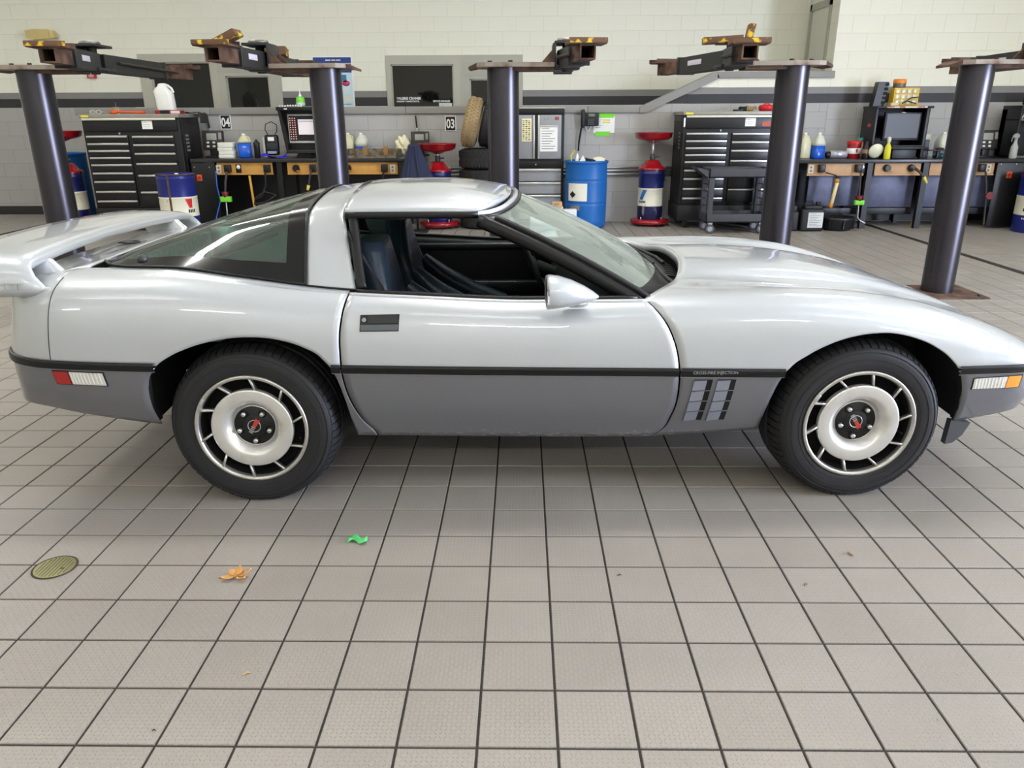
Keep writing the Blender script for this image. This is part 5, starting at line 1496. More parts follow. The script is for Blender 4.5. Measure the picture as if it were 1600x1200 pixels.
# ================================================================== WORKBENCHES AND WHAT STANDS ON THEM
WOODP = mat('varnished_ply_panel', (196, 146, 74), 0.5, var=0.15, scale=5)
WOODP2 = mat('pale_ply_panel', (190, 152, 112), 0.5, var=0.12, scale=5)
BENCHT = mat('dark_bench_top', (44, 43, 44), 0.28, var=0.15, scale=4)
BLUEG = mat('scuffed_blue_grey_panel', (84, 88, 112), 0.40, 0.2, var=0.22, scale=7)
OUTL = mat('ivory_outlet', (206, 198, 180), 0.5)
HOSEB = mat('black_hose', (22, 22, 24), 0.5)
BRASS = mat('brass_fitting', (190, 150, 70), 0.35, 0.8)
GREENT = mat('bright_green_tape', (120, 214, 60), 0.5)
def bench(name_lab, x0, x1, zt, segs, ply, legs, panels, side_panel):
    t = thing('workbench', name_lab, 'workbench', (0, 0, 0))
    q = MB(); q.bbox(x0, x1, 10.36, 11.12, zt - .045, zt, .006); q.build('bench_top', BENCHT, t)
    q = MB(); q.box(x0 + .02, x1 - .02, 11.06, 11.10, .02, zt - .045); q.build('back_panel', BLKPC, t)
    for (a, b) in segs:
        q = MB(); q.bbox(a, b, 10.40, 10.425, zt - .195, zt - .05, .003); q.build('ply_panel', ply, t)
        q = MB(); q.box(a, b, 10.392, 10.43, zt - .205, zt - .190); q.build('panel_lip', ply, t)
    for lx in legs:      # raked steel legs
        q = MB(); q.prism([(lx - .035, zt - .045), (lx + .035, zt - .045), (lx + .035, 0), (lx - .035, 0)], lambda a, b: (a, 10.375, b), lambda a, b: (a, 10.44, b)); q.build('leg', BLKPC, t)
        q = MB(); q.box(lx - .03, lx + .03, 10.99, 11.05, 0, zt - .045); q.build('leg', BLKPC, t)
    for (a, b, z0, z1) in panels:
        q = MB(); q.bbox(a, b, 10.58, 10.60, z0, z1, .004); q.build('lower_panel', BLUEG, t)
    if panels:
        for (a, b) in ((panels[0][0], panels[1][1]), (panels[2][0], panels[2][1]), (panels[3][0], panels[3][1])):
            q = MB(); q.bbox(a, b, 10.54, 10.60, .17, .255, .004); q.build('lower_rail', BLKPC, t)
    if side_panel:
        q = MB(); q.bbox(side_panel[0], side_panel[1], 10.37, 10.39, .02, zt - .05, .003); sp = q.build('end_panel', BLKPC, t)
        q = MB(); q.box(side_panel[2], side_panel[2] + .065, 10.362, 10.37, .655, .735); e = q.build('switch_plate', mat('orange_switch_plate', (206, 96, 50), 0.5), sp)
        q = MB(); q.cyl((side_panel[2] + .032, 10.364, .695), (side_panel[2] + .032, 10.345, .695), .022, 16); q.build('stop_button', mat('red_stop_button', (190, 30, 28), 0.4), sp)
        for dx in (.04, .24):
            q = MB(); q.cyl((side_panel[0] + dx, 10.372, .83), (side_panel[0] + dx, 10.364, .83), .008, 10); q.build('screw', CHROME, sp)
    return t
bl_ = bench('black workbench with yellow ply fascia below the 04 and 03 signs', -4.40, -1.56, .935, [(-4.07, -3.33), (-3.13, -2.40), (-2.33, -1.66)], WOODP, [-3.23, -1.61], [], (-4.40, -4.09, -4.34))
br_ = bench('black workbench with pale ply fascia below the dark monitor', 3.52, 7.3, .895, [(3.76, 4.50), (4.64, 5.24), (5.36, 6.20)], WOODP2, [4.57, 5.30, 6.9], [(3.86, 4.18, .28, .68), (4.22, 4.54, .28, .68), (4.66, 5.28, .26, .68), (5.36, 6.6, .26, .68)], (6.22, 7.2, 6.36))
for (par, x, z, kind) in ((bl_, -4.045, .80, 'o'), (bl_, -3.915, .81, 'r'), (bl_, -3.39, .81, 'r'), (bl_, -3.01, .81, 'k'), (bl_, -2.78, .81, 'r'), (bl_, -2.32, .81, 'k'), (bl_, -1.83, .81, 'r'), (bl_, -1.725, .80, 'o'), (bl_, -3.78, .81, 's'),
                          (br_, 3.80, .775, 'o'), (br_, 3.93, .785, 'r'), (br_, 4.41, .785, 'r'), (br_, 4.79, .785, 'k'), (br_, 5.11, .785, 'k'), (br_, 5.60, .785, 'r'), (br_, 6.02, .785, 'r'), (br_, 4.47, .78, 's'), (br_, 6.12, .775, 'o')):
    if kind == 'o':
        q = MB(); q.bbox(x - .035, x + .035, 10.390, 10.402, z - .055, z + .055, .003); o = q.build('outlet', OUTL, par)
        for dz in (-.022, .022):
            q = MB(); q.cyl((x, 10.391, z + dz), (x, 10.386, z + dz), .015, 14); q.build('socket', mat('outlet_shadow', (120, 112, 100), 0.6), o)
    elif kind == 'r':
        q = MB(); q.bbox(x - .042, x + .042, 10.33, 10.402, z - .05, z + .05, .012); q.build('reel_box', BLKPC, par)
    elif kind == 'k':
        q = MB(); q.cyl((x, 10.402, z), (x, 10.34, z), .048, 20, .040); o = q.build('hose_knob', BLKPC, par)
        q = MB(); q.cyl((x + .01, 10.345, z - .03), (x + .05, 10.33, z - .03), .008, 8); q.build('air_nipple', BRASS, o)
    else:
        q = MB(); q.bbox(x - .035, x + .035, 10.390, 10.402, z - .055, z + .05, .003); o = q.build('label_plate', BLKPC, par)
        q = MB(); q.lathe([(.0, 0), (.026, 0), (.026, .004), (.0, .004)], 20, T(x, 10.390, z + .018) @ rx(PI / 2)); q.build('round_logo', PAPER, o)
# hoses, guns and cords hanging from the benches
def hose(name, label, cat, pts, r, m, extra=None, group=None):
    t = thing(name, label, cat, pts[0], 0, group); P0 = Vector(pts[0])
    q = MB(); q.tube([Vector(p) - P0 for p in pts], r, 8); q.build('hose', m, t)
    if extra: extra(t, P0)
    return t
def ex_gun(col):
    def f(t, P0):
        q = MB(); q.cyl(Vector((-3.955, 10.27, .52)) - P0, Vector((-3.955, 10.27, .44)) - P0, .045, 16, .03); q.build('gauge_body', mat('dark_red_gauge', (110, 30, 26), 0.4), t)
        q = MB(); q.bbox(-.07, .07, -.03, .03, -.035, .035, .006, T(*(Vector((-3.95, 10.27, .425)) - P0))); q.build('green_tag', GREENT, t)
        q = MB(); q.cyl(Vector((-3.955, 10.27, .40)) - P0, Vector((-3.965, 10.27, .12)) - P0, .009, 10); q.build('lance', CHROME, t)
    return f
hose('oil_gun', 'oil gun with lime green tag hanging from yellow-panelled workbench', 'oil gun', [(-3.915, 10.317, .77), (-3.93, 10.27, .65), (-3.95, 10.27, .52)], .014, mat('beaded_black_hose', (60, 58, 56), 0.5), ex_gun(0))
def ex_gun2(t, P0):
    q = MB(); q.cyl(Vector((4.43, 10.27, .44)) - P0, Vector((4.44, 10.27, .37)) - P0, .048, 16, .03); q.build('gauge_body', mat('dark_red_gauge', (110, 30, 26), 0.4), t)
    q = MB(); q.bbox(-.06, .06, -.03, .03, -.03, .03, .006, T(*(Vector((4.44, 10.27, .355)) - P0))); q.build('green_tag', GREENT, t)
    q = MB(); q.tube([Vector(p) - P0 for p in ((4.44, 10.27, .33), (4.45, 10.27, .16), (4.49, 10.27, .12), (4.56, 10.27, .085))], .009, 8); q.build('lance', CHROME, t)
hose('oil_gun', 'oil gun with lime green tag hanging from pale-panelled workbench', 'oil gun', [(4.41, 10.27, .74), (4.42, 10.27, .6), (4.43, 10.27, .43)], .014, MATS['beaded_black_hose'], ex_gun2)
def ex_wand(t, P0):
    q = MB(); q.cyl(Vector((4.12, 10.27, .62)) - P0, Vector((4.08, 10.27, .33)) - P0, .024, 14); q.build('work_light_tube', mat('pale_yellow_tube', (222, 206, 150), 0.4), t)
    for (a, b) in ((.66, .61), (.35, .29)):
        q = MB(); q.cyl(Vector((4.118 - (.66 - a) * .13, 10.27, a)) - P0, Vector((4.118 - (.66 - b) * .13, 10.27, b)) - P0, .029, 14); q.build('amber_end', mat('amber_plastic', (196, 130, 40), 0.4), t)
hose('work_light', 'amber-ended tube work light hanging from pale-panelled workbench', 'work light', [(3.95, 10.27, .74), (4.10, 10.27, .70), (4.12, 10.27, .64)], .008, HOSEB, ex_wand)
def nozzle(p0, p1, t, P0):
    q = MB(); q.cyl(Vector(p0) - P0, Vector(p1) - P0, .022, 12, .016); q.build('yellow_nozzle', mat('yellow_nozzle_plastic', (222, 210, 90), 0.4), t)
hose('air_hose', 'short black air hose with yellow nozzle angled beside the pale-panelled bench leg', 'hose', [(5.11, 10.27, .785), (5.17, 10.27, .74), (5.24, 10.27, .67)], .017, mat('olive_hose', (70, 60, 40), 0.5), lambda t, P0: nozzle((5.235, 10.27, .68), (5.285, 10.27, .60), t, P0))
hose('air_hose', 'short air hose with yellow nozzle beside the second lift column', 'hose', [(-2.78, 10.27, .80), (-2.80, 10.27, .72), (-2.83, 10.27, .60)], .012, mat('beaded_black_hose', (60, 58, 56), 0.5), lambda t, P0: nozzle((-2.83, 10.27, .60), (-2.85, 10.27, .54), t, P0))
hose('power_cord', 'thin blue cord hanging beside the oil gun on yellow-panelled workbench', 'cord', [(-4.04, 10.27, .79), (-4.05, 10.27, .6), (-4.03, 10.27, .4), (-4.10, 10.27, .22), (-4.16, 10.27, .05)], .007, mat('blue_cord', (60, 110, 210), 0.5))
hose('power_cord', 'thick black cord looped under the yellow-panelled workbench', 'cord', [(-3.39, 10.27, .77), (-3.40, 10.27, .60), (-3.47, 10.27, .46), (-3.56, 10.27, .42), (-3.58, 10.27, .36), (-3.42, 10.27, .38), (-3.28, 10.27, .48), (-3.42, 10.27, .52), (-3.55, 10.27, .44)], .014, HOSEB)
hose('grease_hose', 'beaded hose with red reel hanging behind the rightmost lift column', 'hose', [(6.02, 10.27, .745), (6.06, 10.27, .6), (6.10, 10.27, .35), (6.13, 10.27, .06)], .013, MATS['beaded_black_hose'], lambda t, P0: MB().cyl(Vector((6.12, 10.27, .44)) - P0, Vector((6.12, 10.24, .44)) - P0, .05, 16).build('red_reel', mat('dark_red_gauge', (110, 30, 26), 0.4), t))
hose('air_hose', 'dark air hose hanging below the outlet at the jacket end of yellow-panelled bench', 'hose', [(-1.83, 10.27, .77), (-1.84, 10.27, .68), (-1.86, 10.27, .55)], .012, HOSEB)
def stick(name, label, p0, p1, r, m):
    q = MB(); P0 = Vector(p1); q.cyl(Vector((0, 0, 0)), Vector(p0) - P0, r, 10); return tag(q.build(name, m, None, P0), label, name.replace('_', ' '))
stick('wooden_handle', 'upright yellow wooden tool handle under the yellow-panelled workbench', (-3.655, 10.42, .72), (-3.62, 10.42, .0), .016, mat('yellow_wood', (206, 158, 60), 0.5, var=0.1))
stick('wooden_handle', 'pale wooden tool handle leaning beside the pale-panelled bench leg', (5.36, 10.46, .66), (5.27, 10.46, .0), .012, mat('pale_wood', (200, 150, 80), 0.5, var=0.1))

# ---- bottles and jugs
def shell_mat(name, rgb, a): return mat(name, rgb, 0.25, alpha=a)
CLEARP = mat('milky_clear_plastic', (206, 208, 192), 0.3)
CLEARY = mat('yellowish_clear_plastic', (206, 204, 168), 0.3)
BLUEL = mat('blue_washer_fluid', (30, 92, 200), 0.2)
def jug(x, y, z, label, fill, top, r=.078, h=.30, cap=None, group='gallon jugs'):
    """square-shouldered gallon jug; fill = height of coloured fluid"""
    t = thing('fluid_jug', label, 'jug', (x, y, z), 0.2, group)
    def sq(r_, z_):
        pts = []
        for k in range(24):
            a = 2 * PI * k / 24; c, s_ = math.cos(a), math.sin(a)
            pts.append(Vector((r_ * math.copysign(abs(c) ** .6, c), r_ * math.copysign(abs(s_) ** .6, s_), z_)))
        return pts + [pts[0]]
    def body(zs, nm, m):
        q = MB(); P = [sq(r_, z_) for (r_, z_) in zs]; q.grid(P)
        q.add(P[0][:-1], [tuple(range(24))]); q.add(P[-1][:-1], [tuple(range(24))]); return q.build(nm, m, t, weld=True)
    sh = h * .60
    if fill > 0: body([(r * .92, 0), (r, .012), (r, fill)], 'fluid', BLUEL if top != 'teal' else mat('teal_fluid', (30, 110, 120), 0.25))
    body(([(r, fill)] if fill > 0 else [(r * .92, 0), (r, .012)]) + [(r, sh), (r * .80, h * .74), (r * .45, h * .88), (r * .26, h * .92), (r * .26, h * .96)], 'jug_body', CLEARY if top == 'y' else CLEARP)
    q = MB(); q.lathe([(r * .30, h * .94), (r * .30, h), (0, h)], 16); q.build('cap', cap or PAPER, t)
    q = MB(); q.tube([(r * .2, 0, h * .9), (r * .75, 0, h * .84), (r * .95, 0, h * .66), (r * .9, 0, h * .5)], .011, 8); q.build('handle', CLEARY if top == 'y' else CLEARP, t)
    return t
BT, BR = .935, .895
jug(-3.79, 10.75, BT, 'jug nearly full of blue fluid beside the white boxes', .20, 'y', .088, .31)
jug(-2.42, 10.975, BT, 'yellowish clear jug just past the second lift column', 0, 'y', .078, .31)
jug(-2.24, 10.975, BT, 'jug a third full of blue fluid behind the metal tray', .13, 'c', .082, .31)
jug(3.80, 10.75, BR, 'empty milky jug at the end of the pale-panelled bench beside the fourth lift column', 0, 'y', .078, .33)
jug(3.98, 10.72, BR, 'half-full jug of bright blue fluid on the pale-panelled bench', .165, 'c', .080, .33)
jug(5.68, 10.80, BR, 'clear jug with a little teal fluid beside the white box', .06, 'teal', .088, .33)
def bottle(name, label, cat, x, y, z, prof, m, cap=None, n=20, extra=None):
    t = thing(name, label, cat, (x, y, z), 0, None)
    q = MB(); q.lathe(prof, n); q.build('bottle_body', m, t)
    if cap: q = MB(); q.lathe(cap[0], n); q.build('cap', cap[1], t)
    if extra: extra(t)
    return t
bottle('lotion_bottle', 'black pump bottle between blue jug and handheld scanner', 'bottle', -3.615, 10.72, BT, [(.035, 0), (.04, .01), (.04, .15), (.045, .19), (.03, .205)], BLKPC, ([(.028, .2), (.02, .22), (.012, .235), (0, .237)], BLKPC))
bottle('soap_bottle', 'green hand soap pump bottle standing on top of the lit monitor housing', 'bottle', -2.945, 10.66, 1.581, [(.045, 0), (.056, .012), (.056, .085), (.048, .12), (.02, .13)], mat('lime_green_soap', (120, 210, 70), 0.3), ([(.016, .128), (.02, .15), (.008, .155), (.008, .20), (.02, .205), (0, .212)], PAPER), extra=lambda t: MB().lathe([(.0565, .015), (.058, .02), (.058, .05), (.0565, .055)], 20, cap=False).build('label_band', mat('clear_grey_band', (190, 206, 190), 0.3), t))
bottle('black_canister', 'small black canister in front of the yellowish jug', 'canister', -2.47, 10.66, BT, [(.045, 0), (.048, .006), (.048, .11), (.04, .118)], BLKPC, ([(.030, .116), (.03, .13), (0, .131)], BLKPC))
bottle('spray_bottle', 'clear bottle of yellow fluid in front of the keyboard under the dark screen', 'bottle', 4.77, 10.395, BR, [(.038, 0), (.042, .008), (.040, .15), (.018, .20), (.016, .22)], mat('yellow_fluid', (214, 206, 50), 0.25), ([(.022, .215), (.024, .26), (.018, .28), (0, .282)], CLEARP))
bottle('squeeze_bottle', 'white bottle with teal cap beside the red canister', 'bottle', 4.57, 10.80, BR, [(.038, 0), (.042, .01), (.042, .19), (.036, .21)], CLEARP, ([(.034, .208), (.036, .26), (0, .262)], mat('teal_cap', (40, 150, 140), 0.4)))
bottle('black_bottle', 'black bottle with pale label beside the round white dish', 'bottle', 4.54, 10.52, BR, [(.040, 0), (.045, .01), (.045, .15), (.02, .19), (.018, .21)], BLKPC, ([(.022, .205), (.022, .225), (0, .226)], BLKPC), extra=lambda t: MB().lathe([(.0455, .07), (.047, .072), (.047, .12), (.0455, .122)], 20, cap=False).build('label_band', mat('brown_label', (150, 110, 90), 0.5), t))
def red_can(t):
    q = MB(); q.lathe([(.0895, .06), (.0915, .062), (.0915, .13), (.0895, .132)], 32, cap=False); q.build('white_label', PAPER, t)
    P = [[Vector((.093 * math.sin(a), -.093 * math.cos(a), z)) for a in (x0, (x0 + x1) / 2, x1)] for (x0, x1, z) in ((.0, .12, .075), (-.15, .25, .12))]
    q = MB(); q.grid(P); q.build('red_v_mark', mat('bright_red_print', (190, 24, 30), 0.4), t)
bottle('hand_cleaner_can', 'red canister with white label on the pale-panelled bench', 'canister', 4.455, 10.70, BR, [(.082, 0), (.088, .01), (.089, .19), (.085, .20)], mat('dark_red_can', (150, 20, 22), 0.35), ([(.094, .185), (.096, .215), (.085, .225), (0, .226)], mat('red_lid', (196, 26, 30), 0.35)), 32, red_can)
bottle('trigger_spray_bottle', 'white trigger spray bottle at the outer end of the pale-panelled bench by the rack', 'bottle', 6.50, 10.55, BR, [(.042, 0), (.046, .01), (.044, .14), (.020, .20), (.018, .23)], mat('grey_white_plastic', (176, 178, 172), 0.4), ([(.020, .225), (.022, .25), (.014, .262), (0, .263)], mat('grey_trigger', (150, 152, 150), 0.4)), extra=lambda t: MB().prism([(-.05, .262), (.03, .258), (.035, .295), (.0, .315), (-.03, .305), (-.045, .285)], lambda a, b: (a, -.012, b), lambda a, b: (a, .012, b)).tube([(-.04, 0, .27), (-.055, 0, .235), (-.05, 0, .21)], .006, 6).build('trigger_head', MATS['grey_trigger'], t))

# ---- boxes, trays, rags
for k, (dx, h_) in enumerate(((0, .045), (.006, .045), (-.006, .045), (.002, .065))):
    q = MB(); q.bbox(-.10, .10, -.08, .08, 0, h_ - .002, .004); o = q.build('carton', mat('white_carton', (226, 226, 214), 0.7, var=0.03), None, (-4.02 + dx, 10.72, BT + sum((.045, .045, .045, .065)[:k])))
    tag(o, 'small white carton, %s in the stack beside the four-button battery tester' % ('lowest', 'second', 'third', 'topmost')[k], 'box', 'stacked white cartons')
q = MB(); q.bbox(-.10, .10, -.05, .05, 0, .30, .006); o = q.build('carton', MATS['white_carton'], None, (5.50, 11.02, BR)); tag(o, 'tall white carton standing behind the mouse mat on the pale-panelled bench', 'box')
q = MB(); P = []
for k in range(13):
    u = k / 12; row = []
    for j in range(9):
        v = j / 8; z = .014 + .10 * max(0, math.sin(u * 5.2 + v * 2.3)) * (1 - abs(2 * v - 1) * .6) * (.4 + u) + .01 * math.cos(9 * u)
        row.append(Vector((-.16 + .32 * u, -.09 + .18 * v + .02 * math.sin(7 * u), z)))
    P.append(row)
q.grid(P); o = q.build('shop_rag', mat('royal_blue_cloth', (44, 34, 200), 0.8), None, (-3.33, 10.52, BT), solid=0.004, sub=1); tag(o, 'crumpled royal blue rag at the front edge of the yellow-panelled bench', 'rag')
# handheld scanner docked upright
t = thing('diagnostic_scanner', 'white and black handheld scanner standing on the yellow-panelled workbench', 'scanner', (-3.41, 10.72, BT))
q = MB(); q.bbox(-.12, .02, -.02, .10, 0, .27, .03); q.build('back_shell', mat('white_scanner_shell', (212, 212, 204), 0.4), t)
q = MB(); q.bbox(-.075, .115, -.075, .0, .03, .295, .035); q.build('front_shell', BLKPC, t)
q = MB(); q.bbox(-.04, .085, -.082, -.07, .10, .19, .004); q.build('screen', mat('dark_lcd', (46, 50, 52), 0.2), t)
q = MB(); q.bbox(-.02, .065, -.082, -.07, .215, .265, .004); q.build('top_label', PAPER, t)
q = MB(); q.bbox(-.04, .085, -.082, -.07, .05, .085, .004); q.build('key_row', mat('silver_keys', (150, 156, 164), 0.4), t)
q = MB(); q.tube([(-.03, 0, .28), (-.075, .02, .36), (-.06, .02, .43), (.02, .02, .46), (.09, .02, .42), (.085, .02, .34), (.05, 0, .28)], .006, 8); q.build('cable_loop', HOSEB, t)
# shallow metal tray on the yellow-panelled bench
t = thing('drip_tray', 'worn shallow metal tray at the jacket end of the yellow-panelled bench', 'tray', (-2.04, 10.62, BT))
TRAYM = mix_mat('stained_metal_tray', (122, 116, 102), (96, 78, 56), 0.45, 0.6, 14, 0.5, 0.7, metal=0.3)
q = MB(); q.bbox(-.36, .36, -.20, .24, .0, .012, .004); q.build('tray_floor', mix_mat('oily_tray_floor', (176, 158, 120), (104, 90, 66), 0.5, 0.65, 10, 0.4), t)
for (a, b, c, d, hh) in ((-.37, .37, .23, .245, .105), (-.375, -.36, -.2, .245, .095), (.36, .375, -.2, .245, .095), (-.37, .37, -.215, -.2, .035)):
    q = MB(); q.box(a, b, c, d, 0, hh); q.build('tray_wall', TRAYM, t)
for dx in (-.12, .16):
    q = MB(); q.box(dx - .03, dx + .03, .215, .23, .02, .13); q.build('tray_clip', mat('rusty_clip', (150, 116, 70), 0.7), t)
# crumpled paper and jacket at the bench end
bm = bmesh.new(); bmesh.ops.create_icosphere(bm, subdivisions=4, radius=1)
for v in bm.verts:
    k = 1 + .16 * math.sin(v.co.x * 8 + v.co.z * 6) + .10 * math.cos(v.co.y * 11 - v.co.z * 7)
    v.co = Vector((v.co.x * .095 * k, v.co.y * .07 * k, .145 + v.co.z * .115 * k))
q = MB(); q.from_bm(bm, None, True); o = q.build('paper_towel', mat('cream_paper_towel', (232, 226, 190), 0.85), None, (-1.665, 11.0, BT)); tag(o, 'crumpled cream paper towel beside the navy jacket', 'paper towel')
t = thing('work_jacket', 'navy blue work jacket draped over a stand at the bench end', 'jacket', (-1.40, 10.17, 0))
q = MB(); P = []
for k in range(17):
    u = k / 16; z = 1.115 - u * .72; hw = .065 + .205 * min(1, u * 1.25); row = []
    for j in range(33):
        a = 2 * PI * j / 32
        rr = 1 + .12 * math.sin(5 * a + u * 2) * u + .06 * math.sin(11 * a + 3 * u) * u
        row.append(Vector(((hw * math.cos(a) * rr) + .02 * u, (.045 + .11 * u) * math.sin(a) * rr, z)))
    P.append(row)
q.grid(P); q.add(P[0][:-1], [tuple(range(32))]); q.build('cloth', mat('navy_cloth', (40, 46, 72), 0.85, var=0.12, scale=6), t, weld=True)
q = MB(); q.tube([Vector((.02 + .10 * u, -.055 - .09 * u - .01 * math.sin(6 * u), 1.10 - .70 * u)) for u in lin(0, 1, 8)], [.012 + .02 * u for u in lin(0, 1, 8)], 8); q.build('cloth_fold', MATS['navy_cloth'], t)
q = MB(); q.tube([Vector((-.03 - .10 * u, -.05 - .08 * u, 1.09 - .68 * u)) for u in lin(0, 1, 8)], [.010 + .022 * u for u in lin(0, 1, 8)], 8); q.build('cloth_fold', MATS['navy_cloth'], t)
q = MB(); q.cyl((0, .03, 0), (0, .03, 1.08), .014, 10); q.bbox(-.14, .14, -.09, .15, 0, .02, .004); q.build('stand', BLKPC, t)
# ---- battery testers: brown boxes with a small display, on a stand
def tester(x, y, z, label, tilt=-.15, buttons=True, s=1.0):
    t = thing('battery_tester', label, 'tester', (x, y, z), 0.05, 'battery testers')
    M = T(0, 0, .10 * s) @ rx(tilt)
    BRN = mat('brown_black_tester', (46, 40, 38), 0.5, var=0.15, scale=12)
    q = MB(); q.bbox(-.135 * s, .135 * s, -.04, .05, 0, .25 * s, .008, M); q.build('case', BRN, t)
    q = MB(); q.bbox(-.075 * s, .06 * s, -.048, -.038, .12 * s, .21 * s, .004, M); q.build('display', mat('grey_lcd', (150, 154, 146), 0.3), t)
    q = MB(); q.bbox(.085 * s, .125 * s, -.046, -.038, .13 * s, .22 * s, .003, M); q.build('side_label', mat('grey_label', (140, 138, 132), 0.6), t)
    if buttons:
        for (bx, bz) in ((-.06, .09), (.02, .09), (-.06, .04), (.02, .04)):
            q = MB(); q.bbox((bx - .018) * s, (bx + .018) * s, -.052, -.038, (bz - .013) * s, (bz + .013) * s, .005, M); q.build('button', mat('white_button', (222, 222, 216), 0.4), t)
    q = MB(); q.bbox(-.05 * s, .05 * s, -.02, .06, 0, .14 * s, .005); q.build('stand', BLKPC, t)
    q = MB(); q.bbox(-.11 * s, .13 * s, -.06, .10, 0, .02, .004); q.build('foot', BLKPC, t)
    return t
tester(-4.235, 10.80, BT, 'brown battery tester with four white buttons beside the jug-topped tool chest')
tester(-1.42, 10.98, BT, 'dark battery tester with a small grey display above the navy jacket', buttons=False, s=.92)
tester(6.30, 10.85, BR, 'brown battery tester just past the rightmost lift column')
# ---- computer stations
t = thing('computer_station', 'black monitor housing with a lit screen of icons beside the second lift column', 'computer', (-3.0, 10.62, BT))
q = MB(); q.prism([(-.235, .64), (.33, .64), (.33, .075), (-.16, .075)], lambda a, b: (a, .10, b), lambda a, b: (a * .9, .42, b)); q.build('back_box', BLKPC, t)
for (poly) in ([(-.24, .64), (-.165, .075), (-.135, .075), (-.20, .60)], [(.30, .60), (.27, .075), (.31, .075), (.345, .64)]):
    q = MB(); q.prism(poly, lambda a, b: (a, -.06, b), lambda a, b: (a, .12, b)); q.build('side_cheek', BLKPC, t)
q = MB(); q.bbox(-.25, .36, -.08, .20, .600, .645, .006); hd = q.build('header', BLKPC, t)
q = MB(); q.bbox(-.14, -.10, -.084, -.079, .612, .626, .001); q.build('small_tag', PAPER, hd)
for k in range(9):
    q = MB(); q.lathe([(.0, .0), (.015, .002), (.012, .016), (.0, .02)], 8, T(-.20 + k * .035, -.05, .645 + (.006 if 3 <= k <= 6 else 0)) ); q.build('raised_letter', PAPER, hd)
q = MB(); q.bbox(-.150, .30, .06, .10, .185, .555, .010); mo = q.build('monitor', mat('silver_monitor_frame', (196, 196, 192), 0.4), t)
SCRD = mat('screen_dark_glow', (26, 24, 26), 0.2, emit=0.5); SCRW = mat('screen_window_glow', (214, 208, 210), 0.3, emit=0.30); SCRI = mat('screen_icon_glow', (210, 150, 140), 0.3, emit=0.6)
q = MB(); q.box(-.132, .282, .055, .060, .215, .535); sc = q.build('screen', SCRD, mo)
q = MB(); q.box(-.01, .25, .0535, .055, .295, .49); q.build('dialog_window', SCRW, mo)
q = MB(); q.box(.0, .24, .0525, .0535, .455, .462); q.build('dialog_line', mat('dialog_line_grey', (150, 140, 150), 0.4), mo)
for k in range(10):
    for j in range(3):
        q = MB(); q.box(-.122 + j * .032, -.108 + j * .032, .0535, .055, .235 + k * .029, .248 + k * .029); q.build('icon', SCRI, mo)
q = MB(); q.bbox(-.15, .30, -.14, .10, .062, .080, .006); sh_ = q.build('keyboard_shelf', BLKPC, t)
q = MB(); q.bbox(-.13, .28, -.13, -.01, .080, .096, .004); kb = q.build('keyboard', mat('keyboard_black', (30, 30, 32), 0.5), t)
q = MB()
for r_ in range(4):
    for c_ in range(15): q.box(-.12 + c_ * .026, -.098 + c_ * .026, -.12 + r_ * .026, -.10 + r_ * .026, .096, .101)
o = q.build('keys', mat('keycap_grey', (58, 58, 62), 0.5), kb); o['kind'] = 'stuff'
q = MB(); q.prism([(-.06, 0), (.16, 0), (.12, .07), (-.02, .07)], lambda a, b: (a, -.02, b), lambda a, b: (a, .30, b)); q.build('pedestal', BLKPC, t)

t = thing('computer_station', 'black open-fronted monitor housing with a dark screen on the pale-panelled bench', 'computer', (4.98, 10.56, BR))
q = MB(); q.bbox(-.36, .34, .36, .40, .0, .655, .006); q.build('back_box', BLKPC, t)
q = MB(); q.bbox(-.36, -.325, .0, .38, .0, .64, .006); ck = q.build('side_cheek', BLKPC, t)
q = MB(); q.bbox(-.3625, -.3605, .10, .20, .40, .44, .001); q.build('red_logo', mat('red_white_logo', (206, 70, 66), 0.5), ck)
q = MB(); q.bbox(.30, .345, .0, .38, .02, .64, .006); q.build('side_cheek', BLKPC, t)
q = MB(); q.bbox(-.37, .37, -.03, .40, .630, .658, .006); hd = q.build('top_shelf', BLKPC, t)
q = MB(); q.bbox(-.24, .28, -.034, -.030, .634, .654, .001); q.build('sticker_strip', mix_mat('coloured_sticker_strip', (222, 218, 206), (190, 120, 90), 0.5, 0.54, 30, 0.6), hd)
q = MB(); q.bbox(-.205, .275, .06, .11, .225, .585, .010); mo = q.build('monitor', mat('monitor_black_frame', (26, 26, 30), 0.35), t)
q = MB(); q.box(-.180, .250, .055, .061, .26, .56); q.build('screen', mat('blank_grey_screen', (50, 50, 58), 0.35), mo)
q = MB(); q.bbox(.0, .05, .05, .06, .575, .583, .001); q.build('monitor_badge', PAPER, mo)
q = MB(); q.bbox(-.16, .34, -.13, .10, .125, .150, .006); sh_ = q.build('keyboard_shelf', BLKPC, t)
q = MB(); q.bbox(-.14, .29, -.12, .0, .150, .166, .004); kb = q.build('keyboard', mat('keyboard_black', (30, 30, 32), 0.5), t)
q = MB()
for r_ in range(4):
    for c_ in range(15): q.box(-.13 + c_ * .027, -.108 + c_ * .027, -.11 + r_ * .026, -.09 + r_ * .026, .166, .171)
o = q.build('keys', mat('keycap_grey', (58, 58, 62), 0.5), kb); o['kind'] = 'stuff'
q = MB(); q.bbox(-.10, .22, -.06, .28, .0, .125, .01); q.build('pedestal', BLKPC, t)
ST = 10.56; TZ = BR + .658
q = MB(); q.prism([(-.085, 0), (.055, 0), (.085, .30), (-.045, .30)], lambda a, b: (a, -.06, b), lambda a, b: (a, .06, b)); 
t = thing('desk_speaker', 'tall black speaker bin standing on the dark monitor housing', 'speaker', (4.70, 10.74, TZ)); q.build('case', BLKPC, t)
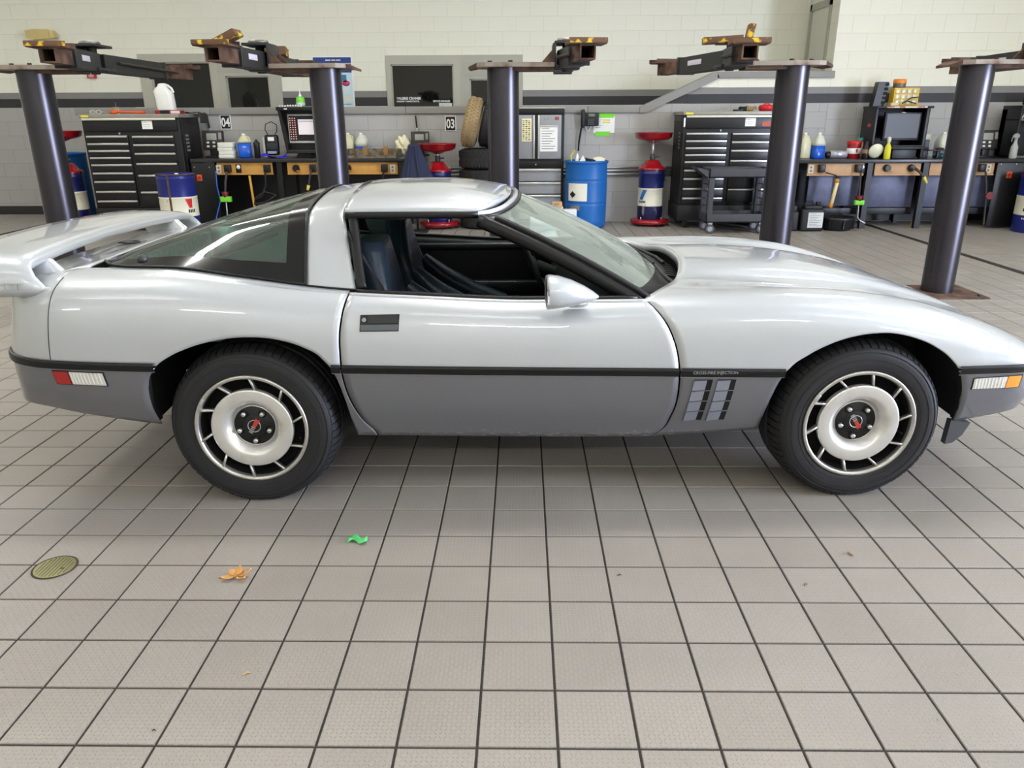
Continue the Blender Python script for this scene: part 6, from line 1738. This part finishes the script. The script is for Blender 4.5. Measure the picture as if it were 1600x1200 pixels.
for k in range(5):
    q = MB(); q.box(.02 + k * .006, .065 + k * .006, -.068, -.06, .03 + k * .055, .065 + k * .055); q.build('slot', mat('slot_shadow', (10, 10, 11), 0.7), t)
t = thing('parts_organiser', 'yellow parts organiser with clear drawers on the dark monitor housing', 'organiser', (5.04, 10.74, TZ))
q = MB(); q.bbox(-.165, .165, -.05, .09, 0, .225, .006); q.build('case', mat('yellow_plastic_case', (226, 182, 20), 0.4), t)
for r_ in range(3):
    for c_ in range(4):
        q = MB(); q.bbox(-.15 + c_ * .075, -.082 + c_ * .075, -.058, -.048, .02 + r_ * .067, .078 + r_ * .067, .004); q.build('clear_drawer', mat('clear_drawer_plastic', (200, 190, 150), 0.2, var=0.15, scale=40), t)
q = MB(); q.tube([(.13, -.08, .03), (.02, -.09, .06), (-.06, -.09, .03), (.05, -.09, .10), (.15, -.08, .11)], .007, 6); q.build('cable', HOSEB, t)
t = thing('grease_can', 'grey can with orange lid on top of the yellow organiser', 'can', (4.96, 10.76, TZ + .226))
q = MB(); q.lathe([(.075, 0), (.078, .004), (.078, .06)], 28); q.build('can_body', mat('dull_grey_can', (120, 118, 112), 0.4, 0.4), t)
q = MB(); q.lathe([(.080, .055), (.082, .06), (.080, .105), (.07, .108), (0, .108)], 28); q.build('orange_lid', mat('orange_lid', (236, 140, 40), 0.4), t)
q = MB(); q.bbox(-.05, .05, -.04, .04, 0, .04, .006); o = q.build('tape_box', mat('cream_small_box', (206, 190, 150), 0.6), None, (4.84, 10.58, TZ)); tag(o, 'small cream box at the front of the dark monitor housing', 'box')
# other small things on the pale-panelled bench
t = thing('paper_roll', 'clear-wrapped roll lying beside the red canister', 'roll', (4.225, 10.66, BR + .052))
q = MB(); q.cyl((-.10, 0, 0), (.12, 0, 0), .05, 20); q.build('roll_body', mat('wrinkled_clear_wrap', (176, 176, 184), 0.2, 0.3, var=0.3, scale=18), t)
q = MB(); q.cyl((-.15, 0, -.006), (-.10, 0, -.006), .044, 18); q.build('black_end', BLKPC, t)
Md = T(0, 0, .095) @ rx(-1.25)
q = MB(); q.lathe([(.0, .0), (.07, .004), (.092, .02), (.096, .026), (.09, .026), (.068, .012), (.0, .01)], 32, Md); o = q.build('white_dish', mat('pale_enamel', (222, 222, 196), 0.35), None, (4.645, 10.43, BR)); tag(o, 'round pale dish leaning beside the yellow spray bottle', 'dish')
t = thing('desk_speaker', 'small grey speaker beside the keyboard under the dark screen', 'speaker', (5.40, 10.74, BR))
q = MB(); q.bbox(-.05, .05, -.05, .05, 0, .235, .010); q.build('case', mat('grey_speaker_case', (74, 78, 86), 0.5), t)
for zz in (.075, .165):
    q = MB(); q.cyl((0, -.05, zz), (0, -.056, zz), .032, 20); q.build('cone', BLKPC, t)
t = thing('mouse_mat', 'black mouse on a raised black mat beside the grey speaker', 'mouse mat', (5.55, 10.56, BR))
q = MB(); q.bbox(-.19, .19, -.10, .10, .10, .112, .003); q.build('mat', BLKPC, t); q = MB(); q.bbox(-.02, .02, .05, .09, 0, .10, .003); q.build('prop', BLKPC, t)
q = MB(); q.lathe([(.0, .0), (.03, .0), (.034, .008), (.028, .022), (.0, .03)], 20, T(-.02, 0, .112) @ Matrix.Scale(1.6, 4, (1, 0, 0))); q.build('mouse', BLKPC, t)
t = thing('equipment_rack', 'black shelf rack with lime green trim and orange lamp', 'rack', (6.72, 10.62, BR))
q = MB(); q.bbox(-.18, .50, .30, .42, 0, .62, .006); q.build('back', BLKPC, t)
for zz in (.0, .47):
    q = MB(); q.bbox(-.18, .50, .0, .42, zz, zz + .02, .004); q.build('shelf', mat('grey_rack_shelf', (110, 112, 108), 0.5), t)
for sx in (-.18, .48):
    q = MB(); q.bbox(sx, sx + .02, .0, .42, 0, .66, .004); q.build('upright', BLKPC, t)
for zz in (.28, .43):
    q = MB(); q.bbox(-.06, .50, -.01, .0, zz, zz + .03, .003); q.build('green_trim', mat('lime_green_trim', (70, 200, 50), 0.4), t)
q = MB(); q.lathe([(.02, 0), (.06, .02), (.07, .06), (.04, .10), (0, .11)], 14, T(.02, .05, .31)); q.build('orange_lamp', mat('orange_lamp_plastic', (220, 130, 40), 0.4), t)
q = MB(); q.bbox(-.02, .40, .06, .30, .66, .76, .03); q.build('black_bag', BLKPC, t)
q = MB(); q.tube([(-.15, .02, .50), (-.10, -.01, .60), (-.02, .0, .62), (.0, .02, .50)], .012, 8); q.build('white_cable', mat('grey_cable', (170, 172, 170), 0.5), t)
# under the pale-panelled bench
t = thing('black_jug', 'black chemical jug with white label under the pale-panelled bench', 'jug', (3.80, 10.20, 0))
q = MB(); q.bbox(-.15, .15, -.09, .09, 0, .29, .03, seg=3); q.bbox(-.11, .13, -.07, .07, .27, .335, .03, seg=3); q.build('jug_body', mat('dull_black_jug', (22, 22, 24), 0.5), t)
q = MB(); q.lathe([(.030, .33), (.034, .335), (.034, .37), (0, .372)], 18, T(.08, 0, 0)); q.build('cap', BLKPC, t)
q = MB(); q.tube([(-.09, 0, .33), (-.07, 0, .375), (.0, 0, .38), (.03, 0, .335)], .014, 8); q.build('handle', MATS['dull_black_jug'], t)
note(t, -.06, .135, .05, .245, -.0905, 8, 'label_sheet', mat('grey_white_label', (206, 208, 206), 0.6))
t = thing('black_jug', 'slim black jug half hidden behind the fourth lift column', 'jug', (3.56, 10.22, 0))
q = MB(); q.bbox(-.07, .07, -.09, .09, 0, .26, .03, seg=3); q.bbox(-.05, .05, -.06, .06, .24, .33, .025, seg=3); q.build('jug_body', MATS['dull_black_jug'], t); q = MB(); q.lathe([(.028, .32), (.03, .36), (0, .362)], 16); q.build('cap', BLKPC, t)
t = thing('drain_pan', 'round black drain pan lying on the floor under the pale-panelled bench', 'pan', (4.20, 10.29, 0))
q = MB(); q.lathe([(.0, .01), (.17, .01), (.19, .03), (.215, .14), (.225, .17), (.20, .172), (.175, .06), (.0, .05)], 36); q.build('pan_body', mat('black_pan_plastic', (30, 30, 33), 0.4), t)
for k in range(8):
    a = 2 * PI * k / 8; q = MB(); q.box(.188, .224, -.006, .006, .03, .15, rz(a)); q.build('rib', MATS['black_pan_plastic'], t)
# ================================================================== WALL FITTINGS AND SMALL THINGS
def sign(x, z, w_, h_, body, label):
    t = thing('number_sign', label, 'sign', (x, YF - .006, z), 0, 'bay number signs')
    q = MB(); q.box(-w_ / 2, w_ / 2, -.006, 0, -h_ / 2, h_ / 2); q.build('backing', PAPER, t)
    q = MB(); q.box(-w_ / 2 + .012, w_ / 2 - .012, -.0075, -.006, -h_ / 2 + .012, h_ / 2 - .012); q.build('black_field', INK, t)
    text('digits', body, .165, PAPER, t, (0, -.008, -.058), align='CENTER', sx=.72, bold=.004)
sign(-4.155, 1.392, .150, .195, '04', 'black and white 04 sign on the wall above the white cartons')
sign(-1.005, 1.360, .155, .205, '03', 'black and white 03 sign on the wall beside the tan tyre')
def antenna(x, z, label):
    t = thing('antenna', label, 'antenna', (x, YF - .03, z), 0, 'short wall antennas')
    q = MB(); q.cyl((0, 0, .06), (-.012, 0, .22), .010, 10); q.build('rod', BLKPC, t)
    q = MB(); q.cyl((0, 0, -.03), (0, 0, .06), .007, 8); q.cyl((0, .03, 0), (0, 0, 0), .006, 8); q.build('bracket', CHROME, t)
antenna(-4.385, 1.255, 'short black antenna on the wall beside the jug-topped tool chest')
antenna(-1.475, 1.245, 'short black antenna on the wall above the navy jacket')
# telephone
t = thing('wall_telephone', 'black wall telephone with coiled cord above the blue barrel', 'telephone', (.92, YF - .01, 1.42))
q = MB(); q.bbox(-.10, .135, -.06, 0, -.10, .075, .012); q.build('base', BLKPC, t)
q = MB(); q.bbox(-.115, -.060, -.11, -.055, -.125, .115, .020); q.build('handset', mat('handset_black', (30, 32, 34), 0.4), t)
q = MB(); q.bbox(-.01, .075, -.066, -.058, .02, .06, .003); q.build('display', mat('green_grey_lcd', (110, 128, 110), 0.3), t)
for r_ in range(4):
    for c_ in range(3):
        q = MB(); q.bbox(-.015 + c_ * .03, .006 + c_ * .03, -.067, -.058, -.085 + r_ * .022, -.071 + r_ * .022, .003); q.build('key', mat('grey_phone_key', (92, 94, 96), 0.5), t)
q = MB(); q.tube([Vector((-.105 + .012 * math.cos(a) - .03 * (a / 120), -.04 + .012 * math.sin(a), -.12 - .22 * (a / 120))) for a in lin(0, 120, 240)], .004, 5); q.build('coiled_cord', HOSEB, t)
q = MB(); q.cyl((-.135, -.04, -.34), (-.138, -.04, -.43), .011, 10); q.build('cord_end', BLKPC, t)
q = MB(); q.tube([(-.05, -.02, -.10), (-.02, -.02, -.16), (.0, -.02, -.17), (.04, -.02, -.10)], .005, 6); q.build('wall_cable', PAPER, t)
t = thing('posted_notice', 'white notice held by green tape beside the wall telephone', 'notice', (1.135, YF - .006, 1.34))
q = MB(); q.box(-.145, .145, -.002, 0, -.115, .10); s_ = q.build('sheet', PAPER, t)
q = MB(); q.box(-.11, .13, -.0035, -.002, .085, .145); q.build('green_tape', GREENT, t)
q = MB(); q.box(-.12, .08, -.0035, -.002, -.155, -.095); q.build('green_tape', GREENT, t)
for k in range(2):
    q = MB(); q.box(-.02, .08, -.003, -.002, .045 - k * .03, .065 - k * .03); q.build('yellow_mark', mat('yellow_highlighter', (222, 214, 90), 0.6), s_)
for k in range(5):
    q = MB(); q.box(-.125, -.03 - .02 * (k % 3), -.003, -.002, .055 - k * .025, .062 - k * .025); q.build('writing_line', mat('pale_blue_ink', (150, 160, 180), 0.6), s_)
# conduits along the wall
for (z, r_, nm) in ((.765, .012, 'thin upper'), (.722, .016, 'middle'), (.672, .020, 'thick lower')):
    q = MB(); q.cyl((-2.8, 0, 0), (.95, 0, 0), r_, 14); o = q.build('wall_conduit', mat('galvanised_pipe', (176, 176, 174), 0.35, 0.7), None, (1.25, YF - .03, z)); tag(o, '%s galvanised conduit along the grey wall behind the oil drain' % nm, 'pipe', 'wall conduits')
# fire alarm, wall box, poster, paper on the window
t = thing('fire_alarm', 'red fire alarm pull station on the cream wall', 'fire alarm', (-6.53, YB - .006, 2.10))
q = MB(); q.bbox(-.065, .065, -.045, 0, -.075, .085, .006); q.build('box', mat('red_alarm', (196, 30, 36), 0.4), t)
q = MB(); q.bbox(-.04, .045, -.052, -.044, -.065, -.005, .004); q.build('handle_plate', mat('grey_pink_plate', (186, 150, 144), 0.5), t)
q = MB(); q.cyl((0, -.02, .085), (0, -.02, .11), .016, 12); q.build('small_lamp', PAPER, t)
t = thing('wall_lamp_box', 'beige folded box-shaped fixture high on the cream wall', 'wall fixture', (-7.14, YB - .006, 2.63))
BEI = mat('beige_fixture', (206, 186, 124), 0.5, var=0.06)
q = MB(); q.prism([(-.20, -.055), (-.21, .05), (-.09, .065), (-.10, -.075)], lambda a, b: (a, -.14, b), lambda a, b: (a, -.02, b * .9)); q.build('left_panel', BEI, t)
q = MB(); q.prism([(-.09, -.075), (-.08, .065), (.14, .06), (.15, -.06)], lambda a, b: (a, -.16, b), lambda a, b: (a, -.02, b * .9)); q.build('centre_panel', BEI, t)
q = MB(); q.prism([(.15, -.06), (.14, .06), (.19, .05), (.215, -.045)], lambda a, b: (a, -.13, b), lambda a, b: (a, -.02, b * .9)); q.build('right_panel', BEI, t)
q = MB(); q.box(-.10, .10, -.03, 0, -.04, .04); q.build('bracket', BEI, t)
t = thing('wall_poster', 'blue and white poster on the cream wall behind the second lift column', 'poster', (-2.865, YB - .006, 1.955))
q = MB(); q.box(-.305, .305, -.006, 0, -.365, .365); pb = q.build('sheet', PAPER, t)
q = MB(); q.box(-.285, .285, -.008, -.006, .13, .345); q.build('blue_header', mat('navy_print', (30, 62, 128), 0.5), pb)
q = MB(); q.box(-.285, .285, -.0085, -.008, .255, .262); q.build('header_rule', PAPER, pb)
q = MB(); q.box(-.285, .285, -.0075, -.006, -.345, .125); q.build('pale_field', mat('pale_blue_print', (190, 220, 226), 0.5), pb)
text('headline', 'floor mat', .105, PAPER, pb, (.29, -.009, .165), align='RIGHT', sx=.8, bold=.002)
for (a, b) in ((-.10, -.02), (-.005, .05), (.062, .13)):
    q = MB(); q.box(a, b, -.0088, -.008, .298, .312); q.build('small_print', PAPER, pb)
for (a, b, c, d, rgb) in ((.02, .2, .0, .10, (70, 120, 160)), (.0, .10, -.17, -.05, (226, 206, 200)), (.14, .25, -.17, -.05, (206, 224, 224)), (.02, .12, -.28, -.19, (110, 140, 186)), (.15, .26, -.28, -.19, (214, 218, 200))):
    q = MB(); q.box(a, b, -.0085, -.0075, c, d); q.build('picture_panel', mat('poster_tone_%d_%d' % (rgb[0], rgb[1]), rgb, 0.6), pb)
q = MB(); q.lathe([(.0, 0), (.04, 0), (.04, .001), (0, .001)], 20, T(.19, -.0075, -.02) @ rx(PI / 2) @ Matrix.Scale(1.5, 4, (1, 0, 0))); q.build('pink_badge', mat('pink_print', (206, 60, 110), 0.6), pb)
for (a, b) in ((.03, .11), (.12, .155), (.165, .25)):
    q = MB(); q.box(a, b, -.0083, -.0075, -.322, -.312); q.build('small_print', mat('blue_print', (60, 90, 150), 0.6), pb)
t = thing('window_notice', 'pale notice taped inside the office window below the lettering', 'notice', (-1.18, YB + .031, 1.535))
q = MB(); q.box(-.10, .10, -.002, 0, 0, .115); sh_ = q.build('sheet', mat('pale_green_paper', (206, 216, 206), 0.6), t)
for k in range(3):
    q = MB(); q.box(-.075, .05, -.003, -.002, .03 + k * .027, .036 + k * .027); q.build('writing_line', mat('pale_blue_ink', (150, 160, 180), 0.6), sh_)
# on the jug-topped tool chest
CZ = 1.455 * 1.03
t = thing('plastic_jug', 'empty white plastic jug standing on the jug-topped tool chest', 'jug', (-4.74, 10.66, CZ + .047))
q = MB(); P = []
for (z, hx, hy, ox) in ((0, .115, .07, 0), (.01, .12, .075, 0), (.20, .12, .075, -.01), (.235, .118, .07, -.02), (.27, .085, .06, -.03), (.30, .06, .05, -.015), (.325, .055, .045, -.012), (.335, .03, .03, -.012)):
    P.append([Vector((ox + hx * math.copysign(abs(math.cos(a)) ** .6, math.cos(a)), hy * math.copysign(abs(math.sin(a)) ** .6, math.sin(a)), z)) for a in [2 * PI * k / 24 for k in range(25)]])
q.grid(P); q.add(P[0][:-1], [tuple(range(24))]); q.add(P[-1][:-1], [tuple(range(24))]); q.build('jug_body', mat('white_jug_plastic', (232, 232, 226), 0.45), t, weld=True)
q = MB(); q.tube([(.05, 0, .31), (.10, 0, .27), (.118, 0, .22)], .016, 8); q.build('handle', MATS['white_jug_plastic'], t)
t = thing('parts_box', 'red and black parts box under the white jug', 'box', (-4.72, 10.66, CZ))
q = MB(); q.bbox(-.165, .175, -.06, .08, 0, .046, .004); q.build('carton', mat('red_box_card', (150, 34, 40), 0.5), t)
q = MB(); q.box(-.09, .03, -.063, -.06, .0, .046); q.build('black_panel', INK, t)
q = MB(); q.box(.05, .17, -.063, -.06, .006, .040); q.build('white_panel', mat('pink_white_panel', (222, 196, 196), 0.5), t)
t = thing('ratchet_wrench', 'orange ratchet lying on the jug-topped tool chest', 'wrench', (-5.20, 10.50, CZ))
ORG = mat('orange_enamel', (226, 84, 36), 0.4)
q = MB(); q.lathe([(.0, .0), (.042, .004), (.05, .025), (.042, .046), (.0, .05)], 20, T(-.18, 0, 0)); q.build('ratchet_head', ORG, t)
q = MB(); q.tube([(-.15, 0, .03), (.0, .01, .026), (.16, .0, .022), (.235, .0, .02)], [.017, .014, .017, .016], 10); q.build('handle', ORG, t)
bottle('paper_cup', 'small cream cup with a straw behind the orange ratchet', 'cup', -5.40, 10.62, CZ, [(.035, 0), (.045, .09), (.048, .09)], mat('cream_cup', (216, 206, 176), 0.6), ([(.003, .08), (.003, .15), (0, .151)], mat('grey_straw', (120, 116, 110), 0.5)))
t = thing('safety_glasses', 'clear safety glasses lying on the jug-topped tool chest', 'glasses', (-5.62, 10.50, CZ))
for sx in (-.04, .04):
    q = MB(); q.tube([Vector((sx + .034 * math.cos(a), 0, .028 + .022 * math.sin(a))) for a in [2 * PI * k / 20 for k in range(20)]], .004, 6, closed=True); q.build('lens_frame', CLEARP, t)
    q = MB(); q.tube([(sx * 1.85, 0, .03), (sx * 2, .06, .03), (sx * 2, .12, .008)], .004, 6); q.build('temple', CLEARP, t)
q = MB(); P = []
for k in range(13):
    u = k / 12; row = []
    for j in range(7):
        v = j / 6; x = -.12 + .26 * min(u, .62) / .62; z = .010 + .018 * math.sin(u * 7 + v * 3) ** 2 if u < .62 else .012 - (u - .62) * .34
        row.append(Vector((x + (.014 if u >= .62 else 0), -.02 + .26 * v, z)))
    P.append(row)
q.grid(P); o = q.build('shop_towel', mat('charcoal_cloth', (52, 48, 46), 0.9, var=0.1), None, (-4.50, 10.76, CZ), solid=0.004); tag(o, 'dark cloth hanging over the rear corner of the jug-topped tool chest', 'cloth')
# on the tool chest behind the cart
t = thing('work_gloves', 'black and yellow work gloves lying on the tool chest behind the cart', 'gloves', (2.99, 10.75, CZ))
for (ox, an, m_) in ((-.05, .3, mat('black_glove', (34, 32, 30), 0.8)), (.03, -.25, mat('tan_glove', (150, 126, 70), 0.8))):
    M = T(ox, 0, .03) @ rz(an)
    q = MB(); q.bbox(-.06, .05, -.04, .04, -.028, .03, .02, M)
    g_ = q.build('glove_palm', m_, t)
    for f_ in range(4):
        q = MB(); q.tube([M @ Vector((.04, -.03 + f_ * .02, 0)), M @ Vector((.075, -.032 + f_ * .021, .012 + .006 * f_)), M @ Vector((.095, -.032 + f_ * .021, .0))], [.012, .011, .009], 8); q.build('finger', m_, g_)
    q = MB(); q.tube([M @ Vector((-.01, .035, 0)), M @ Vector((.02, .065, .01)), M @ Vector((.04, .07, .0))], [.013, .011, .009], 8); q.build('thumb', m_, g_)
q = MB(); q.bbox(-.06, .06, -.04, .04, 0, .024, .004); o = q.build('torch_block', BLKPC, None, (2.86, 10.72, CZ)); tag(o, 'small black block beside the gloves on the tool chest behind the cart', 'block')
t = thing('red_bowl', 'flattened red plastic dish on the tool chest behind the cart', 'dish', (3.235, 10.72, CZ))
RB = mat('bright_red_plastic', (206, 30, 40), 0.35)
q = MB(); q.lathe([(.0, .0), (.08, .0), (.10, .02), (.105, .055), (.09, .075), (.05, .08), (.04, .06), (.0, .055)], 28, Matrix.Scale(1.0, 4)); q.build('dish_body', RB, t)
q = MB(); q.tube([(-.05, 0, .078), (0, 0, .098), (.05, 0, .078)], .008, 8); q.build('handle', RB, t)
t = thing('paper_scrap', 'curled paper lying on the tool chest behind the cart', 'paper', (2.60, 10.60, CZ))
q = MB(); q.grid([[Vector((-.11 + .22 * u, -.05 + .1 * v, .004 + .022 * u ** 3)) for v in (0, .5, 1)] for u in lin(0, 1, 8)]); q.build('sheet', mat('grey_paper', (190, 190, 186), 0.7), t, solid=0.001)
# parts boxes standing on the floor by the barrel
for (x, y, z, w_, h_, col, lab) in ((.44, 10.36, 0, .20, .31, (222, 206, 176), 'cream small parts box standing beside the grey cabinet'), (.63, 10.27, 0, .17, .28, (222, 222, 226), 'white printed parts box beside the blue barrel'), (.46, 10.34, .311, .13, .06, (206, 166, 120), 'tan parts box on top of the cream box')):
    q = MB(); q.bbox(-w_ / 2, w_ / 2, -.07, .07, 0, h_, .003); t = thing('parts_carton', lab, 'box', (x, y, z)); q.build('carton', mat('carton_%d_%d' % (col[0], col[2]), col, 0.6, var=0.05), t)
    for k in range(3):
        q = MB(); q.box(-w_ * .35, w_ * (.1 + .1 * k), -.0715, -.07, h_ * (.3 + .2 * k), h_ * (.38 + .2 * k)); q.build('print_block', mat('carton_print', (70, 72, 96), 0.6), t)
# ---- on the floor
t = thing('floor_drain', 'round brass-coloured floor drain cover with slotted grille', 'drain cover', (-1.582, 2.186, .0))
BRS = mat('dull_brass_cover', (150, 146, 104), 0.4, 0.6, var=0.1, scale=40)
q = MB(); q.lathe([(.0, .001), (.066, .001), (.0665, .003), (.062, .0035), (.0, .0035)], 48); q.build('cover', BRS, t)
q = MB(); q.lathe([(.066, .0005), (.071, .0028), (.067, .0045), (.065, .003)], 48, cap=False); q.build('ring', mat('dark_drain_ring', (70, 64, 50), 0.6, 0.4), t)
for k in range(-4, 5):
    hl = math.sqrt(max(.058 ** 2 - (k * .012) ** 2, 0))
    q = MB(); q.box(k * .012 - .0012, k * .012 + .0012, -hl, hl, .0034, .0041); q.build('slot', mat('drain_slot', (84, 80, 54), 0.7), t)
q = MB(); q.box(.022, .036, -.012, -.004, .0034, .0044); q.build('notch', MATS['drain_slot'], t)
t = thing('maple_leaf', 'dry orange leaf curled on the foreground tiles', 'leaf', (-.942, 2.128, .002))
LF = mat('dry_orange_leaf', (214, 160, 96), 0.7, var=0.15, scale=40)
for (a, L_, w_, up) in ((.3, .05, .016, .022), (2.4, .045, .015, .008), (3.5, .055, .014, .006), (-.5, .042, .016, .010), (1.35, .03, .012, .030)):
    M = rz(a); q = MB()
    q.grid([[M @ Vector((L_ * u, w_ * math.sin(PI * min(u * 1.05, 1)) * v, .003 + up * u * u + .006 * abs(v))) for v in (-1, 0, 1)] for u in lin(0, 1, 6)]); q.build('leaf_lobe', LF, t, solid=0.0008)
t = thing('tape_scrap', 'crumpled scrap of bright green tape on the tiles', 'tape', (-.590, 2.360, .001))
q = MB(); q.grid([[Vector((-.034 + .068 * u, -.018 + .036 * v + .010 * math.sin(6 * u), .002 + .010 * abs(math.sin(5 * u + 3 * v)))) for v in lin(0, 1, 5)] for u in lin(0, 1, 10)]); q.build('tape', mat('mint_green_tape', (92, 206, 120), 0.35, var=0.1, scale=60), t, solid=0.001)
for k, (x, y, a, L_, rgb, lab) in enumerate(((.32, 2.15, .2, .014, (110, 78, 60), 'tiny brown crumb on the tile below the door'), (.915, 2.10, .6, .016, (120, 110, 84), 'tiny olive crumb on the tile ahead of the front wheel'), (1.135, 2.285, 1.9, .024, (160, 140, 110), 'thin tan twig on the tile below the front wheel'), (-.752, 1.672, .4, .020, (186, 160, 120), 'small tan leaf crumb on a foreground tile'), (-.912, 1.468, 0, .010, (60, 54, 48), 'tiny dark speck on a foreground tile'), (1.04, 1.52, .9, .008, (110, 170, 60), 'tiny green leaf scrap on a foreground tile'))):
    q = MB(); q.tube([(-L_ / 2, 0, .002), (0, L_ * .2, .004), (L_ / 2, 0, .002)], [L_ * .12, L_ * .2, L_ * .1], 6); o = q.build('twig' if k == 2 else 'crumb', mat('debris_%d' % k, rgb, 0.8), None, (x, y, .0005), rotz=a); tag(o, lab, 'twig' if k == 2 else 'crumb')
